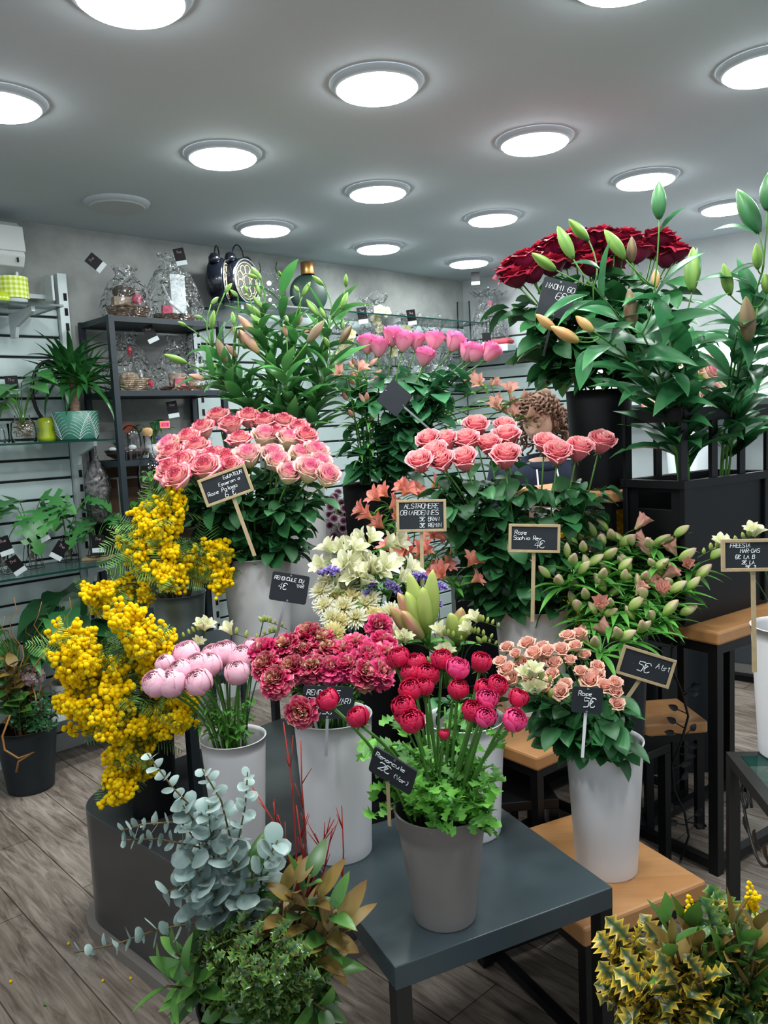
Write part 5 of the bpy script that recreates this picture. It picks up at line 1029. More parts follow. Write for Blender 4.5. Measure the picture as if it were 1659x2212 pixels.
ps('slate reading RENONCULE PONPON VAR tucked under the pompon ranunculus', 708, 1517, 1.79, 112, 72, 2, [('RENONCULE', .08, .72, .16), ('PONPON (VAR)', .10, .48, .16), ('2.5€', .22, .14, .22)], framed=False, stick=.10, seed=7)
ps('slanted slate reading Renoncule 2 euro stuck in the taupe pot', 848, 1664, 1.50, 112, 72, 20, [('Renoncule', .08, .70, .17), ('2€', .20, .30, .30), ('(Var)', .54, .30, .17)], framed=False, stick=.12, sx=-.01, sr=-.3, yaw=-.55, pitch=.15, seed=8, sm=M_frame)
ps('small slate reading 5 euro in the peach spray roses', 1268, 1512, 1.86, 68, 58, 4, [('Rose', .2, .66, .18), ('5€', .38, .24, .34)], framed=False, stick=.12, seed=9, sm=M_white)
ps('wooden framed slate reading 5 euro tilted below the budding alstroemerias', 1395, 1440, 2.26, 118, 62, 17, [('5€', .34, .30, .34), ('Alst', .68, .55, .2)], stick=.12, sr=.3, seed=10)
ps('wooden framed slate reading FREESIA cut off by the right edge', 1628, 1199, 1.92, 138, 66, -1, [('FREESIA', .12, .76, .14), ('MAR-DAS', .28, .58, .13), ('6€ LA B', .2, .38, .13), ('2€ LA', .3, .2, .12), ('5€ 3.', .36, .04, .12)], stick=.26, seed=11)
ps('dark slate reading NAOMI 60 6 euro under the dark red roses', 1203, 645, 2.66, 72, 80, 13, [('NAOMI 60', .1, .72, .14), ('6€', .45, .46, .2)], framed=False, stick=.14, seed=12, sm=M_blackm)
ps('dark price tag seen edge on among the mimosa', 313, 1345, 2.36, 60, 60, 3, None, framed=False, stick=.2, yaw=1.15, seed=13)
ps('dark slate turned away between the hot pink roses', 852, 860, 2.86, 60, 56, -50, None, framed=False, stick=.2, yaw=.3, seed=14)
# ================================================================ wall side items
def pos(px, py, d, z): p = atw(px, py, d); return Vector((p.x, p.y, z))
def awayw(d):
    d = Vector(d); q = d.dot(WN)
    return d - WN * (q - abs(q) * .5) if q < -.2 else d
def facing(s=0.0): return WROT + s
t = thing('air_conditioner', 'white wall mounted air conditioner cut off by the left edge', 'air conditioner', wp(-.40, 0, 2.315), WROT)
prof = [(0, .0), (-.10, .0), (-.19, .03), (-.215, .075), (-.205, .10), (-.212, .105), (-.195, .20), (-.15, .232), (0, .235)]
def extr(prof, x0, x1, mat, name, par, bevel=0):
    n = len(prof); V_ = [(x0, y, z) for y, z in prof] + [(x1, y, z) for y, z in prof]; mb = MB()
    mb.add(V_, [tuple(range(n - 1, -1, -1)), tuple(range(n, 2 * n))] + [(i, (i + 1) % n, n + (i + 1) % n, n + i) for i in range(n)]); return mb.build(name, mat, par, bevel=bevel)
M_ac = pm('ac_white', 'ccd0cd', .4)
extr(prof, -.42, .42, M_ac, 'casing', t, .006)
extr([(-.196, .088), (-.2185, .094), (-.203, .206), (-.19, .206)], -.423, .423, M_ac, 'front_panel', t, .003); fp_ = [c_ for c_ in t.children if c_.name.startswith('front_panel')][0]
extr([(-.07, -.035), (-.16, -.020), (-.165, -.014), (-.08, -.004)], -.36, .36, M_ac, 'air_flap', t)
mb = MB(); mb.box((.26, -.216, .055), (.03, .004, .012)); mb.box((.385, -.213, .055), (.008, .004, .02)); mb.build('display', M_black, t)
ib = MB(); ink(ib, 'TURBO PLASMA', .05, .118, .012, random.Random(2), r=.0008, M=TR((0, -.2165, 0)) @ rot(-.12, 'X')); ib.build('lettering', M_gun, fp_)
# hooks
for s_, z_, lb in ((.0, 2.24, 'white metal wall bracket under the air conditioner'), (.16, 2.24, 'white angled wall bracket beside the slotted rail')):
    c = wp(s_, .03, z_); t = thing('wall_bracket', lb, 'bracket', c, WROT); MB().box((0, -.06, .03), (.012, .12, .12), bev=.003).build('arm', M_white2, t); MB().box((-.05, -.02, 0), (.10, .03, .02)).build('bar', M_white2, t)
def lathe_thing(name, label, cat, c, prof, mat, part='body', group=None, n=32, rz=0):
    t = thing(name, label, cat, c, rz, group); MB().lathe(prof, n).build(part, mat, t, smooth=True); return t
# yellow checked pot
c = pos(28, 650, .22, 2.155); t = thing('plant_pot', 'white pot with yellow gingham check on the upper glass shelf', 'pot', c)
MB().lathe([(.001, .0), (.052, .0), (.064, .035), (.064, .036)], 32).build('pot_base', M_white2, t, smooth=True)
mb = MB(); n = 40
for j in range(9):
    for i in range(n):
        a0, a1_ = 2 * PI * i / n, 2 * PI * (i + 1) / n; z0, z1 = .036 + j * .0105, .036 + (j + 1) * .0105; r_ = .070
        mb.add([(r_ * math.cos(a0), r_ * math.sin(a0), z0), (r_ * math.cos(a1_), r_ * math.sin(a1_), z0), (r_ * math.cos(a1_), r_ * math.sin(a1_), z1), (r_ * math.cos(a0), r_ * math.sin(a0), z1)], [(0, 1, 2, 3)], mi=(i % 2) + (j % 2))
mb.build('checked_band', [pm('check_pale', 'dfe8a8', .5), pm('check_mid', 'c8d84e', .5), pm('check_deep', 'a8bc28', .5)], t)
t = lathe_thing('ceramic_jar', 'lime yellow ceramic piece at the left end of the upper glass shelf', 'ornament', pos(2, 655, .30, 2.155), [(.001, 0), (.03, 0), (.04, .02), (.03, .045), (.012, .055), (.001, .056)], pm('lime', 'b4c828', .25, coat=.5))
# yucca in the leaf pattern pot
c = pos(165, 920, .20, 1.55); t = thing('yucca_plant', 'yucca with a ringed trunk in a green pot patterned with white leaf lines', 'potted plant', c)
MB().lathe([(.001, .0), (.088, .0), (.098, .01), (.107, .135), (.104, .137), (.100, .135), (.098, .11), (.001, .11)], 40).build('pot', pm('teal_glaze', '3f7a66', .35), t, smooth=True)
mb = MB()
def onpot(u, v): r_ = .0985 + .0085 * v; a = u; return Vector((r_ * math.cos(a), r_ * math.sin(a), .004 + v * .130))
for k in range(7):
    a0 = 2 * PI * k / 7 - 2; rib = [onpot(a0 + .55 * t_ ** 1.6 * (1 if k % 2 else -1), t_) for t_ in [i / 8 for i in range(9)]]; mb.tube(rib, .0013, 4)
    for q in range(9):
        v0 = q / 9
        for sg in (-1, 1):
            pts = [onpot(a0 + .55 * v0 ** 1.6 * (1 if k % 2 else -1) + sg * .45 * w_, min(.99, v0 + .30 * w_ * (1.4 - w_ * .6))) for w_ in [i / 5 for i in range(6)]]; mb.tube(pts, .0011, 4)
mb.build('leaf_pattern', M_white2, t)
mb = MB(); pts = []; rr_ = []
for i in range(30): z_ = .11 + .0065 * i; pts.append((.0, .0 + .0003 * i, z_)); rr_.append(.0225 + (.0025 if i % 3 else -.001))
mb.tube(pts, rr_, 14); mb.build('trunk', pm('yucca_bark', '8a7060', .9, spec=.1, var=.3, vscale=60, bump=.6), t, smooth=True)
for cx, cz, nn in ((-.035, .30, 26), (.05, .26, 30), (.0, .33, 22)):
    mb = MB(); mb.tube([(0, 0, .27), (cx, 0, cz)], .012, 8)
    for i in range(nn):
        a = i * 2.4; el = 1.3 - 1.7 * (i / nn); mb_d = Vector((math.cos(a) * math.cos(el), math.sin(a) * math.cos(el), math.sin(el)))
        mb_d = awayw(mb_d); blade(mb, TR((cx, 0, cz)) @ frame(mb_d, Vector((0, 0, 1)) - mb_d * .2 + rvec(R, .1)), rd(R, .17, .28), .028, bend=rd(R, .2, 1.2), n=7, prof=[.5, .8, 1, 1, .9, .7, .4, .02], cup=.25, mi=1, rb=rd(R, 0, 1))
    mb.build('leaf_crown', [M_stemb, G_yucca], t, smooth=True, attr=True)
def plantlet(name, label, c, par_part, nleaf, L, W, hgt, leafm, holes=False, prof=P_ov, spread=.6, n=8, cols=2, group=None, cat='potted plant', top=0.0, bend=.9):
    t = thing(name, label, cat, c, 0, group)
    if par_part: par_part(t)
    mb = MB()
    for i in range(nleaf):
        a = i * 2.4 + rd(R, -.5, .5); e = Vector((math.cos(a) * spread * rd(R, .3, 1) * .12, math.sin(a) * spread * rd(R, .3, 1) * .12, top + hgt * rd(R, .55, 1)))
        mb.tube(bez(Vector((0, 0, top * .6)), Vector((e.x * .3, e.y * .3, e.z * .8)), e, 4), .0022, 5)
        blade(mb, TR(e) @ frame(awayw((math.cos(a), math.sin(a) - .3, rd(R, -.5, .2))), (0, -.4, 1)), L * rd(R, .75, 1.15), W * rd(R, .8, 1.1), bend=bend * rd(R, .4, 1.3), n=n, prof=prof, mi=1, cols=cols, holes=holes, cup=.1, rb=rd(R, 0, 1))
    mb.build('stems_and_leaves', [M_stem, leafm], t, smooth=True, attr=True); return t
M_root = pm('roots', '6a5436', .8, var=.3, vscale=60)
def jar(h, r, roots=True):
    def f(t):
        MB().lathe([(.001, .002), (r, .002), (r * 1.05, h * .3), (r * .95, h * .7), (r * .6, h * .85), (r * .62, h)], 28).build('glass_jar', M_glass, t, smooth=True)
        if roots:
            mb = MB()
            for i in range(16): mb.tube([(0, 0, h * .8)] + [Vector((rd(R, -1, 1) * r * .8, rd(R, -1, 1) * r * .8, h * (.7 - .16 * k))) for k in range(4)], .0018, 4)
            mb.build('roots', M_root, t)
    return f
HRT = [.3, .9, 1, .95, .85, .7, .5, .25, .02]
plantlet('rooted_philodendron', 'philodendron rooting in a round glass jar left of the yucca', pos(50, 925, .17, 1.55), jar(.13, .055), 11, .12, .09, .22, G_monst, prof=HRT, top=.10, spread=1)
lathe_thing('ceramic_jar', 'lime green glazed bulbous ceramic jar between the glass jar and the yucca pot', 'ornament', pos(101, 925, .14, 1.55), [(.001, 0), (.042, 0), (.047, .02), (.034, .055), (.044, .085), (.036, .108), (.02, .115), (.001, .116)], pm('lime_glaze', '94a41c', .15, coat=.8, var=.2))
lathe_thing('glass_tumbler', 'hobnail textured glass at the far left of the middle shelf', 'glass', pos(4, 935, .18, 1.55), [(.001, .004), (.03, .004), (.034, .09), (.032, .09), (.028, .006)], M_glass)
plantlet('leafy_cutting', 'small pale leaved cutting at the left edge above the textured glass', pos(-8, 905, .10, 1.55), jar(.09, .03, False), 8, .045, .035, .14, G_alst, prof=P_rd, top=.08)
# hanging black ornament behind the yucca
t = thing('wire_ornament', 'dark curved hanging ornament behind the yucca trunk', 'ornament', wp(.12, .12, 1.62), WROT)
mb = MB(); mb.tube([Vector((.09 * math.cos(a), 0, .16 + .15 * math.sin(a))) for a in [i * PI / 14 for i in range(-8, 20)]], .009, 8); mb.sphere((0, 0, .30), .02); mb.build('hoop', M_blackm, t)
# lower glass shelf : monstera cuttings
def tube_vase(label, px, hf, nl, sc=1.0, d=.18, wood=False):
    c = pos(px, 1200, d, .966 + (.012 if wood else 0)); 
    def f(t):
        h = .13 * sc
        MB().lathe([(.001, .003), (.016, .003), (.018, .02), (.018, h), (.017, h), (.015, .006)], 20).build('glass_tube', M_glass, t, smooth=True)
        mb = MB()
        for i in range(9): mb.tube([(0, 0, h * .8)] + [Vector((rd(R, -1, 1) * .012, rd(R, -1, 1) * .012, h * (.6 - .16 * k))) for k in range(3)], .0018, 4)
        mb.build('roots', M_root, t)
        mb = MB()
        for i in range(6): a = PI / 3 * i; mb.tube([(.05 * math.cos(a), .05 * math.sin(a), .003), (.036 * math.cos(a + .5), .036 * math.sin(a + .5), h * .5), (.028 * math.cos(a), .028 * math.sin(a), h * .9)], .0016, 4)
        mb.tube([Vector((.05 * math.cos(a), .05 * math.sin(a), .003)) for a in [i * PI / 8 for i in range(17)]], .0016, 4); mb.build('wire_holder', M_blackm, t)
        if wood: MB().box((0, 0, -.006), (.13, .09, .012)).build('wooden_base', M_frame, t)
    return plantlet('monstera_cutting', label, c, f, nl, .19 * sc, .16 * sc, hf, G_monst, holes=True, prof=[.35, .85, 1, 1, .95, .8, .6, .35, .04], cols=8, n=8, top=.12 * sc, spread=1.1, bend=1.0)
tube_vase('monstera cutting with large holed leaves in a glass tube, largest on the lower shelf', 70, .20, 5, 1.15)
tube_vase('monstera cutting in a wire held glass tube at the left edge of the lower shelf', 8, .18, 3, 1.0, .22)
tube_vase('monstera cutting second from the right on the lower shelf, in a slim tube', 147, .20, 4, 1.0, .14)
tube_vase('small monstera cutting on a pale wooden base at the end of the lower shelf', 212, .13, 4, .8, .20, True)
def tagcard(label, px, py, d, ang, k=1.0, mat=None):
    c = atw(px, py, d); t = thing('price_tag', label, 'price tag', c, WROT); t.rotation_euler = (Matrix.Rotation(WROT - .3, 3, 'Z') @ Matrix.Rotation(D(ang), 3, 'Y')).to_euler()
    cdo = MB().box((0, 0, .012 * k), (.055 * k, .0015, .062 * k)).build('card', mat or M_black, t); MB().box((0, -.0003, -.030 * k), (.055 * k, .0016, .022 * k)).build('price_strip', M_white2, t)
    ib = MB(); ink(ib, 'The', -.014 * k, .018 * k, .013 * k, random.Random(3), r=.0005, M=TR((0, -.0012, 0))); ink(ib, 'Flower', -.020 * k, .0, .010 * k, random.Random(3), r=.0005, M=TR((0, -.0012, 0))) if False else None
    ib.build('lettering', pm('tag_ink', 'c9a9b0', .5), cdo)
for a in [('black price tag hanging on the largest monstera cutting', 87, 1153, .32, -25), ('black price tag tilted over the slim monstera tube', 128, 1190, .34, 35), ('black price tag at the left edge of the lower glass shelf', 10, 1180, .34, -15), ('black price tag lowest at the left of the lower glass shelf', 35, 1222, .33, -30), ('black price tag on the small monstera with wooden base', 212, 1175, .3, 3), ('black price tag in the philodendron jar', 26, 832, .12, -3), ('black price tag on the wrapped basket with the tall card', 389, 555, .3, -12), ('black price tag inside the middle rack shelf bag', 325, 722, .3, -25), ('black price tag on the small glass vase of the rack', 373, 885, .28, -8)]: tagcard(*a)
tagcard('dark tag sticking up from the left wrapped basket', 207, 568, .3, -50)
# hanging wrapped doll
t = thing('hanging_bag', 'clear bag of grey fluffy filling hanging from the slotted rail', 'bag', wp(.29, .16, 1.14), WROT)
MB().lathe([(.001, 0), (.03, .01), (.045, .06), (.04, .12), (.055, .17), (.05, .22), (.03, .27), (.012, .31), (.004, .36)], 18).build('filling', pm('fluff', '8a8484', .95, var=.3, vscale=30, bump=1, bscale=40), t, smooth=True)
MB().lathe([(.001, -.01), (.04, 0), (.055, .06), (.05, .12), (.065, .17), (.06, .22), (.04, .27), (.016, .31), (.006, .38)], 14).build('bag_film', M_film, t)
# wrapped baskets
def cello(t, r, h, neck, sx=1.0, top=.5, seed=1):
    Rn = random.Random(seed); mb = MB(); n = 22; V_ = []; rows = [(0, r * 1.02), (h * .25, r * 1.15), (h * .5, r * .98), (h * .7, r * .72), (h * neck, r * .42), (h * .9, r * top * .85), (h, r * top * 1.1)]
    for z_, q in rows:
        for i in range(n): a = 2 * PI * i / n; k = 1 + (rd(Rn, -.10, .10) if z_ > 0 else 0); V_.append((q * k * math.cos(a) * sx, q * k * math.sin(a) * .8, z_ * rd(Rn, .96, 1.04)))
    mb.add(V_, [(j * n + i, j * n + (i + 1) % n, (j + 1) * n + (i + 1) % n, (j + 1) * n + i) for j in range(len(rows) - 1) for i in range(n)]); mb.build('cellophane', M_film, t, smooth=False)
def basket(label, px, py, d, z, r, h, mat, bag, items, seed=1, sx=1.2):
    c = pos(px, py, d, z); t = thing('gift_basket', label, 'gift basket', c, WROT - .2)
    mb = MB(); Rn = random.Random(seed)
    for k in range(7): mb.tube([Vector((sx * (r * .8 + r * .2 * k / 6) * math.cos(a), (r * .8 + r * .2 * k / 6) * math.sin(a) * .8, h * (k + .5) / 7 + .002 * math.sin(9 * a + k))) for a in [i * PI / 12 for i in range(25)]], h / 12, 5)
    mb.lathe([(.001, .002), (r * .8, .002), (r * .78, .006)], 20, sx=sx, sy=.8); mb.build('basket', mat, t, smooth=True)
    for nm, fn, mt in items: m2 = MB(); fn(m2, h); m2.build(nm, mt, t, smooth=nm in ('ball', 'cup', 'plush'))
    if bag: cello(t, r * 1.15, bag, .8, sx, seed=seed)
    return t
M_pinkp = pm('pink_paper', 'e0607c', .6); M_redb = pm('red_bow', 'b01c34', .5); M_plush = pm('plush_brown', '5c5048', .95, bump=1, bscale=60); M_beige = pm('beige_box', 'b09a84', .6); M_terra = pm('terracotta', '8c4634', .7, var=.1)
basket('wrapped dark wicker basket with a brown plush toy on top of the rack', 275, 660, .2, 2.128, .085, .07, M_wicker, .27, [('plush', lambda m, h: (m.sphere((-.02, 0, h + .07), .045, sc=(1.1, 1, .8)), m.sphere((.02, -.02, h + .075), .022)), M_plush), ('box', lambda m, h: m.box((-.02, .0, h + .02), (.10, .06, .05)), M_beige), ('ball', lambda m, h: m.sphere((.035, -.055, h + .03), .026), M_pinkp)], 3)
basket('wrapped wicker basket holding a tall white card on top of the rack', 375, 660, .2, 2.128, .095, .045, M_wicker, .36, [('card', lambda m, h: m.box((.03, .01, h + .11), (.085, .012, .20), rz=.2), M_white2), ('pink_bag', lambda m, h: m.box((-.05, -.04, h + .02), (.05, .03, .04)), M_pinkp), ('ribbon', lambda m, h: (m.tube([(-.06, -.02, h + .15), (-.02, -.03, h + .05), (.03, -.05, h)], .006, 5)), M_white2)], 4)
basket('wrapped pale wicker basket with red bows on the second rack shelf', 280, 830, .2, 1.778, .085, .065, M_wickerl, .29, [('red_bow', lambda m, h: (m.sphere((.0, -.05, h + .13), .016, sc=(.7, .5, 1.6)), m.sphere((-.08, -.04, h + .10), .02, sc=(.6, .5, 2)), m.sphere((.09, -.05, h * .6), .018, sc=(.7, .5, 1.2))), M_redb), ('box', lambda m, h: m.sphere((0, 0, h + .01), .05, sc=(1, .8, .5)), M_beige)], 5)
basket('wrapped terracotta tray with a beige cup on the second rack shelf', 395, 830, .2, 1.778, .105, .025, M_terra, .29, [('cup', lambda m, h: m.lathe([(.001, h), (.04, h), (.045, h + .07), (.042, h + .07), (.038, h + .01)], 24, M=TR((-.03, 0, 0))), M_beige), ('wicker_cup', lambda m, h: m.lathe([(.001, h), (.028, h), (.032, h + .05), (.001, h + .05)], 20, M=TR((.05, -.01, 0))), M_wickerl), ('pink_box', lambda m, h: m.box((-.035, -.055, h + .02), (.055, .02, .04)), M_pinkp)], 6)
# terrarium, orchids, carafe on rack
c = pos(275, 975, .2, 1.442); t = thing('terrarium_bowl', 'shallow glass bowl of pink gravel and succulents on the third rack shelf', 'terrarium', c)
MB().lathe([(.001, .0), (.06, .002), (.10, .025), (.112, .05), (.105, .05), (.09, .02), (.001, .006)], 32).build('bowl', pm('smoked_glass', '3a2f2a', .1, alpha=.75), t, smooth=True)
mb = MB(); 
for i in range(260): a, q = rd(R, 0, 6.28), math.sqrt(R.random()) * .098; mb.sphere((q * math.cos(a), q * math.sin(a), .045), rd(R, .003, .006), 5, 4)
o = mb.build('gravel', pm('pink_gravel', '9c3a4c', .8, var=.3), t); o['kind'] = 'stuff'
mb = MB()
for i in range(26): a = i * 2.4; blade(mb, TR((-.04, 0, .05)) @ frame((math.cos(a), math.sin(a), rd(R, .3, 2)), (0, 0, 1)), .06, .013, bend=.3, prof=P_st, rb=rd(R, 0, 1))
mb.build('succulent', G_dark, t, attr=True, smooth=True)
MB().sphere((.045, -.06, .06), .018, sc=(1.2, .6, .8)).sphere((-.05, -.07, .055), .016, sc=(1.3, .6, .7)).build('pebbles', M_white2, t, smooth=True)
t = thing('glass_dome', 'clear glass dome behind the terrarium bowl on the rack', 'glass dome', pos(283, 960, .30, 1.442)); MB().lathe([(.05, 0), (.05, .10), (.042, .14), (.022, .165), (.001, .17)], 24).build('dome', M_glass, t, smooth=True)
def carafe(t):
    MB().lathe([(.001, .003), (.055, .003), (.062, .02), (.062, .10), (.05, .14), (.022, .18), (.018, .22), (.022, .27), (.020, .27), (.016, .22)], 28).build('glass_bottle', M_glass, t, smooth=True)
    MB().lathe([(.018, .262), (.024, .275), (.026, .295), (.018, .305), (.001, .307)], 20).build('cork', pm('cork', 'a8865c', .8, var=.15, vscale=60), t, smooth=True)
plantlet('bottle_garden', 'corked glass carafe with a little green plant inside', atw(328, 1060, .40) , carafe, 14, .03, .018, .08, G_fresh, top=.02, spread=.3)
def opot(t): MB().lathe([(.001, 0), (.035, 0), (.042, .07), (.039, .07), (.037, .06), (.001, .06)], 24).build('pot', M_white2, t, smooth=True)
plantlet('small_orchid_plant', 'small leafy plant with white buds on the third rack shelf', pos(333, 960, .18, 1.442), opot, 12, .09, .022, .13, G_dark, top=.07, prof=P_la)
plantlet('violet_plant', 'small pot of purple violets below the pink price label', pos(358, 975, .22, 1.442), opot, 10, .03, .024, .05, C_stat, top=.07, prof=P_rd)
plantlet('kalanchoe_plant', 'small pot of dark pink blossoms beside the violets', pos(412, 975, .22, 1.442), opot, 14, .02, .018, .05, C_pom2, top=.07, prof=P_rd)
M_lab = pm('orange_label', 'f08a50', .5); M_labp = pm('pink_label', 'e84a8c', .5)
for px, py, lb in ((356, 917, 'orange and pink price label over the violets'), (428, 922, 'orange and pink price label half hidden by the bicolour roses')):
    t = thing('price_label', lb, 'price label', atw(px, py, .34), WROT - .2); MB().box((0, 0, 0), (.05, .002, .035)).build('card', M_lab, t); MB().box((0, -.001, 0), (.042, .002, .022)).build('price_field', M_labp, t)
    ib = MB(); ink(ib, '10.5€', -.018, -.006, .012, R, r=.0006, M=TR((0, -.0026, 0))); ib.build('lettering', M_redb, t)
t = thing('wooden_disc', 'oval brown wooden board leaning on the wall behind the third rack shelf', 'board', pos(275, 905, .10, 1.60), WROT); MB().lathe([(.001, -.006), (.05, -.006), (.05, .006), (.001, .006)], 24, M=rot(PI / 2, 'X'), sx=1.0, sy=.5).build('board', M_terra, t)
MB().box((0, .0, -.09), (.012, .012, .13)).build('foot', M_blackm, t)
t = thing('cork_panel', 'brown cork panel standing at the back of the lower rack', 'panel', wp(.64, .09, .98), WROT); MB().box((0, 0, .21), (.56, .02, .42)).build('panel', pm('cork_brown', '4c3628', .85, var=.35, vscale=12), t)
t = thing('wire_box_ornament', 'white wire box frame on the lower rack shelf', 'ornament', pos(262, 1130, .26, 1.152), WROT)
mb = MB(); 
for q in (0, .12): mb.tube([(0, q, 0), (0, q, .20), (.17, q, .20), (.17, q, 0), (0, q, 0)], .003, 5)
for x_, z_ in ((0, .2), (.17, .2), (0, 0), (.17, 0)): mb.tube([(x_, 0, z_), (x_, .12, z_)], .003, 5)
mb.build('frame', M_steel, t)
plantlet('fern_cutting', 'small pale green plant inside the white wire frame', pos(300, 1130, .22, 1.152), None, 9, .05, .03, .09, G_alst, top=.0)
# small pots on wall shelf behind mimosa
for i, (px, d_) in enumerate(((446, .2), (482, .2), (414, .24))):
    plantlet('small_potted_plant', 'small grey white pot on the wall shelf behind the mimosa', pos(px, 1300, d_, .862), opot, 9, .05, .02, .06, G_alst, top=.06, group='small pots on the wall shelf', prof=P_la)
t = thing('white_bucket', 'white bucket under the stand behind the chrysanthemums', 'bucket', atz(676, 1372, .62) ); MB().lathe([(.001, 0), (.07, 0), (.078, .004), (.07, .008), (.088, .17), (.084, .17), (.068, .01)], 32).build('bucket_body', M_white2, t, smooth=True)
stand('low grey bench carrying the white bucket', (t.location.x, t.location.y + .02), WROT, .34, .26, .618)
# clocks, glass vase, green bottle on high shelf
M_clock = pm('clock_black', '10151f', .22, spec=.6, coat=.5)
def clock(label, px, r, yaw):
    c = pos(px, 640, .18, 2.243); t = thing('alarm_clock', label, 'clock', c, WROT + yaw); Q = TR((0, 0, r + .015)) @ rot(PI / 2, 'X')
    MB().lathe([(.001, -.05), (r * .8, -.05), (r, -.03), (r, .04), (r * .92, .052), (r * .88, .045), (.001, .045)], 40, M=Q).build('case', M_clock, t, smooth=True)
    MB().lathe([(r * .90, .050), (r * .93, .056), (r * .97, .052)], 40, M=Q).build('rim_ring', M_steel, t, smooth=True)
    MB().lathe([(.001, .0465), (r * .86, .0465)], 40, M=Q).build('dial', pm('dial_dark', '1c2420', .4), t)
    mb = MB()
    for k in range(9):
        a = k * 2 * PI / 9; mb.tube([Q @ Vector((r * (.5 * math.cos(a) + .2 * math.cos(b)), r * (.5 * math.sin(a) + .2 * math.sin(b)), .048)) for b in [i * PI / 5 for i in range(11)]], .0022, 4)
    for q in (.22, .8): mb.tube([Q @ Vector((r * q * math.cos(b), r * q * math.sin(b), .048)) for b in [i * PI / 10 for i in range(21)]], .0022, 4)
    mb.build('gears', pm('gear_cream', 'c8b890', .5), t)
    for s_ in (-1, 1):
        MB().lathe([(.001, .045), (.015, .042), (.03, .025), (.034, .0), (.030, 0), (.001, .002)], 20, M=TR((s_ * r * .55, 0, 2 * r - .003)) @ rot(s_ * .45, 'Y')).build('bell', M_clock, t, smooth=True)
        MB().tube([(s_ * r * .5, 0, .05), (s_ * r * .75, 0, .0)], .006, 6).build('foot', M_clock, t)
    MB().tube([Vector((.05 * math.cos(a), 0, 2 * r + .03 + .06 * math.sin(a))) for a in [i * PI / 10 for i in range(11)]], .004, 6).build('handle', M_blackm, t, smooth=True)
clock('black twin bell alarm clock turned away, left of the pair', 475, .115, .75); clock('black twin bell alarm clock with cream gear dial, right of the pair', 520, .125, .35)
c = pos(583, 640, .18, 2.243); t = thing('glass_vase', 'textured clear glass vase between the clocks and the green bottle', 'vase', c)
mb = MB(); mb.lathe([(.001, .0), (.06, .0), (.09, .06), (.09, .14), (.06, .20), (.045, .23), (.055, .27), (.053, .27)], 28)
mb.build('glass_body', M_glass, t, smooth=True)
mb = MB()
for i in range(220): a = i * 2.4; z_ = .02 + .2 * (i / 220); r_ = .09 - .045 * max(0, (z_ - .14) / .08); mb.sphere((r_ * math.cos(a), r_ * math.sin(a), z_), .006, 6, 4)
o = mb.build('glass_knobs', M_glass, t, smooth=True); o['kind'] = 'stuff'
c = pos(668, 650, .16, 2.243); t = thing('round_bottle', 'round flat dark green bottle with a gold cap above the lilies', 'bottle', c, WROT - .4)
MB().sphere((0, 0, .118), .118, 32, 20, sc=(1, .32, 1)).build('bottle_body', pm('bottle_green', '1c342b', .45), t, smooth=True)
MB().lathe([(.040, .23), (.041, .232), (.041, .30), (.038, .303), (.001, .303)], 28).build('cap', M_gold, t, smooth=True)
# orchids and wrapped things along the corner
def opet(n=5, L=.04, W=.036):
    mb = MB()
    for i in range(n): a = 2 * PI * i / n + .3; blade(mb, frame((math.cos(a), math.sin(a), .1), (0, 0, 1)), L, W, bend=.2, n=6, prof=P_rd, cols=4, rb=.5)
    mb.sphere((0, 0, .006), .006, 6, 4, col=(0, 1, .5)); return mb.mesh('bloom', C_chry)
OP = opet()
def orchid(label, px, py, d, z, hgt, nb, wall=1, group=None, film=True):
    p = pos(px, py, d, z) if wall == 1 else Vector((*atw2(px, py, d).xy, z)); t = thing('orchid', label, 'orchid', p, 0, group); opot(t)
    mb = MB(); pts = [Vector((0, 0, .06)), Vector((.01, 0, hgt * .6)), Vector((.03, -.02, hgt)), Vector((.09, -.05, hgt + .02))]; mb.tube(pts, .0025, 5)
    for i in range(5): a = i * 1.3; blade(mb, TR((0, 0, .07)) @ frame((math.cos(a), math.sin(a), .2), (0, 0, 1)), .13, .05, bend=.7, prof=P_ob, rb=.5, mi=1)
    mb.build('stem_and_leaves', [M_stem, G_dark], t, smooth=True, attr=True)
    for i in range(nb): q, dd = interp(pts[1:], i / max(1, nb - 1) * .98); put('bloom', OP, t, TR(q + Vector((rd(R, -.03, .03), -.02, rd(R, -.02, .02)))) @ axisrot((rd(R, -.5, .5), -1, .15), rd(R, 0, 6)) @ SC(rd(R, .8, 1.1)))
    if film: cello(t, .10, hgt + .12, .9, 1.0, 1.0, seed=int(px))
    return t
orchid('white orchid wrapped in cellophane left of the hot pink roses', 805, 700, .18, 1.862, .40, 6)
orchid('white orchid standing behind the hot pink roses', 850, 700, .18, 1.862, .30, 5)
orchid('pale orchid behind the lilies on the wall shelf', 730, 720, .2, 1.862, .22, 4)
def bag(label, px, py, d, z, r, h, wall=1, seed=2, filler=None):
    p = pos(px, py, d, z) if wall == 1 else Vector((*atw2(px, py, d).xy, z)); t = thing('wrapped_gift', label, 'wrapped gift', p, WROT)
    mb = MB(); mb.box((0, 0, .04), (r * 1.3, r * .9, .08)); mb.build('box', filler or M_white2, t); cello(t, r, h, .75, 1.1, .9, seed); return t
bag('cellophane wrapped gift right behind the left hot pink roses', 885, 735, .18, 1.862, .10, .42, seed=11)
bag('crumpled cellophane wrapped gift, widest behind the hot pink roses', 935, 735, .18, 1.862, .13, .42, seed=12)
bag('small cellophane wrapped gift near the room corner', 975, 735, .15, 1.862, .09, .34, seed=13)
def b2(px, py, d, z): p = atw2(px, py, d); return Vector((p.x, p.y, z))
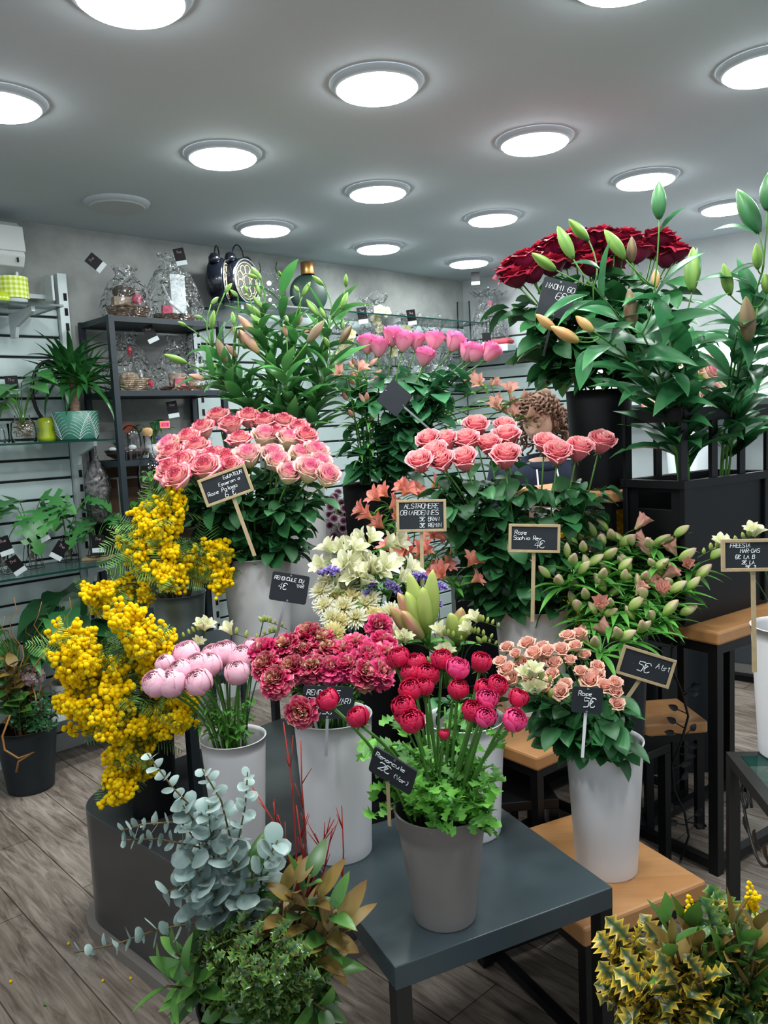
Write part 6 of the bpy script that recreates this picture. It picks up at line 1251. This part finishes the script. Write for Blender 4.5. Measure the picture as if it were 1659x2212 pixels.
t = thing('glass_vase', 'tall clear cylinder vase near the room corner', 'vase', b2(1003, 720, .16, 2.022)); MB().lathe([(.001, .004), (.05, .004), (.05, .40), (.048, .40), (.046, .01)], 28).build('cylinder', M_glass, t, smooth=True)
t = thing('single_rose_vase', 'clear narrow vase with one pink rose wrapped in film', 'vase', b2(1058, 715, .16, 2.022))
MB().lathe([(.001, .004), (.022, .004), (.028, .22), (.026, .22), (.02, .01)], 24).build('glass', M_glass, t, smooth=True)
mb = MB(); mb.tube([(0, 0, .01), (0, 0, .22), (.01, 0, .34)], .003, 5); 
for i in range(7): a = i * 2.4; blade(mb, TR((0, 0, .22 + .008 * i)) @ frame((math.cos(a), math.sin(a), .3), (0, 0, 1)), .075, .045, bend=.9, mi=1, rb=.4)
mb.build('stem_and_leaves', [M_stemd, G_rose], t, attr=True, smooth=True); put('bloom', B4[0], t, TR((.01, 0, .335)) @ SC(.6)); cello(t, .12, .46, .97, 1.0, 1.0, 21)
t = thing('gift_box', 'coral red heart box on the back wall shelf', 'box', b2(1082, 722, .2, 2.022), WROT2); MB().box((0, 0, .03), (.17, .12, .05), bev=.004).build('box', M_white2, t); MB().box((0, 0, .075), (.16, .11, .04), bev=.015).build('lid', pm('coral_red', 'c84854', .6), t)
for lb, px, py in (('small dark tag beside the wrapped white orchid', 783, 682), ('small dark tag on the wrapped gift behind the hot roses', 889, 686)): tagcard(lb, px, py, .36, -8, 1.15)
for lb, px, py in (('small dark tag above the single wrapped rose', 1027, 602), ('small dark tag on the edge of the back wall shelf', 1051, 733)):
    c = atw2(px, py, .36); t = thing('price_tag', lb, 'price tag', c, WROT2 + .4); MB().box((0, 0, .015), (.06, .002, .06)).build('card', M_black, t); MB().box((0, 0, -.03), (.06, .002, .022)).build('price_strip', M_white2, t)
# arrangement on the display cabinet at right
t = thing('flower_arrangement', 'cream and orange flower arrangement on the bright cabinet behind the lilies', 'flower arrangement', wp2(1.86, .58, .52 + .0))
MB().lathe([(.001, 0), (.06, 0), (.075, .2), (.14, 1.0), (.12, 1.0), (.001, .9)], 24).build('tall_vase', M_white2, t, smooth=True)
for i in range(46):
    a = i * 2.4; el = rd(R, -.5, 1.3); d_ = Vector((math.cos(a) * math.cos(el), math.sin(a) * math.cos(el), math.sin(el))); put('bloom', R.choice([B11[0], B2[0], CHR[0], B11[1], B1[0] if i % 7 == 0 else CHY]), t, TR(Vector((0, 0, 1.14)) + d_ * .17) @ axisrot(d_) @ SC(rd(R, .9, 1.2) * (1.6 if True else 1)))
MB().sphere((0, 0, 1.12), .15, 16, 10).build('foliage_ball', G_fresh, t, attr=True)
# mimosa added behind the tall beech table in place of a mirrored reflection
c = at(1345, 1190, 3.35); V('flower_vase', 'MY', 'added grey vase of mimosa for a yellow reflection behind the tall table', 'vase', (c.x, c.y), 0.62, .42, .07, .085, M_gun)
stand('dark stand under the grey mimosa vase behind the display', (c.x, c.y), .2, .26, .26, .62)
for cl in [[(1345, 1125), (1350, 1110)], [(1360, 1140), (1365, 1125)], [(1375, 1150), (1380, 1135)], [(1340, 1150), (1342, 1140)], [(1250, 1150), (1245, 1142)], [(1270, 1155), (1262, 1160)], [(1240, 1290), (1235, 1270)], [(1245, 1320), (1240, 1310)]]:
    mimosa('MY', cl, 3.2, R, 'yellow mimosa branch glimpsed between the coral roses and the black crate', 'mimosa branches at the back right', nf=3)
# ---- wrought stand at the right edge
zs = VES['FR'][0].z; cA = atz(1568, 1622, zs); cB = atz(1659, 1738, zs); dA = (cB - cA); dA.z = 0; dA.normalize(); dB = Vector((-dA.y, dA.x, 0)); wA, wB = .42, .42
ctr = cA + dA * wA / 2 + dB * wB / 2; t = thing('wrought_stand', 'dark metal plant stand with scroll work and glass top at the right edge', 'stand', (ctr.x, ctr.y, 0), math.atan2(dA.y, dA.x))
M_wr = pm('wrought_metal', '30302e', .4, metal=.4)
mb = MB()
for sy in (-1, 1): mb.box((0, sy * (wB / 2 - .014), zs - .016), (wA, .028, .028))
for sx in (-1, 1): mb.box((sx * (wA / 2 - .014), 0, zs - .016), (.028, wB - .056, .028))
mb.build('top_frame', M_wr, t)
for sx in (-1, 1):
    for sy in (-1, 1): MB().box((sx * (wA / 2 - .014), sy * (wB / 2 - .014), (zs - .03) / 2), (.028, .028, zs - .03)).build('leg', M_wr, t)
MB().box((0, 0, zs - .005), (wA - .06, wB - .06, .008)).build('glass_top', M_gshelf, t)
for sy in (-1, 1):
    mb = MB(); mb.tube([(-.17 + .30 * q, sy * .19, zs - .04 - .16 * math.sin(PI * q) ** .8) for q in [i / 12 for i in range(13)]], .004, 6)
    mb.tube([Vector((-.12 + (.045 - .003 * i) * math.cos(i * .6), sy * .19, zs - .09 + (.045 - .003 * i) * math.sin(i * .6))) for i in range(14)], .004, 6)
    for k in range(3): blade(mb, TR((-.12 + .07 * k, sy * .19, zs - .13)) @ frame((.3, 0, -1), (0, -1, 0)), .06, .035, prof=P_ov, bend=.3)
    mb.build('scroll', M_wr, t, smooth=True); MB().tube([(.19, sy * .19, .06), (-.19, sy * .19, .06)], .006, 6).build('floor_rail', M_wr, t)
    MB().tube([(sy * .19, -.19, .05), (sy * .19, .19, .05)], .006, 6).build('floor_rail', M_wr, t)
# black leafy ornament between the legs
p0 = at(1470, 1850, 2.62); t = thing('iron_vine', 'black iron vine ornament with small leaves between the table legs', 'ornament', (p0.x, p0.y, 0))
mb = MB(); pts = [Vector((.03 * math.sin(k * 1.3), 0, .02 + k * .085)) for k in range(10)]; mb.tube(pts, .004, 6)
for k in range(20):
    p, d = interp(pts, rd(R, .1, 1)); sd = Vector((R.choice((-1, 1)), rd(R, -.4, .4), rd(R, -.2, .8))); mb.tube([p, p + sd * .03], .002, 4); blade(mb, TR(p + sd * .03) @ frame(sd, (0, -1, .2)), .035, .022, bend=.3)
mb.build('vine', M_blackm, t, smooth=True)
# ---- floor pot with mixed plants at left
V('flower_pot', 'FP', 'large black floor pot of mixed greenery at the left edge', 'pot', tuple(atz(68, 1700, 0))[:2], 0, .29, .098, .132, M_darkpot, water=False)
VES['FP'] = (VES['FP'][0], .25, .09, .12); c0 = VES['FP'][0]; MB().lathe([(.001, .25), (.12, .25)], 24).build('soil', M_soil, bpy.data.objects[[o.name for o in bpy.data.objects if o.get('label', '').startswith('large black floor pot')][0]])
def atc(px, py, k=0): return at(px, py, c0.y - .02 + k)
for i in range(26):
    sprig('boxleaf_sprig', 'FP', Vector(atc(rd(R, 20, 130), rd(R, 1490, 1570), rd(R, -.1, .1))), 0, R, 'small leaved dark green sprig in the black floor pot', 'leaf sprig', 'small leaved sprigs in the floor pot', G_dark, 20, .035, .016, P_ov, t0=.3)
for i in range(9):
    sprig('hydrangea_sprig', 'FP', Vector(atc(rd(R, -10, 70), rd(R, 1430, 1510), rd(R, -.1, .1))), 0, R, 'broad brownish green leaves at the left of the floor pot', 'leaf sprig', 'broad hydrangea leaves in the floor pot', G_magb if i % 3 == 0 else G_mag, 7, .09, .06, P_ov, t0=.5)
HY = statice_mesh(); 
t = thing('hydrangea', 'faded mauve hydrangea head in the black floor pot', 'flower', c0 + Vector((0, 0, .2))); hp = atc(72, 1462) - t.location; mb = MB(); mb.tube([(0, 0, 0), hp], .004, 6); mb.build('stem', M_stemb, t)
mb = MB()
for i in range(150): a = i * 2.4; zf = 1 - 1.4 * i / 150; q = math.sqrt(max(0, 1 - zf * zf)); d_ = Vector((q * math.cos(a), q * math.sin(a), zf)); blade(mb, TR(d_ * .05) @ frame(d_.orthogonal() + rvec(R, .5), d_), .018, .017, bend=.3, n=3, prof=P_rd, rb=R.random(), cols=2)
put('flower_head', mb.mesh('flower_head', rampmat('mauve_hydrangea', [(0, '9a8078'), (1, 'b498a0')], rough=.7, var=.25)), t, TR(hp))
for i in range(7):
    P = []; x, y = 40 + 15 * i - 40, 1500
    b = c0 + Vector((rd(R, -.05, .05), rd(R, -.05, .05), .22)); tip = [(150, 1290), (110, 1350), (60, 1340), (10, 1330), (90, 1300), (30, 1290), (5, 1380)][i]; e = atc(*tip, rd(R, -.1, .1)); n = 12
    for k in range(n + 1): f = k / n; P.append(b * (1 - f) + e * f + Vector((math.sin(k * 1.3 + i) * .03, math.cos(k * 1.7 + i) * .03, math.sin(k * 2.1) * .015)) * math.sin(PI * f) ** .5)
    t = thing('curly_willow', 'orange brown curly willow twig rising from the floor pot', 'twig', b, 0, 'curly willow twigs'); mb = MB(); mb.tube(P, [.004 - .0025 * k / n for k in range(n + 1)], 5)
    lb = MB()
    mb.build('twig', pm('willow_bark', '9c6c34', .6) if i == 0 else bpy.data.materials['willow_bark'], t, world=True, smooth=True)
t = thing('curly_willow', 'thick pale willow twig hanging down over the rim of the floor pot', 'twig', c0 + Vector((0, 0, .27)), 0); P = [atc(5, 1560, -.12), atc(22, 1545, -.15), atc(5, 1590, -.16), atc(10, 1620, -.17), atc(40, 1638, -.17), atc(72, 1625, -.17), atc(40, 1645, -.17), atc(35, 1668, -.17)]
mb = MB(); mb.tube([t.location] + P, .0045, 6); mb.build('twig', bpy.data.materials['willow_bark'], t, world=True, smooth=True)
def bigpot(r, h, m):
    def f(t): MB().lathe([(.001, 0), (r * .8, 0), (r, h), (r * .94, h), (r * .9, h - .02), (.001, h - .02)], 28).build('pot', m, t, smooth=True)
    return f
ARW = [.7, 1, .95, .85, .7, .52, .36, .18, .02]
def potted(label, px, py, d, z, r, h, m, n, L, W, hg, prof=ARW, lm=None, sp=1.4):
    return plantlet('potted_plant', label, pos(px, py, d, z), bigpot(r, h, m), n, L, W, hg, lm or G_dark, prof=prof, top=h, spread=sp)
stand('low white bench under the potted plants along the wall', (wp(.30, .24, 0).x, wp(.30, .24, 0).y), WROT, 1.0, .26, .30, mat=M_white2)
potted('dark arrow leaved plant in a pot by the wall below the glass shelf', 150, 1440, .26, .30, .06, .12, M_taupe, 20, .18, .13, .42)
potted('grey white pot of green stems left of the mimosa', 140, 1500, .30, .30, .065, .13, pm('stone_white', 'a8a8a4', .7), 14, .12, .035, .22, P_la, G_dark, 1.0)
potted('trailing leafy plant at the left edge above the floor pot', 40, 1440, .28, .30, .055, .11, M_taupe, 30, .13, .045, .36, P_la, G_monst, 1.8)
potted('bushy feathery plant in front of the wall right of the arrow leaved plant', 215, 1440, .28, .30, .055, .11, M_taupe, 34, .09, .022, .30, P_la, G_mim, 1.2)
# ---- bits on the floor
for px, py, m, lb in ((23, 2120, C_mim, 'single yellow mimosa ball on the floor, furthest left'), (222, 2118, C_mim, 'yellow mimosa ball on the floor left of the eucalyptus bucket'), (282, 2113, C_mim, 'yellow mimosa ball on the floor closest to the plinth'), (148, 2038, C_mim, 'tiny yellow mimosa ball on the floor under the eucalyptus tip')):
    p = atz(px, py, .0045); t = thing('mimosa_ball', lb, 'mimosa blossom', p); mb = MB(); mb.sphere((0, 0, 0), .0045, 8, 6); mb.build('ball', m, t, smooth=True, attr=True)
for px, py, m, lb in ((94, 2170, G_fresh, 'small fresh green leaf scrap on the floor at left'), (1128, 1676, G_magb, 'dry curled leaf on the floor behind the grey table'), (1412, 1693, G_euc, 'pale leaf on the floor between the black legs')):
    p = atz(px, py, .003); t = thing('fallen_leaf', lb, 'leaf', p); mb = MB(); blade(mb, rot(R.random() * 6, 'Z'), .03 if py < 2000 else .012, .015 if py < 2000 else .008, bend=-.3, cup=.3); mb.build('leaf', m, t, smooth=True, attr=True)
# ================================================================ the florist
PX = at(1172, 900, 3.75); fx, fy = PX.x, PX.y
t = thing('person', 'person with curly hair in a dark hooded top bent over behind the coral roses', 'person', (fx, fy + .05, 0), .0)
M_skin = pm('skin', 'dcb09a', .55, spec=.3, var=.04); M_hood = pm('dark_hoodie', '2a303e', .9, spec=.15, bump=.3, bscale=200); M_trs = pm('dark_trousers', '1a1c22', .9); M_hair = pm('curly_hair', '6c4e3c', .6, var=.3, vscale=40)
def skin(name, verts, edges, radii, mat, par, root=0, sub=2, extra=None, voxel=None):
    me = bpy.data.meshes.new(name); me.from_pydata(verts, edges, []); me.materials.append(mat); o = put(name, me, par); m = o.modifiers.new('skin', 'SKIN'); m.use_smooth_shade = True
    lay = me.skin_vertices[0].data if me.skin_vertices else None
    if lay is None: return o
    for i, r_ in enumerate(radii): lay[i].radius = (r_, r_) if not isinstance(r_, tuple) else r_; lay[i].use_root = (i == root)
    s_ = o.modifiers.new('sub', 'SUBSURF'); s_.levels = sub; s_.render_levels = sub; return o
def skin_mesh(verts, edges, radii, root=0, sub=2):
    """evaluated skin surface as plain mesh data"""
    me = bpy.data.meshes.new('tmp'); me.from_pydata(verts, edges, []); o = bpy.data.objects.new('tmp', me); COL.objects.link(o)
    m = o.modifiers.new('skin', 'SKIN'); s_ = o.modifiers.new('sub', 'SUBSURF'); s_.levels = sub
    bpy.context.view_layer.update()
    lay = me.skin_vertices[0].data
    for i, r_ in enumerate(radii): lay[i].radius = (r_, r_) if not isinstance(r_, tuple) else r_; lay[i].use_root = (i == root)
    me.update(); dg = bpy.context.evaluated_depsgraph_get(); dg.update(); ev = o.evaluated_get(dg).to_mesh()
    V_ = [tuple(v.co) for v in ev.vertices]; F_ = [tuple(p.vertices) for p in ev.polygons]; o.evaluated_get(dg).to_mesh_clear(); bpy.data.objects.remove(o); bpy.data.meshes.remove(me); return V_, F_
# faces the viewer, head turned down to the left
hz_ = PX.z - .02; sh = hz_ - .27
J = [(0, .04, .95), (0, .03, 1.12), (0, .0, sh - .06), (0, -.01, sh + .03), (0, -.03, sh + .10),            # pelvis, waist, chest, collar, neck
     (-.17, 0, sh), (-.25, -.06, sh - .26), (-.10, -.24, sh - .34), (-.03, -.30, sh - .32),                 # his right arm
     (.17, 0, sh), (.26, -.04, sh - .27), (.12, -.24, sh - .36), (.05, -.30, sh - .33),
     (-.10, .04, .88), (-.11, .03, .48), (-.11, .05, .09), (.10, .04, .88), (.11, .03, .48), (.11, .05, .09), (-.12, -.08, .04), (.12, -.08, .04)]
E_ = [(0, 1), (1, 2), (2, 3), (3, 4), (3, 5), (5, 6), (6, 7), (7, 8), (3, 9), (9, 10), (10, 11), (11, 12), (0, 13), (13, 14), (14, 15), (15, 19), (0, 16), (16, 17), (17, 18), (18, 20)]
Rb = [.13, .12, (.15, .11), .07, .052, .06, .042, .030, .026, .06, .042, .030, .026, .085, .055, .04, .085, .055, .04, .035, .035]
V1, F1 = skin_mesh(J, E_, Rb); body = MB(); body.add(V1, F1)
HQ = TR((-.015, -.05, hz_)) @ rot(-.62, 'Z') @ rot(.38, 'X')
hv = MB(); hv.sphere((0, 0, 0), .1, 28, 22)
for i, (x, y, z) in enumerate(hv.v):
    u = Vector((x, y, z)) / .1; X, Y_, Z_ = u.x * .074, u.y * .092, u.z * .115
    if Z_ < 0: X *= 1 - .28 * (-u.z) ** 1.5; Y_ *= 1 - (.10 if u.y < 0 else .35) * (-u.z)
    fr = max(0, -u.y)
    if fr > .5:
        Y_ -= .022 * math.exp(-((u.x / .16) ** 2) - ((u.z + .12) / .18) ** 2)      # nose
        Y_ += .010 * (math.exp(-(((abs(u.x) - .36) / .16) ** 2) - ((u.z - .10) / .13) ** 2))  # eye hollows
        Y_ -= .006 * math.exp(-((u.x / .3) ** 2) - ((u.z + .48) / .10) ** 2); Y_ -= .008 * math.exp(-((u.x / .3) ** 2) - ((u.z + .85) / .2) ** 2)
    hv.v[i] = (X, Y_, Z_)
body.add(hv.v, hv.f, M=HQ)
for s_ in (-1, 1): body.sphere((0, 0, 0), .022, 10, 7, M=HQ @ TR((s_ * .076, .005, -.01)), sc=(.35, .7, 1.2))
# hands: palm, four fingers, thumb
def hand(wr, s_):
    w_ = Vector(wr); f = Vector((-s_ * .55, -.75, -.25)).normalized(); sd = f.cross(Vector((0, 0, 1))).normalized() * s_
    Vh = [w_, w_ + f * .045, w_ + f * .085]; Eh = [(0, 1), (1, 2)]; Rh = [.024, (.034, .016), (.036, .013)]
    for k, L in enumerate((.066, .074, .070, .054)):
        o = sd * (-.027 + .018 * k); i0 = len(Vh); a_ = w_ + f * .09 + o
        Vh += [a_, a_ + f * L * .45 + Vector((0, 0, -.006)), a_ + f * L * .78 + Vector((0, 0, -.022)), a_ + f * L * .92 + Vector((0, 0, -.040))]; Eh += [(2, i0), (i0, i0 + 1), (i0 + 1, i0 + 2), (i0 + 2, i0 + 3)]; Rh += [.0095, .009, .008, .007]
    i0 = len(Vh); Vh += [w_ + f * .03 - sd * .028, w_ + f * .062 - sd * .05, w_ + f * .09 - sd * .052]; Eh += [(1, i0), (i0, i0 + 1), (i0 + 1, i0 + 2)]; Rh += [.012, .010, .008]
    return skin_mesh([tuple(v) for v in Vh], Eh, Rh, 1, 2)
for wr, s_ in ((J[8], -1), (J[12], 1)): a_, b_2 = hand(wr, s_); body.add(a_, b_2)
o = body.build('body', M_skin, t, smooth=True); rm = o.modifiers.new('fuse', 'REMESH'); rm.mode = 'VOXEL'; rm.voxel_size = .006; rm.use_smooth_shade = True
Jh = [tuple(v) for v in J[:3]] + [J[3]] + [J[5], J[6], (-.12, -.21, sh - .325), J[9], J[10], (.14, -.21, sh - .345), (0, .05, .86)]
Vh, Fh = skin_mesh(Jh, [(0, 1), (1, 2), (2, 3), (3, 4), (4, 5), (5, 6), (3, 7), (7, 8), (8, 9), (0, 10)], [.165, .16, (.20, .155), .105, .115, .075, .052, .115, .075, .052, .17])
mb = MB(); mb.add(Vh, Fh); HT_ = mb.build('hooded_top', M_hood, t, smooth=True)
mb = MB(); mb.tube([Vector((.085 * math.cos(a), -.02 + .075 * math.sin(a), sh + .075 + .02 * math.sin(a))) for a in [i * 2 * PI / 20 for i in range(21)]], .024, 8); mb.build('hood', M_hood, HT_, smooth=True)
mb = MB()
for s_ in (-1, 1): mb.tube([(s_ * .045, -.115, sh + .05), (s_ * .05, -.165, sh - .02), (s_ * .052, -.178, sh - .10)], .004, 5)
mb.build('drawstrings', M_white, HT_)
mb = MB(); lc = Vector((.0, -.168, sh - .17))
for q in (.045, .037): mb.tube([lc + Vector((q * math.cos(a), -.006 - .0 * q, q * math.sin(a))) for a in [i * 2 * PI / 20 for i in range(21)]], .003, 5)
mb.sphere(lc + Vector((0, -.004, -.002)), .012, sc=(1, .4, 1.2)); mb.build('chest_logo', M_white, HT_, smooth=True)
Vt, Ft = skin_mesh([J[0], J[13], J[14], J[15], J[16], J[17], J[18]], [(0, 1), (1, 2), (2, 3), (0, 4), (4, 5), (5, 6)], [.145, .10, .075, .06, .10, .075, .06]); mb = MB(); mb.add(Vt, Ft); mb.build('trousers', M_trs, t, smooth=True)
for s_ in (-1, 1): MB().sphere((s_ * .115, -.02, .045), .05, 14, 9, sc=(.95, 2.2, .85)).build('shoe', M_black, t, smooth=True)
for s_ in (-1, 1):
    MB().sphere((0, 0, 0), .0125, 12, 8, M=HQ @ TR((s_ * .028, -.0715, .012))).build('eye', M_beige, t, smooth=True)
    MB().sphere((0, 0, 0), .006, 8, 6, M=HQ @ TR((s_ * .028, -.081, .006))).build('iris', M_hair, t, smooth=True)
MB().tube([HQ @ Vector((.026 * math.cos(a), -.092 - .004 * math.sin(a), -.056 + .003 * math.sin(2 * a))) for a in [PI * i / 8 for i in range(9)]], .004, 6).build('mouth', pm('lips', 'a45c58', .5), t, smooth=True)
mb = MB()
for i in range(170):
    a = i * 2.4; zf = 1 - 1.5 * i / 170; q = math.sqrt(max(0, 1 - zf * zf)); d_ = Vector((q * math.cos(a), q * math.sin(a), zf))
    if d_.y < -.12 and d_.z < .55: continue
    p = Vector((d_.x * .085, d_.y * .10, d_.z * .125)); pts = []; L = .05 + .16 * max(0, .5 - d_.z) * (1 if d_.y > -.2 else .4); ax = Vector((d_.x * .5, d_.y * .4, -.6 + d_.z * .6)).normalized(); s1 = ax.orthogonal().normalized(); s2 = ax.cross(s1)
    for k in range(15): th = k * .95 + i; pts.append(p + ax * L * k / 14 + (s1 * math.cos(th) + s2 * math.sin(th)) * .012)
    mb.tube(pts, .0055, 5, M=HQ)
hs_ = MB(); hs_.sphere((0, .008, .012), .1, 18, 12, sc=(.80, .98, 1.18)); 
mb.add([v for v in hs_.v], [f for f in hs_.f if not (sum(hs_.v[k][1] for k in f) / len(f) < -.035 and sum(hs_.v[k][2] for k in f) / len(f) < .07)], M=HQ)
mb.sphere((0, 0, 0), .03, 10, 7, M=HQ @ TR((.03, .05, .11))); mb.build('hair', M_hair, t, smooth=True)
# work counter in front of the person
t = thing('work_counter', 'pale work counter the person bends over behind the display', 'counter', (fx + .1, fy - .33, 0), .0)
MB().box((0, 0, .90), (1.2, .28, .03)).build('worktop', M_white2, t); MB().box((0, .02, .44), (1.14, .22, .88)).build('body', M_gun, t)
# ================================================================ one label each, told by place in the bunch
def proj(P): d = P - Vector((0, 0, EYE)); k = d.dot(FW); return 829.5 + F * d.dot(RT) / k, 1106 - F * d.dot(UP) / k
bpy.context.view_layer.update()
SHORT = {'pink rose with crimson edged petals among the bicolour roses': 'pink rose with crimson edged petals', 'cream rose blushed pink at the centre among the bicolour roses': 'cream rose blushed pink inside', 'open coral pink rose on a long leafy stem': 'open coral pink rose', 'hot pink rose at the back on a tall leafy stem': 'hot pink rose at the back',
 'dark red rose at the top right behind the green lily buds': 'dark red rose', 'pale pink globe ranunculus on a bare green stem': 'pale pink globe ranunculus', 'ruffled bright pink pompon ranunculus': 'ruffled bright pink pompon ranunculus', 'ruffled magenta pompon ranunculus with greenish centre': 'ruffled magenta pompon ranunculus',
 'magenta ranunculus above the taupe pot': 'magenta ranunculus above the taupe pot', 'crimson ranunculus on a thick green stem above the taupe pot': 'crimson ranunculus above the taupe pot', 'small peach spray rose above the white vase on the low beech table': 'small peach spray rose',
 'tall lily stem with closed buds above the bicolour roses': 'budding lily above bicolour roses', 'big lily stem with closed buds and broad curling leaves in the black crate': 'big budding lily in black crate', 'alstroemeria stem with closed green and pink buds': 'closed bud alstroemeria at right',
 'salmon alstroemeria flowering behind the wooden framed price sign': 'salmon alstroemeria behind price sign', 'blush alstroemeria tucked between the hot pink roses': 'blush alstroemeria beside hot pink roses', 'cream white alstroemeria above the chrysanthemums': 'cream white alstroemeria', 'pale yellow chrysanthemum among the white ones': 'pale yellow chrysanthemum',
 'white chrysanthemum with narrow petals': 'white chrysanthemum', 'lilac statice sprig tucked among the cream flowers': 'lilac statice sprig', 'small purple daisy with white rimmed petals': 'purple white rimmed daisy', 'white freesia with green buds behind the pale pink ranunculus': 'freesia behind pale pink ranunculus',
 'white freesia with green buds around the amaryllis': 'white freesia beside the amaryllis', 'white freesia head among the peach spray roses': 'white freesia among peach roses', 'white freesia behind the right hand price sign': 'freesia by the right hand sign', 'yellow mimosa branch rising from the zinc bucket': 'mimosa branch in zinc bucket',
 'yellow mimosa branch spilling from the black vase on the plinth': 'mimosa branch in plinth vase', 'grey green eucalyptus branch with round leaves': 'round leaved eucalyptus branch', 'bare red dogwood twig rising from the left foreground bucket': 'bare red dogwood twig', 'yellow mimosa branch glimpsed between the coral roses and the black crate': 'added mimosa branch for yellow reflection',
 'long green and brown leaf sprig standing in the variegated holly': 'long leaf sprig in variegated holly', 'short yellow mimosa sprig sticking out of the right foreground holly': 'short mimosa sprig in holly', 'orange brown curly willow twig rising from the floor pot': 'curly willow twig in floor pot',
 'olive and brown tinged broad leaf sprig at the back of the left foreground bucket': 'olive brown broad leaf sprig', 'glossy green broad leaf sprig at the edge of the left foreground bucket': 'glossy green broad leaf sprig', 'small grey white pot on the wall shelf behind the mimosa': 'small grey white shelf pot',
 'broad brownish green leaves at the left of the floor pot': 'broad brownish leaves in floor pot'}
ORD = ['leftmost', 'second from left', 'third from left', 'fourth from left', 'fifth from left', 'sixth from left', 'seventh from left', 'eighth from left', 'ninth from left', 'tenth from left', 'eleventh from left', 'twelfth from left']
fam = {}
for o in list(COL.objects):
    if o.parent is None and o.get('label') in SHORT: fam.setdefault(o['label'], []).append(o)
def tip_px(o):
    best = None
    for ch in o.children:
        if ch.name.startswith(('bloom', 'bud', 'blossom')): p = proj(ch.matrix_world.translation)
        else: continue
        if best is None or p[1] < best[1]: best = p
    if best is None:
        for ch in o.children:
            for q in range(0, len(ch.data.vertices), 7):
                p = proj(ch.matrix_world @ ch.data.vertices[q].co)
                if best is None or p[1] < best[1]: best = p
    return best
for lb, L in fam.items():
    n = len(L)
    if n < 2: continue
    P = sorted(((tip_px(o), o) for o in L), key=lambda q: q[0][1]); nr = 1 if n <= 6 else math.ceil(n / 7); per = math.ceil(n / nr)
    rows = [P[i:i + per] for i in range(0, n, per)]; nr = len(rows)
    RN = {1: [''], 2: ['upper row', 'lower row'], 3: ['top row', 'middle row', 'bottom row'], 4: ['top row', 'second row', 'third row', 'bottom row'], 5: ['top row', 'second row', 'third row', 'fourth row', 'bottom row']}[nr]
    for r_, row in enumerate(rows):
        row.sort(key=lambda q: q[0][0])
        for k, (p, o) in enumerate(row):
            w_ = 'rightmost' if k == len(row) - 1 and len(row) > 1 else ORD[k]
            o['label'] = SHORT[lb] + ', ' + w_ + (' in the ' + RN[r_] if RN[r_] else ' of its kind')
